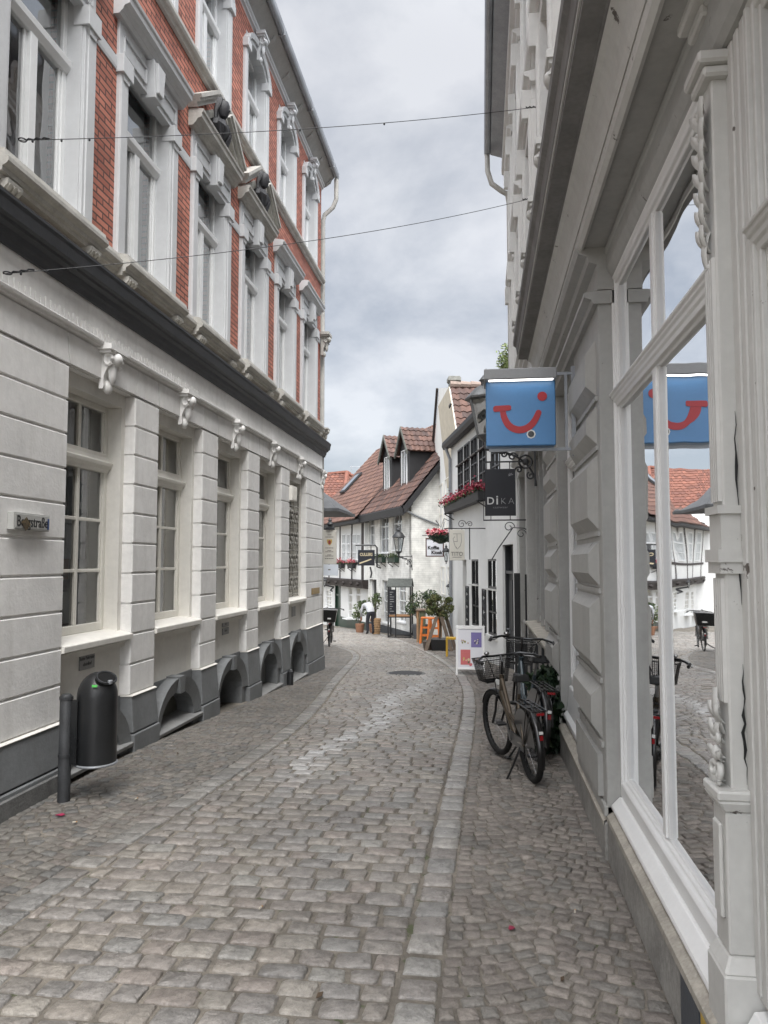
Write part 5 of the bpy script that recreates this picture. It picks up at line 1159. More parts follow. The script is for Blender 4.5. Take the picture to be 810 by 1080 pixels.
# small dark guard post by the last pier
g0 = at(306.5, 725, 10.9); 
b = MB(); b.lathe([(.05, 0), (.05, .22), (.02, .24)], (-2.99, 11.75, gz(11.75)), 10); o = b.build('guard_stone', m_iron, off=(-2.99, 11.75, gz(11.75)), smooth=True); tag(o, 'stubby dark post at the foot of the grey base of the brick house', 'post')
# ------------------------------------------------------------------ overhead wires
def wire(name, a, b_, sag, label, drops):
    t = thing(name, label, 'cable', a)
    a, b_ = Vector(a), Vector(b_); pts = []
    for k in range(41): f = k / 40; pts.append(a.lerp(b_, f) - Vector((0, 0, sag * 4 * f * (1 - f))))
    m = MB(); m.tube(pts, .003, 5); m.build('cable', m_iron, t)
    for f in drops: 
        q = a.lerp(b_, f) - Vector((0, 0, sag * 4 * f * (1 - f))); m = MB(); m.ball(q - Vector((0, 0, .008)), .009, 1, 1, 1.4, 6, 5); m.build('clip', m_iron, t)
    d = (b_ - a).normalized()
    m = MB(); m.torus(a + d * .03, (0, 0, 1), .025, .005, 12, 5); m.tube([a + d * .05 + d * k * .025 + Vector((0, .008 * (-1) ** k, 0)) for k in range(7)], .007, 5); m.build('turnbuckle', m_iron, t)
    m = MB(); m.torus(b_ - d * .03, (0, 1, 0), .03, .005, 12, 5); m.tube([b_ - d * (.2 - .025 * k) + Vector((0, 0, .007 * (-1) ** k)) for k in range(6)], .006, 5); m.build('hook', m_iron, t)
wire('overhead_wire', (-3.09, 4.60, 4.50), (.61, 7.2, 6.05), .06, 'upper of two thin black wires strung across the lane between the houses', (.02, .06, .10, .45, .62))
wire('overhead_wire', (-3.07, 4.46, 3.52), (.61, 8.45, 5.75), .10, 'lower of two thin black wires strung across the lane between the houses', (.02, .05))
# ------------------------------------------------------------------ blue box sign with red smile
YB = 5.32
xa, xb = at(512.5, 430, YB).x, at(586, 430, YB).x; zt, zb = at(550, 393, YB).z, at(550, 470, YB).z
bs = thing('hanging_sign', 'blue square box sign with red smile and dot, hung from the grey shop house', 'hanging sign', ((xa + xb) / 2, YB, zt))
m_blue = mat('sign_blue', (.07, .205, .42), rough=.35, var=.05, bump=.02); m_red = mat('sign_red', (.34, .012, .018), rough=.4, var=.04, bump=0)
b = MB(); b.box(xa, xb, YB, YB + .13, zb, zt - .055); b.build('box', m_blue, bs, bevel=.006)
b = MB(); b.box(xa - .012, xb + .004, YB - .085, YB + .215, zt - .062, zt + .012); b.build('lamp_hood', mat('sign_hood_grey', (.27, .275, .28), rough=.5, var=.06), bs, bevel=.005)
b = MB(); b.box(xa + .02, xb - .02, YB - .065, YB - .03, zt - .066, zt - .0605); b.box(xa + .02, xb - .02, YB + .155, YB + .19, zt - .066, zt - .0605); b.build('lamp_tube', emit_mat('lamp_tube', (1, .98, .94), 1.3), bs)
W_, H_ = xb - xa, zt - .055 - zb
def L_(px, py, face=YB - .003): return Vector((xa + W_ * (px - 100) / 592, face, zb + (zt - zb) * (720 - py) / (720 - 70)))
def logo(face, vec):
    m = MB(); cur = [(243, 400), (250, 447), (268, 497), (296, 540), (335, 568), (390, 581), (447, 566), (492, 530), (523, 484), (547, 432)]
    P = []
    for k in range(len(cur) - 1):
        for j in range(4):
            t = j / 4; g = lambda i: cur[max(0, min(len(cur) - 1, i))]
            p0, p1, p2, p3 = g(k - 1), g(k), g(k + 1), g(k + 2)
            P.append(tuple(.5 * (2 * p1[a] + (p2[a] - p0[a]) * t + (2 * p0[a] - 5 * p1[a] + 4 * p2[a] - p3[a]) * t * t + (3 * p1[a] - p0[a] - 3 * p2[a] + p3[a]) * t ** 3) for a in (0, 1)))
    P.append(cur[-1]); sc_l = W_ / 592
    m.ribbon([L_(*p, face) for p in P], [(48 + 12 * math.sin(math.pi * k / len(P))) * sc_l for k in range(len(P))], vec)
    out_ = -.0009 if face < YB else .0009
    def disc(x, y, r): m.prism([L_(x + r * math.cos(t * .3142), y + r * math.sin(t * .3142), face + out_) for t in range(20)], vec)
    disc(547, 432, 25); m.build('emblem', m_red, bs); m = MB(); disc(580, 287, 41); m.build('emblem_dot', m_red, bs); m = MB()
    m.prism([L_(x, y, face + 2 * out_) for x, y in ((180, 362), (298, 359), (310, 363), (316, 372), (316, 392), (310, 402), (298, 406), (182, 416), (168, 412), (162, 402), (162, 380), (168, 368))], vec)
    m.build('emblem_bar', m_red, bs)
logo(YB - .0035, (0, .003, 0)); logo(YB + .1305, (0, .003, 0))
m = MB(); cc = L_(482, 620, YB - .0025)
m.prism([cc + Vector((.032 * math.cos(t * .7854), 0, .032 * math.sin(t * .7854))) for t in range(8)], (0, .002, 0)); m.build('sticker', m_card, bs)
m = MB(); m.prism([cc + Vector((.022 * math.cos(t * .524), -.002, .022 * math.sin(t * .524))) for t in range(12)], (0, .002, 0)); m.build('sticker', mat('dark_sticker', (.06, .06, .06), rough=.5, var=.6, scale=60), bs)
xw = .58
m = MB(); zl, zu = zb - .02, zt + .0
for z in (zl, zu): m.box(xa + .02 if z == zl else xb - .05, xw + .06, YB + .055, YB + .075, z - .01, z + .01)
m.box(xw + .055, xw + .08, YB + .05, YB + .08, zl - .05, zu + .05); m.box(.588, .606, YB + .055, YB + .0752, zl + .01, zu - .01)
m.build('frame', m_zinc, bs)
# ------------------------------------------------------------------ old lantern on its wrought bracket, partly behind the blue sign
def lantern(name, label, top, hgt, wid, par_loc, m_body, sides=6, pane_m=None, group=None):
    # glazed lantern tapering downwards, hipped hood and finial; top = centre of the hood eaves
    t = thing(name, label, 'lantern', par_loc, group); c = Vector(top); r = wid / 2
    n = sides; A = lambda rr, z, k: c + Vector((rr * math.cos(6.2832 * (k + .5) / n), rr * math.sin(6.2832 * (k + .5) / n), z))
    m = MB(); rb = r * .55; zb = -hgt * .55
    m.lathe([(r * 1.18, -.012), (r * 1.18, .012), (r * .62, hgt * .17), (r * .30, hgt * .21), (r * .30, hgt * .27), (r * .42, hgt * .28), (r * .18, hgt * .36), (r * .07, hgt * .37), (r * .10, hgt * .41), (.004, hgt * .46)], c, max(8, n)); 
    m.build('hood', m_body, t, smooth=True)
    m = MB()
    for k in range(n): m.tube([A(r, 0, k), A(rb, zb, k)], wid * .03, 5)
    for k in range(n): m.tube([A(rb, zb, k), A(rb, zb, k + 1)], wid * .03, 5); m.tube([A(r * .98, -.015, k), A(r * .98, -.015, k + 1)], wid * .03, 5)
    m.lathe([(rb * 1.05, zb - .01), (rb * .8, zb - hgt * .05), (rb * .3, zb - hgt * .09), (rb * .25, zb - hgt * .2)], c, 8)
    m.build('cage', m_body, t)
    m = MB()
    for k in range(n): m.poly([A(r * .97, 0, k), A(r * .97, 0, k + 1), A(rb * .97, zb, k + 1), A(rb * .97, zb, k)])
    m.build('pane', pane_m or m_lglass, t, loose=True)
    m = MB(); m.lathe([(.012, zb), (.012, zb * .6), (.03, zb * .5), (.035, zb * .3), (.012, zb * .15)], c, 8); m.build('bulb', m_card, t, smooth=True)
    return t
m_lglass = glass_mat('lantern_glass', (.75, .78, .78), 1.5, .15, .1)
YL = 9.0
lc = at(513, 421, YL); lt = lantern('street_lantern', 'large old silver grey street lantern half hidden behind the blue sign', lc, .80, .43, lc, mat('aged_zinc', (.16, .165, .165), rough=.4, var=.3, scale=12, metal=.5), 6, glass_mat('silvery_glass', (.4, .42, .42), 2.5, .45, .35))
def wrought_bracket(parent, x0, x1, y, z, mt, drop=.42, wall_side=1):
    # arm with scrolls from the wall (x1) to the tip (x0)
    m = MB(); m.box(min(x0, x1), max(x0, x1), y - .012, y + .012, z - .014, z + .014); L_a = abs(x1 - x0); s = 1 if x1 > x0 else -1
    m.box(*sorted((x1 - s * .02, x1)), y - .015, y + .015, z - drop, z + .05)
    def scroll(cx, cz, r, turns, start, thick=.011, cw=1):
        m.tube([(cx + r * (1 - k / 26) * math.cos(start + cw * k * turns * 6.283 / 22), y, cz + r * (1 - k / 26) * math.sin(start + cw * k * turns * 6.283 / 22)) for k in range(23)], thick, 5)
    m.tube([(x0 + s * L_a * (.12 + .88 * math.sin(t)), y, z - drop * .98 * (1 - math.cos(t)) ** 1.0 - .01) for t in [k * .157 for k in range(11)]], .012, 5)
    m.torus((x1 - s * L_a * .2, y, z - drop * .34), (0, 1, 0), L_a * .125, .013, 18, 5); m.ball((x1 - s * L_a * .2, y, z - drop * .34), L_a * .07, 1, .3, 1)
    scroll(x1 - s * L_a * .45, z - drop * .2, L_a * .09, 1.3, 0); scroll(x1 - s * L_a * .62, z - drop * .13, L_a * .065, 1.2, 1, cw=-1); scroll(x1 - s * L_a * .10, z - drop * .72, L_a * .08, 1.3, 2); scroll(x1 - s * L_a * .76, z - drop * .08, L_a * .045, 1.2, 0)
    scroll(x1 - s * L_a * .33, z - drop * .56, L_a * .07, 1.2, 3, cw=-1)
    for f in (.38, .5, .68, .84): m.ball((x1 - s * L_a * f, y, z - drop * .28 * (1 - f)), .022, 1.3, .5, .8)
    return m.build('bracket', mt, parent)
wrought_bracket(lt, lc.x - .03, .64, YL, at(530, 474, YL).z, m_iron, .44)
m = MB(); m.tube([(lc.x, YL, lc.z - .5), (lc.x, YL, at(530, 474, YL).z)], .014, 6); m.build('stem', m_iron, lt)
# ------------------------------------------------------------------ black shop sign on rods
YD = 12.1
xa, xb = at(511.5, 520, YD).x, at(544, 520, YD).x; zt, zb = at(528, 494.5, YD).z, at(528, 544, YD).z
ds = thing('hanging_sign', 'black square hanging sign with thin white letters below the blue sign', 'hanging sign', ((xa + xb) / 2, YD, zt))
m_sblack = mat('sign_black', (.008, .009, .014), rough=.4, var=.1, bump=0); m_sw = mat('sign_white_letters', (.62, .62, .62), rough=.5, var=0, bump=0)
b = MB(); b.box(xa, xb, YD, YD + .03, zb, zt); b.build('board', m_sblack, ds, bevel=.003)
W_ = xb - xa
m_sg2 = mat('sign_grey_letters', (.36, .36, .37), rough=.5, var=0, bump=0)
for ch_, fx, sz_, mt_, bo in (('D', .18, .165, m_sw, .002), ('i', .395, .205, m_sw, .003), ('K', .60, .15, m_sg2, -.004), ('A', .85, .15, m_sg2, -.004)): text(ch_, (xa + W_ * fx, YD - .002, zb + (zt - zb) * .245), (1, 0, 0), (0, 0, 1), sz_, mt_, ds, bold=bo)
text('casiwear', ((xa + xb) / 2, YD - .002, zb + (zt - zb) * .16), (1, 0, 0), (0, 0, 1), .05, mat('sign_dim_letters', (.18, .18, .19), rough=.5, var=0, bump=0), ds, depth=.001, sx=1.35)
m = MB(); cx, cz = xb - W_ * .16, zt - .10
for k in range(5): m.ribbon([(cx + .008 * math.cos(k * 1.1), YD - .002, cz + .008 * math.sin(k * 1.1)), (cx + .04 * math.cos(k * .8 + .3), YD - .002, cz + .035 * math.sin(k * .8 + .3))], .008, (0, .001, 0))
m.build('emblem', mat('sign_emblem', (.3, .3, .32), var=0, bump=0), ds)
m = MB(); zu = at(528, 487, YD).z; zl = at(528, 548.5, YD).z
m.box(xa - .03, .72, YD + .005, YD + .025, zu - .012, zu + .012); m.box(xa - .03, .74, YD + .005, YD + .025, zl - .01, zl + .01)
for x in (xa + .09, xb - .09): m.box(x - .008, x + .008, YD + .008, YD + .022, zt, zu); m.box(x - .006, x + .006, YD + .008, YD + .022, zl, zb)
m.box(xa - .03, xa - .02, YD + .005, YD + .025, zl, zu)
for cx, cz, r in ((xb - .11, zl - .11, .09), (xb + .08, zl - .22, .08)): m.tube([(cx + r * (1 - k / 20) * math.cos(k * .5), YD + .015, cz + r * (1 - k / 20) * math.sin(k * .5)) for k in range(16)], .007, 5)
m.tube([(xa + .1, YD + .015, zl - .62), (xa + .2, YD + .015, zl - .45), (xb - .05, YD + .015, zl - .12), (xb + .12, YD + .015, zl - .13), (.72, YD + .015, zl - .16)], .009, 5)
m.build('bracket', m_iron, ds)
# ------------------------------------------------------------------ pale hanging sign with line emblem
YT = 17.2
xa, xb = at(474, 575, YT).x, at(490, 575, YT).x; zt, zb = at(480, 558.5, YT).z, at(480, 591, YT).z
ts = thing('hanging_sign', 'pale cream hanging sign with a thin line shield and four capital letters', 'hanging sign', ((xa + xb) / 2, YT, zt))
m_sc = mat('sign_cream', (.60, .58, .52), rough=.5, var=.05, bump=0); m_sl = mat('sign_grey_line', (.22, .215, .2), rough=.6, var=0, bump=0)
b = MB(); b.box(xa, xb, YT, YT + .035, zb, zt); b.build('board', m_sc, ts, bevel=.004)
W_, H_ = xb - xa, zt - zb; P = lambda x, z: Vector((xa + W_ * x, YT - .002, zb + H_ * z))
text('TITO', P(.5, .15), (1, 0, 0), (0, 0, 1), .125, m_sl, ts, bold=.002, sx=.95)
m = MB(); V = (0, .001, 0)
m.ribbon([P(.24, .86), P(.78, .86), P(.8, .62), P(.72, .47), P(.52, .36), P(.45, .44)], .012, V); m.ribbon([P(.5, .86), P(.52, .6)], .012, V); m.ribbon([P(.52, .6), P(.28, .62), P(.24, .7), P(.36, .77)], .012, V); m.ribbon([P(.28, .62), P(.36, .48), P(.47, .38)], .012, V); m.build('emblem', m_sl, ts); m = MB(); m.ribbon([P(.2, .1), P(.8, .1)], .012, V)
m.build('underline', m_sl, ts)
q = F2 @ Vector((2.7, 0, 0)); xw = q.x
m = MB(); zu = at(480, 557.5, YT).z; m.box(xa - .12, xw + .12, YT + .01, YT + .028, zu - .008, zu + .012)
for x in (xa + .06, xb - .06): m.tube([(x, YT + .018, zt), (x, YT + .018, zu)], .008, 5)
for cx, r, f in ((xa + .28, .10, 1), (xa + .46, .07, -1)): m.tube([(cx + f * r * (1 - k / 22) * math.cos(k * .5), YT + .018, zu + .10 + r * (1 - k / 22) * math.sin(k * .5)) for k in range(18)], .008, 5)
m.box(xb + .10, xb + .125, YT + .01, YT + .03, zu - .7, zu + .02)
m.build('bracket', m_iron, ts)
# ------------------------------------------------------------------ white sign with two words, framed in brown
YK = 24.0
xa, xb = at(450, 575, YK).x, at(467, 575, YK).x; zt, zb = at(458, 568.5, YK).z, at(458, 586, YK).z
ks = thing('hanging_sign', 'small white square sign with two bold black words in a brown frame', 'hanging sign', ((xa + xb) / 2, YK, zt))
m_brown = mat('brown_frame', (.09, .045, .035), rough=.6, var=.1)
b = MB(); b.box(xa, xb, YK, YK + .05, zb, zt); b.build('board', mat('sign_bluish_white', (.68, .70, .74), rough=.4, var=.03, bump=0), ks)
b = MB(); f = .035
for q in ((xa - f, xa, zb - f, zt + f), (xb, xb + f, zb - f, zt + f), (xa, xb, zb - f, zb), (xa, xb, zt, zt + f)): b.box(q[0], q[1], YK - .015, YK + .065, q[2], q[3])
b.build('frame', m_brown, ks)
text('Koffie', (xa + .03, YK - .003, zb + .20), (1, 0, 0), (0, 0, 1), .15, m_black, ks, align='LEFT', bold=.006); text('Kiosk', (xb - .02, YK - .003, zb + .05), (1, 0, 0), (0, 0, 1), .15, m_black, ks, align='RIGHT', bold=.006)
m = MB(); zu = zt + .12; q = F3 @ Vector((1.6, 0, 0)); m.tube([(xa - .14, YK + .02, zu), (q.x + .05, YK + .02, zu)], .014, 6)
for x in (xa + .1, xb - .1): m.tube([(x, YK + .02, zt), (x, YK + .02, zu)], .008, 5)
m.build('bracket', m_iron, ks)
# ------------------------------------------------------------------ dark hanging sign on a cranked bracket, white dormer house
YC = 30.5
xa, xb = at(377.5, 588, YC).x, at(395, 588, YC).x; zt, zb = at(386, 580, YC).z, at(386, 596.5, YC).z
cs_ = thing('hanging_sign', 'black hanging sign with gold lettering and a gold diagonal stroke, on a cranked bracket', 'hanging sign', ((xa + xb) / 2, YC, zt))
b = MB(); b.box(xa, xb, YC, YC + .06, zb, zt); b.build('board', m_sblack, cs_, bevel=.005)
m_lt = mat('sign_gold_letters', (.40, .34, .22), rough=.5, var=0, bump=0)
text('CULLERS', ((xa + xb) / 2, YC - .003, zt - .24), (1, 0, 0), (0, 0, 1), .17, m_lt, cs_, bold=.004, sx=.78)
m = MB(); m.ribbon([(xa + .06, YC - .004, zb + .09), (xa + .3, YC - .004, zb + .17), (xa + .55, YC - .004, zb + .26)], .05, (0, .002, 0)); m.build('emblem', m_lt, cs_)
m = MB(); zu = at(386, 575, YC).z; x2 = at(397.5, 580, YC).x
m.tube([(xa - .1, YC + .03, zu), (x2 - .08, YC + .03, zu), (x2, YC + .03, zu - .1), (x2, YC + .03, zb - .05), (x2 + .1, YC + .35, zb - .1)], .035, 6)
for x in (xa + .15, xb - .15): m.tube([(x, YC + .03, zt), (x, YC + .03, zu)], .02, 5)
m.tube([(xb - .18, YC + .03, zb - .05), (xb - .12, YC + .03, zb - .3), (xb - .16, YC + .03, zb - .5)], .035, 5)
m.build('bracket', m_iron, cs_)
# ------------------------------------------------------------------ tall cream sign board with crest by the corner of the brick house
YF = 15.6
xa, xb = at(340.5, 577, YF).x, at(354.6, 577, YF).x; zt, zb = at(347, 559.3, YF).z, at(347, 594.8, YF).z; z2 = at(347, 607, YF).z
fs = thing('sign_board', 'tall cream sign board with small red crest, just past the corner of the brick house', 'sign', ((xa + xb) / 2, YF, zt))
b = MB(); b.box(xa - .12, xb, YF, YF + .05, zb, zt); b.build('board', mat('board_cream', (.52, .50, .45), rough=.5, var=.05, bump=0), fs, bevel=.004)
b = MB(); b.box(xa - .12, xb + .04, YF - .02, YF + .04, z2, zb - .012); b.build('lower_board', mat('board_pale_blue', (.60, .64, .70), rough=.5, var=.05, bump=0), fs, bevel=.004)
m = MB(); W_ = xb - xa; cx = (xa + xb) / 2
for zf, wf in ((.865, .3), (.80, .62), (.475, .62), (.40, .3), (.36, .62), (.27, .3), (.235, .62), (.16, .66)):
    z = zb + (zt - zb) * zf; n_ = 5 if wf > .5 else 3
    for k in range(n_): x = cx - W_ * wf / 2 + W_ * wf * k / n_; m.box(x, x + W_ * wf / n_ * .8, YF - .002, YF + .0005, z - .008, z + .008)
m.box(cx - W_ * .08, cx + W_ * .1, YF - .0225, YF - .019, (z2 + zb) / 2 - .01, (z2 + zb) / 2 + .015)
m.build('lettering', mat('sign_text_grey', (.14, .13, .12), var=0, bump=0), fs)
zc = zb + (zt - zb) * .65; r_ = .055
m = MB(); m.prism([(cx - r_, YF - .003, zc + r_), (cx + r_, YF - .003, zc + r_), (cx + r_, YF - .003, zc), (cx + r_ * .6, YF - .003, zc - r_ * .8), (cx, YF - .003, zc - r_ * 1.3), (cx - r_ * .6, YF - .003, zc - r_ * .8), (cx - r_, YF - .003, zc)], (0, .002, 0)); cr = m.build('crest', mat('crest_gold', (.40, .27, .07), var=0, bump=0), fs)
m = MB(); m.prism([(cx - r_ * .55, YF - .005, zc + r_ * .2), (cx, YF - .005, zc + r_ * .8), (cx + r_ * .55, YF - .005, zc + r_ * .2), (cx + r_ * .35, YF - .005, zc - r_ * .8), (cx - r_ * .35, YF - .005, zc - r_ * .8)], (0, .002, 0)); m.build('emblem', mat('crest_red', (.20, .03, .03), var=0, bump=0), cr)
m = MB(); xp = xa - .06; m.tube([(-3.35, 14.6, zt + .03), (xp, YF + .02, zt + .03), (cx + .1, YF + .02, zt + .03)], .02, 6); m.build('bracket', m_iron, fs); m = MB(); m.tube([(-3.35, 14.6, zb), (xp, YF + .06, zb)], .015, 6); m.build('stay', m_iron, fs); m = MB(); m.lathe([(.10, zt + .01), (.10, zt + .06), (.04, zt + .08), (.07, zt + .13), (.03, zt + .19), (.045, zt + .21), (.005, zt + .27)], (cx, YF + .04, 0), 8); m.build('finial', m_iron, fs)
# ------------------------------------------------------------------ lantern on bracket, white dormer house
wx = at(436.5, 590, 28).x; YW = 27.6
lp = at(420.5, 566.5, YW)
wl2 = lantern('street_lantern', 'black glazed street lantern on an ornate bracket on the white dormer house', lp, .95, .42, lp, m_iron, 6)
wrought_bracket(wl2, lp.x - .05, wx - .02, YW, at(425, 587, YW).z, m_iron, .5)
m = MB(); m.tube([(lp.x, YW, lp.z - .65), (lp.x, YW, at(425, 587, YW).z)], .035, 6); m.build('stem', m_iron, wl2)
lp = at(474.5, 618.5, 22.8); lantern('wall_lantern', 'small black wall lantern above the potted tree on the gabled house', lp, .42, .2, lp, m_iron, 4)
lp = at(470.5, 581.5, 22.6); lantern('wall_lantern', 'small glazed lantern hanging under the flower basket beside the white word sign', lp, .5, .2, lp, m_iron, 4)
lp = at(346, 612, 33); lt3 = lantern('wall_lantern', 'small lantern on a bracket by the green door of the timbered house', at(342.5, 612, 33), .4, .22, lp, m_iron, 4)
m = MB(); q0, q1 = at(343, 617, 33), at(352, 619, 33.3); m.tube([q0, q1], .04, 5); m.tube([q1, q1 - Vector((.15, 0, .15)), q1 - Vector((.05, 0, .2))], .04, 5); m.build('bracket', m_iron, lt3)
# ------------------------------------------------------------------ foliage helpers, flower boxes, planters
m_leaf = leaf_mat('leaves', (1, 1, 1)); m_twig = mat('twig', (.10, .075, .05), rough=.9, var=.3)
rl = random.Random(21)
def leaves(mb, pts_fn, n, size, cols, droop=.3, shape=1.0):
    for _ in range(n):
        c = pts_fn(); a = Vector((rl.gauss(0, 1), rl.gauss(0, 1), rl.gauss(.2, .7))).normalized(); b_ = a.cross(Vector((rl.gauss(0, 1), rl.gauss(0, 1), rl.gauss(0, 1)))).normalized()
        s = size * rl.uniform(.6, 1.3); k = rl.uniform(.6, 1.35); col = rl.choice(cols); mb.col = tuple(q * k for q in col)
        nrm = a.cross(b_) * s * .18
        i = [mb.p(c - a * s * .5), mb.p(c + b_ * s * .3 * shape + nrm), mb.p(c + a * s * .6 - Vector((0, 0, s * droop))), mb.p(c - b_ * s * .3 * shape + nrm)]
        mb.face((i[0], i[1], i[2])); mb.face((i[0], i[2], i[3]))
    mb.col = None
def blob(c, r, sz=1.0, shell=.35):
    c = Vector(c)
    def f():
        d = Vector((rl.gauss(0, 1), rl.gauss(0, 1), rl.gauss(0, 1))).normalized(); q = r * (rl.random() ** shell); return c + Vector((d.x * q, d.y * q, d.z * q * sz))
    return f
def multi(blobs):
    fs_ = [blob(*b_) for b_ in blobs]; return lambda: rl.choice(fs_)()
GREEN = [(.075, .11, .045), (.095, .13, .05), (.06, .085, .04), (.13, .155, .07)]
DGREEN = [(.022, .045, .022), (.03, .055, .026), (.018, .035, .02), (.045, .07, .03)]
PINK = [(.48, .10, .13), (.55, .17, .18), (.40, .05, .08), (.6, .3, .3)]
RED = [(.30, .03, .06), (.36, .05, .09), (.24, .02, .04), (.42, .1, .13)]
def flower_box(M, s0, s1, d, z, label, flowers, fl_n, leaf_n, h=.2, boxm=None, group=None, dd=.2):
    loc = M @ Vector(((s0 + s1) / 2, d, z)); t = thing('flower_box', label, 'flower box', loc, group)
    b = MB(M); b.hexa([(s0 + .03, d + .03, z), (s1 - .03, d + .03, z), (s1 - .03, d + dd - .03, z), (s0 + .03, d + dd - .03, z)], [(s0, d, z + h), (s1, d, z + h), (s1, d + dd, z + h), (s0, d + dd, z + h)]); b.build('box', boxm or m_blackboard, t)
    b = MB(M)
    for s in (s0 + .12, s1 - .12): b.tube([(s, 0, z - .18), (s, d + dd, z - .01)], .015, 5); b.tube([(s, 0, z - .01), (s, d + dd, z - .012)], .012, 5)
    b.build('bracket', m_iron, t)
    b = MB(M); f = lambda: Vector((rl.uniform(s0 - .03, s1 + .03), d + dd / 2 + rl.gauss(0, .10), z + h + abs(rl.gauss(0, .07)) - .02)); leaves(b, f, leaf_n, .075, DGREEN + GREEN); b.build('foliage', m_leaf, t, loose=True)
    if fl_n:
        b = MB(M); f = lambda: Vector((rl.uniform(s0 - .03, s1 + .03), d + dd / 2 + rl.gauss(.03, .10), z + h + .04 + abs(rl.gauss(0, .09)))); leaves(b, f, fl_n, .06, flowers, shape=1.6); b.build('flowers', m_leaf, t, loose=True)
    return t
flower_box(F2, 2.35, 7.15, .03, 3.02, 'long black window box of red flowers under the black framed upper windows', RED, 1500, 900, h=.20, dd=.24)
s, z = fpx(FW, 403.5, 591); flower_box(FW, s - .55, s + .45, .02, z - .08, 'green window box on the white dormer house, beside the black hanging sign', None, 0, 260, h=.22, boxm=m_green, group='window boxes of the dormer house')
s, z = fpx(FW, 417, 591); flower_box(FW, s - .55, s + .45, .02, z - .08, 'green window box on the white dormer house, behind the bracket lantern', None, 0, 260, h=.22, boxm=m_green, group='window boxes of the dormer house')
s, z = fpx(FT, 362, 597); flower_box(FT, s - .35, s + .45, .02, z - .08, 'window box of pale red flowers on the timbered house, left of its pair', PINK, 150, 150, h=.2, group='window boxes of the timbered house')
s, z = fpx(FT, 373, 597); flower_box(FT, s - .45, s + .4, .02, z - .08, 'window box of pink flowers on the timbered house, right of its pair', PINK, 200, 150, h=.2, group='window boxes of the timbered house')
q = at(465, 566, 23.2); t = thing('flower_basket', 'hanging basket of pink flowers on the gabled house above the white word sign', 'flower basket', q)
b = MB(); b.lathe([(.04, -.22), (.2, -.08), (.26, .04)], q, 10, 1.6, 1); b.build('basket', m_green, t)
b = MB(); leaves(b, blob(q, .36, .5), 300, .09, DGREEN); b.build('foliage', m_leaf, t, loose=True)
b = MB(); leaves(b, blob(q + Vector((-.1, 0, .13)), .40, .35), 260, .085, PINK, shape=1.6); b.build('flowers', m_leaf, t, loose=True)
b = MB(); b.tube([q + Vector((.1, .0, .45)), q], .01, 5); b.tube([q + Vector((-.15, 0, .5)), q + Vector((.0, 0, .28)), q + Vector((.1, 0, .55)), q + Vector((.45, .2, .4))], .014, 5); b.build('hook', m_iron, t)
# potted tree held by planks
YP = 20.6; pc = at(463.5, 684, YP); gp_ = gz(YP); pc.z = gp_
t = thing('potted_tree', 'bushy olive green tree in a square black tub held by leaning grey planks', 'potted tree', pc)
b = MB(); b.hexa([pc + Vector((x * .19, y * .19, 0)) for x, y in ((-1, -1), (1, -1), (1, 1), (-1, 1))], [pc + Vector((x * .22, y * .22, .32)) for x, y in ((-1, -1), (1, -1), (1, 1), (-1, 1))]); b.box(pc.x - .2, pc.x + .2, pc.y - .2, pc.y + .2, gp_ + .29, gp_ + .33); b.build('tub', m_black, t, bevel=.008)
b = MB(); b.tube([pc + Vector((0, 0, .3)), pc + Vector((.03, 0, .7)), pc + Vector((-.02, 0, 1.15))], [.035, .03, .02], 6)
for k in range(7): a = k * .9; b.tube([pc + Vector((0, 0, .75 + k * .05)), pc + Vector((.2 * math.cos(a), .2 * math.sin(a), 1.0 + k * .03)), pc + Vector((.25 * math.cos(a), .25 * math.sin(a), 1.2 + .03 * k))], [.018, .012, .006], 5)
b.build('trunk', m_twig, t)
b = MB(); leaves(b, multi([(pc + Vector((.0, 0, 1.22)), .30, .85), (pc + Vector((-.2, 0, 1.10)), .18, .8), (pc + Vector((.22, 0, 1.14)), .19, .8), (pc + Vector((.1, 0, .95)), .18, .7), (pc + Vector((-.08, -.1, 1.42)), .15, .7), (pc + Vector((.26, 0, 1.36)), .10, .8), (pc + Vector((-.27, 0, 1.3)), .09, .8)]), 1900, .066, [(.12, .145, .05), (.10, .125, .045), (.15, .165, .065), (.20, .19, .09), (.07, .095, .04)]); b.build('crown', m_leaf, t, loose=True)
m_plank = mat('grey_plank', (.17, .13, .10), rough=.85, var=.3, scale=9)
b = MB()
for (x0, x1, y0) in ((-.36, -.06, -.28), (.34, .06, -.26), (.42, .16, .2)): b.hexa([pc + Vector((x0 - .05, y0, 0)), pc + Vector((x0 + .05, y0, 0)), pc + Vector((x0 + .05, y0 + .03, 0)), pc + Vector((x0 - .05, y0 + .03, 0))], [pc + Vector((x1 - .05, y0 + .1, .92)), pc + Vector((x1 + .05, y0 + .1, .92)), pc + Vector((x1 + .05, y0 + .13, .92)), pc + Vector((x1 - .05, y0 + .13, .92))])
b.build('plank', m_plank, t)
sp = pc + Vector((-.32, .1, 0)); b = MB(); b.lathe([(.11, 0), (.14, .24), (.12, .25)], sp, 12); o = thing('plant_pot', 'small brown wooden pot at the foot of the tub with the leaning planks', 'plant pot', sp); b.build('pot', mat('brown_pot', (.10, .075, .06), rough=.8, var=.3), o, smooth=True); b = MB(); b.lathe([(.118, .2), (.115, .252)], sp, 12); b.build('soil', m_timber, o)
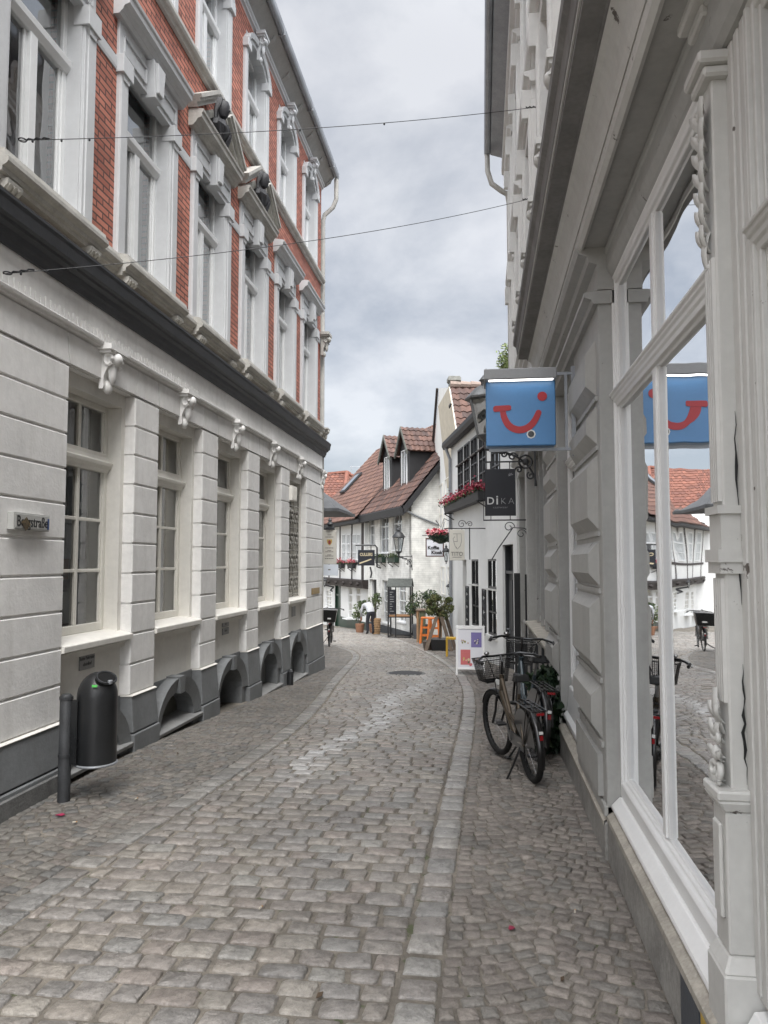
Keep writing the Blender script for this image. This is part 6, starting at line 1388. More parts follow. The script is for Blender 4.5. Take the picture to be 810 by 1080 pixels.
# tall bar table and stools
tp = at(446.5, 676, 24.6); tp.z = gz(24.6)
t = thing('bar_table', 'tall bar table with grey plank top and green side panel beside the potted tree', 'table', tp)
b = MB(); b.box(tp.x - .22, tp.x + .62, tp.y - .3, tp.y + .3, tp.z + 1.02, tp.z + 1.07); b.build('table_top', m_plank, t, bevel=.006)
b = MB(); b.box(tp.x - .10, tp.x + .06, tp.y - .24, tp.y + .24, tp.z, tp.z + 1.02); b.build('side_panel', mat('sage_panel', (.11, .13, .075), rough=.7, var=.2), t)
for dx, dy in ((-.17, -.25), (.56, -.25), (.56, .25), (-.17, .25)): b = MB(); b.box(tp.x + dx - .025, tp.x + dx + .025, tp.y + dy - .025, tp.y + dy + .025, tp.z, tp.z + 1.02); b.build('leg', mat('beech', (.35, .22, .12), rough=.6), t)
m_orange = mat('orange_paint', (.62, .17, .03), rough=.5, var=.12)
def stool(loc, label):
    t = thing('bar_stool', label, 'bar stool', loc, 'orange bar stools'); L0 = Vector(loc)
    b = MB(); b.box(L0.x - .17, L0.x + .17, L0.y - .17, L0.y + .17, L0.z + .78, L0.z + .82); b.build('seat', m_orange, t, bevel=.01)
    for x, y in ((-1, -1), (1, -1), (1, 1), (-1, 1)): b = MB(); b.hexa([L0 + Vector((x * .19 + e * .026, y * .19 + f * .026, 0)) for e, f in ((-1, -1), (1, -1), (1, 1), (-1, 1))], [L0 + Vector((x * .13 + e * .026, y * .13 + f * .026, .78)) for e, f in ((-1, -1), (1, -1), (1, 1), (-1, 1))]); b.build('leg', m_orange, t)
    b = MB(); 
    for z in (.26, .5): w_ = .18 - z * .06; b.box(L0.x - w_, L0.x + w_, L0.y - w_ - .015, L0.y - w_ + .015, L0.z + z - .02, L0.z + z + .02); b.box(L0.x - w_, L0.x + w_, L0.y + w_ - .015, L0.y + w_ + .015, L0.z + z - .02, L0.z + z + .02)
    b.build('rung', m_orange, t); return t
q = at(449.8, 676, 23.9); stool((q.x, 23.9, gz(23.9)), 'orange wooden bar stool tucked against the green side of the bar table'); q = at(457.5, 676, 23.4); stool((q.x, 23.4, gz(23.4)), 'orange wooden bar stool half hidden behind the potted tree')
q = at(476.3, 690, 18.5); yl = thing('yellow_stool', 'low yellow stool half hidden behind the poster board', 'stool', (q.x, 18.5, gz(18.5))); z0 = gz(18.5)
m_yel = mat('yellow_paint', (.55, .33, .03), rough=.5, var=.15)
b = MB(); b.box(q.x - .13, q.x + .15, 18.35, 18.65, z0 + .42, z0 + .46); b.build('seat', m_yel, yl)
for x, y in ((-.11, 18.37), (.13, 18.37), (.13, 18.63), (-.11, 18.63)): b = MB(); b.box(q.x + x - .02, q.x + x + .02, y - .02, y + .02, z0, z0 + .42); b.build('leg', m_yel, yl)
# shrub in a pot behind the table
q = at(443, 660, 26.6); q.z = gz(26.6); t = thing('potted_shrub', 'dark green potted shrub against the white wall behind the bar table', 'potted plant', q)
b = MB(); b.lathe([(.22, 0), (.30, .5), (.27, .52)], q, 14); b.build('pot', m_slate, t, smooth=True)
b = MB(); [b.tube([q + Vector((0, 0, .45)), q + Vector((.22 * math.cos(k), .22 * math.sin(k), .95)), q + Vector((.42 * math.cos(k), .42 * math.sin(k), 1.5))], [.025, .015, .006], 5) for k in range(6)]; b.build('stems', m_twig, t)
b = MB(); leaves(b, multi([(q + Vector((0, 0, 1.3)), .48, .8), (q + Vector((.35, 0, 1.5)), .28, .9), (q + Vector((-.25, 0, 1.05)), .3, .8), (q + Vector((.45, -.1, 1.05)), .3, .8)]), 1200, .085, DGREEN + GREEN[:2]); b.build('foliage', m_leaf, t, loose=True)
# plants by the door where the person stands
for (u, v, Y, h, label) in ((379.5, 664, 31.2, 1.0, 'loose green potted plant left of the stooping person'), (394, 664, 31.0, 1.25, 'tall green potted plant right of the stooping person by the dark doorway')):
    q = at(u, v, Y); q.z = gz(Y); t = thing('potted_plant', label, 'potted plant', q)
    b = MB(); b.lathe([(.15, 0), (.2, .36), (.18, .37)], q, 12); b.build('pot', mat('terracotta', (.24, .12, .07), rough=.8, var=.2), t, smooth=True)
    b = MB(); [b.tube([q + Vector((0, 0, .3)), q + Vector((.1 * math.cos(k * 1.3), .1 * math.sin(k * 1.3), h * .7)), q + Vector((.24 * math.cos(k * 1.3), .24 * math.sin(k * 1.3), h))], [.015, .012, .006], 5) for k in range(5)]; b.build('stems', m_twig, t)
    b = MB(); leaves(b, multi([(q + Vector((0, 0, h * .95)), .32, 1.0), (q + Vector((.12, 0, h * 1.15)), .22, 1.0), (q + Vector((-.12, 0, h * .7)), .22, .8)]), 420, .10, GREEN); b.build('foliage', m_leaf, t, loose=True)
q = at(396.5, 664, 29.8); q.z = gz(29.8); t = thing('wicker_basket', 'tall tan wicker basket standing at the right hand of the stooping person', 'basket', q)
b = MB(); b.lathe([(.15, 0), (.17, .3), (.2, .62), (.18, .63)], q, 12)
for k in range(7): b.torus(q + Vector((0, 0, .05 + k * .09)), (0, 0, 1), .165 + k * .005, .014, 14, 4)
b.build('basket', mat('wicker', (.30, .19, .10), rough=.85, var=.3, scale=20), t)
# ------------------------------------------------------------------ black menu stand with a little roof
q0 = at(411, 672, 27.2); z0 = gz(27.2); xa = at(409.5, 672, 27.2).x; xb = at(433, 672, 27.2).x; yd = .75
t = thing('menu_stand', 'black framed menu stand with a small pitched roof and a wooden shelf', 'menu stand', ((xa + xb) / 2, 27.2, z0))
b = MB(); zt_ = z0 + 1.82
for x in (xa, xb - .0): 
    for y in (27.2, 27.2 + yd): b.box(x - .025, x + .025, y - .025, y + .025, z0, zt_)
for z in (z0 + .03, z0 + .74, zt_): 
    for y in (27.2, 27.2 + yd): b.box(xa, xb, y - .02, y + .02, z - .02, z + .02)
    for x in (xa, xb): b.box(x - .02, x + .02, 27.2, 27.2 + yd, z - .0201, z + .0199)
b.box(xa + .25, xa + .29, 27.19, 27.21, z0, zt_)
b.build('frame', m_black, t)
b = MB(); b.box(xa, xb, 27.2, 27.2 + yd, z0 + .762, z0 + .80); b.build('shelf', mat('oiled_wood', (.33, .17, .075), rough=.5, var=.2), t)
b = MB(); ov = .05; zr = zt_ + .26
for e in (0, 1): 
    y_e = 27.2 - ov if e == 0 else 27.2 + yd + ov; ym = 27.2 + yd / 2
    b.prism([(xa - ov, y_e, zt_ - .02), (xb + ov, y_e, zt_ - .02), (xb + ov, ym, zr), (xa - ov, ym, zr)], (0, 0, .035))
b.build('roof', mat('mossy_felt', (.055, .06, .055), rough=.8, var=.4, scale=12), t)
b = MB(); b.prism([(xa - .03, 27.22, zt_), (xa - .03, 27.2 + yd - .02, zt_), (xa - .03, 27.2 + yd / 2, zr - .03)], (.03, 0, 0)); b.build('gable_panel', m_orange, t)
b = MB(); b.box(xa + .03, xa + .26, 27.19, 27.215, z0 + .85, zt_ - .1); b.box(xa - .012, xa + .012, 27.23, 27.2 + yd - .03, z0 + .85, zt_ - .04); mb_ = b.build('menu_board', m_sblack, t)
m = MB()
for k in range(9): m.box(xa + .06, xa + .12 + .09 * rl.random(), 27.186, 27.1895, zt_ - .2 - k * .085, zt_ - .185 - k * .085)
m.build('lettering', mat('chalk', (.3, .3, .3), var=0, bump=0), mb_)
# ------------------------------------------------------------------ poster board (A frame)
YA = 13.9
xa, xb = at(482, 690, YA).x, at(510, 690, YA).x; z0 = gz(YA); zt_ = at(493, 662.5, YA).z
t = thing('poster_board', 'white A frame poster board with purple and coral squares beside the bicycles', 'poster board', ((xa + xb) / 2, YA, z0))
lean = .22; W_ = xb - xa
def PA(x, z, o=0): f = (z - z0) / (zt_ - z0); return Vector((xa + W_ * x + .0, YA + lean * f * 1.0 - o, z0 + (zt_ - z0) * (f)))
H0 = lambda f: z0 + (zt_ - z0) * f
b = MB(); b.prism([PA(0, H0(.12)), PA(1, H0(.12)), PA(1, H0(1)), PA(0, H0(1))], (0, .02, 0)); b.build('panel', mat('poster_white', (.70, .70, .74), rough=.4, var=.02, bump=0), t)
b = MB()
for (x0, x1, f0, f1) in ((-.05, .03, 0, 1.03), (.97, 1.05, 0, 1.03), (.03, .97, .96, 1.03), (.03, .97, .12, .16)): b.prism([PA(x0, H0(f0), .012), PA(x1, H0(f0), .012), PA(x1, H0(f1), .012), PA(x0, H0(f1), .012)], (0, .034, 0))
b.build('frame', m_white, t, bevel=.004)
b = MB()
for x0, x1 in ((-.05, .01), (.97, 1.05)): b.prism([Vector((xa + W_ * x0, YA + .62, z0)), Vector((xa + W_ * x1, YA + .62, z0)), Vector((xa + W_ * x1, YA + .25, zt_)), Vector((xa + W_ * x0, YA + .25, zt_))], (0, .025, 0))
b.build('rear_frame', m_zinc, t)
def patch(x0, x1, f0, f1, name, col): b = MB(); b.prism([PA(x0, H0(f0), .003), PA(x1, H0(f0), .003), PA(x1, H0(f1), .003), PA(x0, H0(f1), .003)], (0, .002, 0)); return b.build(name, mat(name + '_ink', col, rough=.5, var=.05, bump=0), t)
patch(.53, .93, .58, .89, 'purple_square', (.17, .14, .36)); patch(.13, .5, .22, .53, 'coral_square', (.56, .13, .13))
def motif(cx, cf, cols, n, sp):
    for k in range(n): 
        b = MB(); x, f = cx + rl.uniform(-1, 1) * sp, cf + rl.uniform(-1, 1) * sp * .35; r_ = rl.uniform(.02, .05)
        b.prism([PA(x + r_ * math.cos(j), H0(f + r_ * .6 * math.sin(j)), .0052 + k * .0004) for j in [q * .785 for q in range(8)]], (0, .001, 0)); b.build('motif', mat('motif_ink', rl.choice(cols), var=0, bump=0, rough=.5), t)
motif(.3, .70, [(.45, .38, .28), (.25, .25, .08), (.55, .4, .38)], 7, .13); motif(.74, .70, [(.55, .5, .4), (.05, .05, .06), (.5, .48, .45), (.08, .06, .2)], 8, .12); motif(.34, .31, [(.6, .5, .3), (.1, .12, .05), (.5, .42, .1)], 7, .12); motif(.72, .32, [(.5, .12, .12), (.45, .3, .25), (.6, .4, .35)], 6, .1); motif(.5, .22, [(.55, .13, .15), (.5, .1, .12)], 3, .05)
# ------------------------------------------------------------------ bicycles
m_tyre = mat('tyre', (.0035, .0035, .0035), rough=.7, var=.15); m_chrome = mat('spoke_steel', (.30, .30, .30), rough=.3, metal=.9, var=.05, bump=0); m_saddle = mat('saddle', (.007, .007, .0075), rough=.5)
m_bronze = mat('bronze_frame_paint', (.085, .066, .046), rough=.3, var=.06, bump=0, metal=.5, coat=.4); m_blueg = mat('petrol_frame_paint', (.035, .052, .062), rough=.35, var=.08, bump=0, metal=.3, coat=.3); m_bblk = mat('black_frame_paint', (.004, .004, .0045), rough=.3, var=.05, bump=0, coat=.4)
m_redl = mat('red_reflector', (.22, .006, .010), rough=.2, var=0, bump=0); m_mesh = m_bblk
def wheel(t, cx, cz, steer, fat=.019, hub_gear=False, turn=0.0, pivot=None):
    ax = Vector((math.sin(steer), -math.cos(steer), 0)) if steer else Vector((0, 1, 0))
    if steer: ax = Vector((-math.sin(steer), math.cos(steer), 0))
    c = Vector((cx, 0, cz))
    m = MB(); m.torus(c, ax, .354 - fat, fat, 40, 8); m.lathe([(.018, -.04), (.028, -.03), (.028, .03), (.018, .04)], (0, 0, 0), 8) if False else None
    wv = m.build('wheel', m_tyre, t, smooth='all')
    m = MB(); m.torus(c, ax, .312, .012, 36, 5); m.build('rim', m_bblk, wv, smooth='all')
    m = MB(); a = ax.orthogonal().normalized(); b_ = ax.cross(a)
    for k in range(28):
        f = 6.2832 * k / 28; o = (a * math.cos(f) + b_ * math.sin(f)); h = (a * math.cos(f + .5 * (-1) ** k) + b_ * math.sin(f + .5 * (-1) ** k)) * .022 + ax * (.028 if k % 2 else -.028)
        m.tube([c + h, c + o * .308], .0013, 3)
    m.tube([c - ax * .05, c - ax * .03, c + ax * .03, c + ax * .05], [.012, .03, .03, .012], 10); m.build('spokes', m_chrome, wv)
    return ax
def bicycle(loc, heading, label, frame_m, basket=True, lean=0.05, step=True, steer=.35, rear_box=False, size=.95, fat=.019):
    # built at the origin pointing along +x, rear wheel touching the ground at the root
    t = thing('bicycle', label, 'bicycle', (0, 0, 0))
    rw, fw = Vector((0, 0, .354)), Vector((1.08, 0, .354)); bb = Vector((.45, 0, .30)); hd_t, hd_b = Vector((.86, 0, .90)), Vector((.93, 0, .66)); st_t = Vector((.24, 0, .80)); sdl = Vector((.19, 0, .96))
    wheel(t, 0, .354, 0, fat)
    m = MB()
    m.tube([bb, hd_b + Vector((-.01, 0, .04))], [.034, .036], 10); 
    m.tube([bb, bb.lerp(st_t, .5), st_t], [.022, .02, .018], 8); m.tube([hd_b, hd_t], .026, 8)
    if step: m.tube([hd_t - Vector((0, 0, .05)), Vector((.62, 0, .52)), bb.lerp(st_t, .35)], .022, 8)
    else: m.tube([hd_t - Vector((0, 0, .04)), st_t - Vector((0, 0, .06))], .02, 8)
    for e in (-1, 1): m.tube([bb + Vector((0, e * .03, 0)), rw + Vector((.12, e * .06, -.01)), rw + Vector((0, e * .065, 0))], .012, 6); m.tube([st_t + Vector((0, e * .02, -.06)), rw + Vector((.03, e * .06, .1)), rw + Vector((0, e * .065, 0))], .01, 6)
    m.build('frame', frame_m, t, smooth=True)
    m = MB(); m.tube([st_t, sdl - Vector((0, 0, .04))], .014, 8); m.build('seat_post', m_chrome, t, smooth=True)
    m = MB(); m.hexa([sdl + Vector((x, y, -.02)) for x, y in ((-.13, -.075), (-.13, .075), (-.04, .09), (.05, .035), (.17, .018), (.17, -.018), (.05, -.035), (-.04, -.09))], [sdl + Vector((x, y, .03 + (.02 if x < -.1 else 0))) for x, y in ((-.12, -.06), (-.12, .06), (-.04, .07), (.05, .025), (.16, .012), (.16, -.012), (.05, -.025), (-.04, -.07))]); m.build('saddle', m_saddle, t, smooth=True, bevel=.008)
    # front end turned by the steering angle about the head tube
    ca, sa = math.cos(steer), math.sin(steer)
    def S(x, y, z): dx = x - .88; return Vector((.88 + dx * ca - y * sa, dx * sa + y * ca, z))
    ax = Vector((-sa, ca, 0)); fc = S(1.08, 0, .354)
    m = MB(); m.torus(fc, ax, .354 - fat, fat, 40, 8); wv = m.build('wheel', m_tyre, t, smooth='all')
    m = MB(); m.torus(fc, ax, .312, .012, 36, 5); m.build('rim', m_bblk, wv, smooth='all')
    m = MB(); a = Vector((ca, sa, 0)); b_ = Vector((0, 0, 1))
    for k in range(28):
        f = 6.2832 * k / 28; o = a * math.cos(f) + b_ * math.sin(f); h = (a * math.cos(f + .5 * (-1) ** k) + b_ * math.sin(f + .5 * (-1) ** k)) * .022 + ax * (.028 if k % 2 else -.028); m.tube([fc + h, fc + o * .308], .0013, 3)
    m.tube([fc - ax * .05, fc - ax * .03, fc + ax * .03, fc + ax * .05], [.012, .03, .03, .012], 10); m.build('spokes', m_chrome, wv)
    m = MB()
    for e in (-1, 1): m.tube([S(.93, e * .05, .66), S(.98, e * .055, .5), S(1.08, e * .055, .354)], .014, 6)
    m.tube([S(.93, -.05, .66), S(.93, .05, .66)], .02, 6); m.build('fork', m_bblk, t, smooth=True); m = MB(); m.tube([S(.88, 0, .88), S(.83, 0, 1.04), S(.86, 0, 1.10)], .015, 8); m.build('stem', m_bblk, t, smooth=True)
    m = MB(); m.tube([S(.62, .33, 1.08), S(.72, .33, 1.09), S(.84, .22, 1.11), S(.87, .08, 1.10), S(.87, -.08, 1.10), S(.84, -.22, 1.11), S(.72, -.33, 1.09), S(.62, -.33, 1.08)], .0125, 8); hb = m.build('handlebar', m_bblk, t, smooth=True)
    for e in (-1, 1):
        m = MB(); m.tube([S(.59, e * .335, 1.078), S(.74, e * .33, 1.09)], .018, 8); m.build('grip', m_saddle, hb, smooth=True)
        m = MB(); m.tube([S(.82, e * .25, 1.10), S(.86, e * .28, 1.07), S(.74, e * .36, 1.06)], .007, 5); m.build('brake_lever', m_chrome, hb)
    m = MB(); m.ball(S(.84, .17, 1.14), .03, 1, 1, .7); m.build('bell', m_chrome, hb, smooth=True)
    m = MB(); m.tube([S(.8, .2, 1.1), S(.92, .12, 1.05), S(.95, .05, .85), S(.96, .03, .6)], .005, 4); m.tube([S(.8, -.2, 1.1), S(.95, -.1, 1.0), S(.92, -.02, .8)], .005, 4); m.build('cable', m_saddle, hb)
    def guard(cx, cz, a0, a1, f=None):
        m = MB(); n = 14; pr = None
        for k in range(n + 1):
            g = a0 + (a1 - a0) * k / n; r0 = .368
            ring = []
            for y, dr in ((-.03, -.012), (-.015, 0), (.015, 0), (.03, -.012)):
                p = Vector((cx + (r0 + dr) * math.cos(g), y, cz + (r0 + dr) * math.sin(g))); p = S(p.x, p.y, p.z) if f else p; ring.append(m.p(p))
            if pr: [m.face((pr[j], pr[j + 1], ring[j + 1], ring[j])) for j in range(3)]
            pr = ring
        return m.build('mudguard', m_bblk, t, smooth='all', loose=True)
    mg = guard(0, .354, R(20), R(205)); guard(1.08, .354, R(25), R(165), True)
    m = MB(); m.box(-.388, -.378, -.015, .015, .48, .525); m.build('reflector', m_redl, mg); m = MB(); m.box(-.3885, -.3795, -.018, .018, .535, .56); m.build('plate', m_card, mg)
    for e in (-1, 1):                              # dress guards over the upper half of the rear wheel
        m = MB(); n = 12; cpt = Vector((.0, e * .052, .354))
        out = [cpt + Vector((.345 * math.cos(R(28) + (R(172) - R(28)) * k / n), 0, .345 * math.sin(R(28) + (R(172) - R(28)) * k / n))) for k in range(n + 1)]
        inn = [cpt + Vector((.10 * math.cos(R(28) + (R(172) - R(28)) * k / n), 0, .10 * math.sin(R(28) + (R(172) - R(28)) * k / n))) for k in range(n + 1)]
        for k in range(n): m.prism([out[k], out[k + 1], inn[k + 1], inn[k]], (0, e * .004, 0))
        m.build('dress_guard', m_bblk, t)
    m = MB()                                       # rear carrier
    for y in (-.07, -.025, .025, .07): m.tube([(-.40, y, .745), (.18, y, .745)], .006, 5)
    for x in (-.40, -.22, -.04, .14): m.tube([(x, -.07, .745), (x, .07, .745)], .006, 5)
    for e in (-1, 1): m.tube([(-.20, e * .07, .745), (0, e * .07, .36)], .006, 5); m.tube([(-.36, e * .07, .745), (0, e * .07, .36)], .005, 5)
    m.tube([(.18, 0, .745), (.25, 0, .74)], .008, 5)
    rk = m.build('rack', m_bblk, t); m = MB(); m.box(-.415, -.40, -.035, .035, .71, .732); m.build('tail_light', m_redl, rk)
    m = MB(); m.box(.02, .50, .045, .06, .27, .40); m.lathe([(.09, 0), (.09, .015)], (0, 0, 0), 4) if False else None; m.build('chain_guard', m_bblk, t, bevel=.006)
    m = MB(); m.torus(bb + Vector((0, -.05, 0)), (0, 1, 0), .085, .006, 20, 4)
    m.tube([bb + Vector((0, -.06, 0)), bb + Vector((-.04, -.075, -.165))], .01, 6); m.tube([bb + Vector((0, .07, 0)), bb + Vector((.04, .085, .165))], .01, 6); cr = m.build('crank', m_chrome, t)
    for p in (bb + Vector((-.04, -.13, -.165)), bb + Vector((.04, .14, .165))): m = MB(); m.box(p.x - .045, p.x + .045, p.y - .045, p.y + .045, p.z - .012, p.z + .012); m.build('pedal', m_saddle, cr, bevel=.003)
    m = MB(); m.tube([Vector((.16, .05, .30)), Vector((.10, .17, .12)), Vector((.06, .25, .012))], [.012, .011, .01], 6); m.box(.03, .10, .235, .275, 0, .012); m.build('kickstand', m_bblk, t)
    if basket:
        m = MB(); x0, x1, y0, z0, z1 = 1.0, 1.22, .17, .80, 1.04
        B = lambda x, y, z: S(x, y, z)
        tp = [B(x0 - .02, -y0, z1), B(x1 + .04, -y0, z1), B(x1 + .04, y0, z1), B(x0 - .02, y0, z1)]; bt = [B(x0, -y0 * .72, z0), B(x1, -y0 * .72, z0), B(x1, y0 * .72, z0), B(x0, y0 * .72, z0)]
        m.tube(tp, .007, 5, closed=True); m.tube(bt, .006, 5, closed=True)
        for a in range(4):
            p0, p1, q0, q1 = tp[a], tp[(a + 1) % 4], bt[a], bt[(a + 1) % 4]
            for k in range(19): f = k / 18; m.tube([p0.lerp(p1, f), q0.lerp(q1, f)], .0022, 3)
            for k in range(1, 11): f = k / 11; m.tube([p0.lerp(q0, f), p1.lerp(q1, f)], .0022, 3)
        for k in range(12): f = k / 11; m.tube([bt[0].lerp(bt[1], f), bt[3].lerp(bt[2], f)], .0022, 3)
        m.build('basket', m_mesh, t)
    m = MB(); m.tube([S(.97, 0, .80), S(1.01, 0, .80)], .03, 8); m.build('headlight', m_card, t)
    if rear_box:
        m = MB(); m.hexa([(-.42, -.17, .77), (.02, -.17, .77), (.02, .17, .77), (-.42, .17, .77)], [(-.46, -.22, 1.14), (.05, -.22, 1.14), (.05, .22, 1.14), (-.46, .22, 1.14)]); bx = m.build('crate', m_bblk, t, bevel=.01)
        m = MB(); m.box(-.47, -.455, -.05, .05, .86, .90); m.build('label', m_card, bx)
    t.location = loc; t.rotation_euler = (lean, 0, heading); t.scale = (size,) * 3
    return t
def head(a, b_): return math.atan2(b_[1] - a[1], b_[0] - a[0])
ra, fa = (.37, 5.94), (.17, 6.76)
bicycle((ra[0], ra[1], gz(ra[1])), head(ra, fa), 'bicycle with bronze frame, rear rack and wire front basket, nearest on the right', m_bronze, True, R(-4), True, R(10), size=.79, fat=.032)
ra, fa = (.44, 6.62), (.27, 7.6)
bicycle((ra[0], ra[1], gz(ra[1])), head(ra, fa), 'dark petrol blue bicycle parked between the bronze framed one and the iron railing', m_blueg, True, R(4), True, R(-12), size=.87, fat=.026)
q = (-4.36, 21.6); bicycle((q[0], q[1], gz(q[1])), R(97), 'black bicycle with dark rear crate, just past the corner of the brick house', m_bblk, False, R(2), True, R(5), True)
# ------------------------------------------------------------------ railing, ivy, tree top
fx0, fx1, fy = .44, .73, 8.55
t = thing('railing', 'short black iron railing with hooked pickets standing in the ivy by the grey wall', 'railing', (.6, 8.5, gz(8.5)))
m = MB(); zg = gz(fy)
for k in range(5): x = fx0 + .03 + k * .062; m.box(x - .013, x + .013, fy - .013, fy + .013, zg - .02, zg + .86 - .03 * (k % 2))
for z in (.16, .68): m.box(fx0, fx1, fy - .006, fy + .006, zg + z - .018, zg + z + .018)
m.tube([(fx0 - .0, fy, zg), (fx0 - .0, fy, zg + .84), (fx0 + .03, fy - .02, zg + .92), (fx0 + .09, fy - .03, zg + .92), (fx0 + .10, fy - .03, zg + .86)], .022, 6)
m.build('pickets', m_iron, t)
m = MB()
for k in range(7): y = fy + .1 + k * .17; m.box(fx0 - .009, fx0 + .009, y - .009, y + .009, gz(y), gz(y) + .82)
for z in (.16, .68): m.tube([(fx0, fy, gz(fy) + z), (fx0, fy + 1.2, gz(fy + 1.2) + z)], .014, 5)
m.build('side_pickets', m_iron, t)
t = thing('ivy_bush', 'dark green ivy bush growing in the corner at the end of the grey stone base', 'ivy', (.62, 7.15, gz(7.1)))
m = MB(); g0 = gz(7.2)
IV = [(.018, .040, .018), (.025, .05, .022), (.014, .03, .016), (.04, .065, .028), (.03, .045, .03)]
leaves(m, multi([((.63, 7.25, g0 + .18), .20, 1.0), ((.62, 7.45, g0 + .42), .22, 1.1), ((.66, 7.05, g0 + .38), .14, 1.3), ((.64, 7.6, g0 + .38), .2, .8), ((.54, 7.15, g0 + .12), .15, .8), ((.66, 7.8, g0 + .2), .2, 1.0), ((.68, 7.15, g0 + .62), .10, 1.0), ((.56, 6.98, g0 + .14), .16, .9), ((.60, 7.02, g0 + .40), .17, 1.0), ((.55, 7.1, g0 + .62), .14, .9)]), 3400, .085, IV, shape=1.5); 
leaves(m, multi([((.5, 7.05, g0 + .25), .12, 1.4), ((.48, 7.3, g0 + .6), .08, 1)]), 26, .09, [(.30, .19, .05), (.35, .24, .08)])
m.build('foliage', m_leaf, t, loose=True)
m = MB()
for k in range(9): m.tube([(.6 + .02 * k, 7.2 + .08 * k, g0 - .02), (.55 + .015 * k, 7.1 + .1 * k, g0 + .3), (.6 + .012 * k, 7.2 + .09 * k, g0 + .6)], [.012, .01, .006], 5)
m.tube([(.47, 7.0, g0), (.50, 7.02, g0 + .2), (.53, 7.0, g0 + .38)], .013, 5)
m.build('stems', m_twig, t)
ct = at(558, 380, 23)
t = thing('tree', 'light green tree top showing behind the edge of the grey shop house', 'tree', (ct.x + .3, 23, gz(23)))
m = MB(); base = Vector((ct.x + .3, 23, gz(23)))
m.tube([base, base + Vector((.05, 0, 3)), base + Vector((-.1, .1, 6)), Vector((ct.x, 23, ct.z))], [.2, .16, .11, .05], 8)
for k in range(9): a = k * 2.2; z = 5 + k * .33; m.tube([base + Vector((0, 0, z - .8)), base + Vector((.6 * math.cos(a), .6 * math.sin(a), z)), base + Vector((1.2 * math.cos(a), 1.2 * math.sin(a), z + .5))], [.06, .04, .012], 5)
m.build('trunk', m_twig, t)
m = MB(); bl = [(Vector((ct.x + rl.uniform(-.7, 1.2), 23 + rl.uniform(-1, 1), ct.z + rl.uniform(-1.8, .35))), rl.uniform(.25, .5), .8) for _ in range(26)] + [(Vector((ct.x - .62, 23, ct.z - .2)), .22, 1.2), (Vector((ct.x - .65, 23, ct.z - .9)), .25, 1)]
leaves(m, multi(bl), 6000, .10, [(.13, .17, .05), (.10, .14, .045), (.17, .20, .07)]); m.build('crown', m_leaf, t, loose=True)
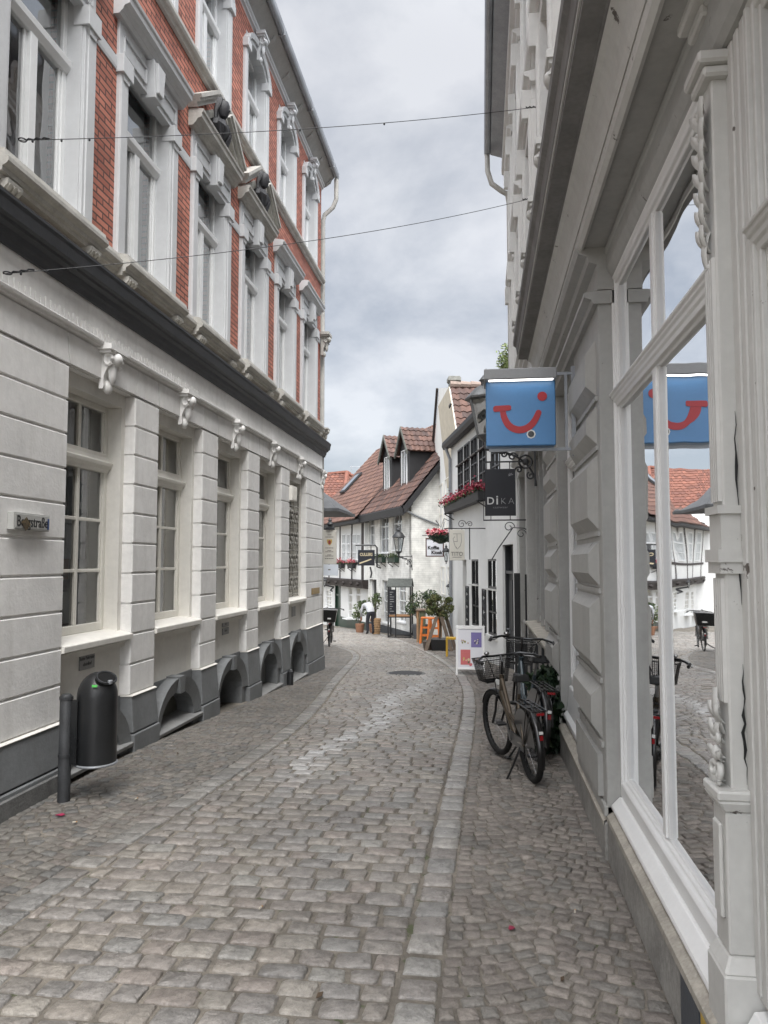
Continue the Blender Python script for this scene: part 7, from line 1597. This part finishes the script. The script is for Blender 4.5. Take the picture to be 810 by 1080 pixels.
# ------------------------------------------------------------------ stooping person
def person(loc, rot):
    t = thing('person', 'person in a pale grey jacket and dark trousers bending down beside the potted plants', 'person', loc)
    V = [((0, 0, .90), .15), ((0, .10, 1.02), .155), ((0, .27, 1.13), .175), ((0, .40, 1.13), .13), ((-.02, .50, 1.10), .058),          # pelvis, waist, chest, shoulders, neck (bent forward)
         ((-.04, .56, 1.09), .075), ((-.05, .63, 1.07), .09), ((-.05, .68, 1.04), .055),                                               # head
         ((.09, 0, .84), .105), ((.10, .03, .48), .072), ((.10, -.02, .09), .048), ((.11, .12, .035), .038),
         ((-.09, 0, .84), .105), ((-.12, .05, .48), .072), ((-.13, .0, .09), .048), ((-.14, .14, .035), .038),
         ((.19, .38, 1.10), .072), ((.24, .42, .84), .052), ((.22, .52, .62), .038), ((.21, .56, .54), .034),
         ((-.19, .38, 1.10), .072), ((-.25, .42, .86), .052), ((-.20, .54, .66), .038), ((-.19, .58, .58), .034)]
    E = [(0, 1), (1, 2), (2, 3), (3, 4), (4, 5), (5, 6), (6, 7), (0, 8), (8, 9), (9, 10), (10, 11), (0, 12), (12, 13), (13, 14), (14, 15), (3, 16), (16, 17), (17, 18), (18, 19), (3, 20), (20, 21), (21, 22), (22, 23)]
    for hnd, e in ((19, 1), (23, -1)):             # five short finger chains on each hand
        c = Vector(V[hnd][0])
        for k in range(5):
            a = len(V); off = (k - 2) * .017
            if k == 4: p1, p2 = c + Vector((-e * .035, .015, -.02)), c + Vector((-e * .045, .03, -.05))
            else: p1, p2 = c + Vector((off + .008, .02, -.05)), c + Vector((off + .008, .02 - .004 * k, -.085 - .008 * (1.5 - abs(k - 1.5))))
            V.append((tuple(p1), .010)); V.append((tuple(p2), .008)); E.append((hnd, a)); E.append((a, a + 1))
    me = bpy.data.meshes.new('body'); me.from_pydata([v for v, r in V], E, []); ob = bpy.data.objects.new('body', me); C.objects.link(ob)
    sk = ob.modifiers.new('s', 'SKIN'); 
    for k, (v, r) in enumerate(V): me.skin_vertices[0].data[k].radius = (r, r)
    me.skin_vertices[0].data[0].use_root = True
    sb = ob.modifiers.new('d', 'SUBSURF'); sb.levels = 1; sb.render_levels = 1
    bpy.context.view_layer.update()
    m2 = bpy.data.meshes.new_from_object(ob.evaluated_get(bpy.context.evaluated_depsgraph_get())); bpy.data.objects.remove(ob)
    m2.name = 'body'; ob = bpy.data.objects.new('body', m2); C.objects.link(ob); ob.parent = t
    for m_ in (mat('pale_jacket', (.40, .41, .43), rough=.8, var=.1, scale=14), mat('dark_trousers', (.014, .015, .02), rough=.85, var=.15), mat('skin', (.40, .24, .17), rough=.55, var=.05, bump=0), mat('dark_shoes', (.02, .02, .02), rough=.5)): m2.materials.append(m_)
    for f in m2.polygons:
        c = f.center; f.use_smooth = True
        if c.z < .075: f.material_index = 3
        elif c.z < .93 and c.y < .22: f.material_index = 1
        elif c.y > .50 and c.z > .9 or c.z < .66: f.material_index = 2
        else: f.material_index = 0
    b = MB(); b.ball((-.05, .61, 1.105), .095, 1, 1.05, .9, 12, 8); h = b.build('hair', mat('grey_hair', (.10, .09, .085), rough=.8, var=.3, scale=60), None, smooth=True); h.parent = t; OFF[h.name] = Vector()
    b = MB()
    for e in (-1, 1): b.ball((-.05 + e * .085, .62, 1.06), .018, .5, 1, 1.4, 8, 5); b.ball((-.05 + e * .03, .705, 1.04), .011, 1, .6, .8, 8, 5)
    b.ball((-.05, .725, 1.02), .016, .8, 1, 1.3, 8, 5); b.box(-.075, -.025, .70, .715, .985, .993); h = b.build('face', m2.materials[2], None, smooth=True); h.parent = t; OFF[h.name] = Vector()
    t.location = loc; t.rotation_euler = (0, 0, rot); return t
q = at(391, 668, 29.6); person((q.x, 29.6, gz(29.6)), R(28))
# ------------------------------------------------------------------ small litter on the stones
def petal(x, y, col, label, s=.02, kind='petal'):
    m = MB(); z = gz(y) + .018; a = rl.uniform(0, 3)
    q = [Vector((x + s * math.cos(a + k * 1.047) * (1 if k % 3 else 1.5), y + s * math.sin(a + k * 1.047), z + .004 * math.sin(k * 2))) for k in range(6)]
    m.hexa(q, [p + Vector((0, 0, .003)) for p in q]); o = m.build(kind, mat(kind + '_stuff', col, rough=.7, var=.1, bump=0), off=(x, y, z)); tag(o, label, kind)

petal(-2.72, 4.72, (.30, .02, .07), 'small magenta petal on the mosaic stones in front of the bin post', .022)
petal(.12, 3.55, (.22, .02, .05), 'small dark red petal on the right mosaic pavement', .016)
def butt(x, y, label, col=(.55, .50, .42)):
    a = rl.uniform(0, 3.1); d = Vector((math.cos(a), math.sin(a), 0)) * .014; p = Vector((x, y, gz(y) + .021)); m = MB(); m.tube([p - d, p + d * .3], .0045, 6); m.mi = 1; m.tube([p + d * .3, p + d], .0045, 6)
    o = m.build('cigarette_butt', [mat('butt_paper', col, var=.1, bump=0), mat('butt_filter', (.35, .2, .08), var=.1, bump=0)], off=p); tag(o, label, 'cigarette butt')
butt(.42, 3.75, 'cigarette butt on the right mosaic pavement near the shop base'); butt(-2.55, 4.6, 'cigarette butt on the mosaic stones right of the bin post'); butt(-1.05, 3.6, 'cigarette butt in a joint of the lane setts near the lower middle')
butt(-2.38, 5.1, 'cigarette butt on the left mosaic pavement beside the kerb stones')
def leaf_litter(x, y, s, label):
    m = MB(); p = Vector((x, y, gz(y) + .02)); a = rl.uniform(0, 6); u = Vector((math.cos(a), math.sin(a), .15)) * s; v = Vector((-math.sin(a), math.cos(a), .1)) * s * .5
    m.hexa([p - u, p + v, p + u, p - v], [p - u * .98 + Vector((0, 0, .003)), p + v + Vector((0, 0, .006)), p + u * .98 + Vector((0, 0, .004)), p - v + Vector((0, 0, .003))]); o = m.build('fallen_leaf', mat('dry_leaf', (.07, .045, .025), rough=.8), off=p); tag(o, label, 'leaf')
leaf_litter(-.62, 2.92, .02, 'brown curled leaf on the lane setts at the bottom of the picture'); leaf_litter(.30, 3.15, .016, 'tiny brown leaf on the right mosaic pavement close to the dark red petal'); leaf_litter(.26, 6.55, .02, 'brown leaf on the pavement under the nearest bicycle'); leaf_litter(-2.62, 6.4, .016, 'tiny brown leaf at the foot of the second grey base block')
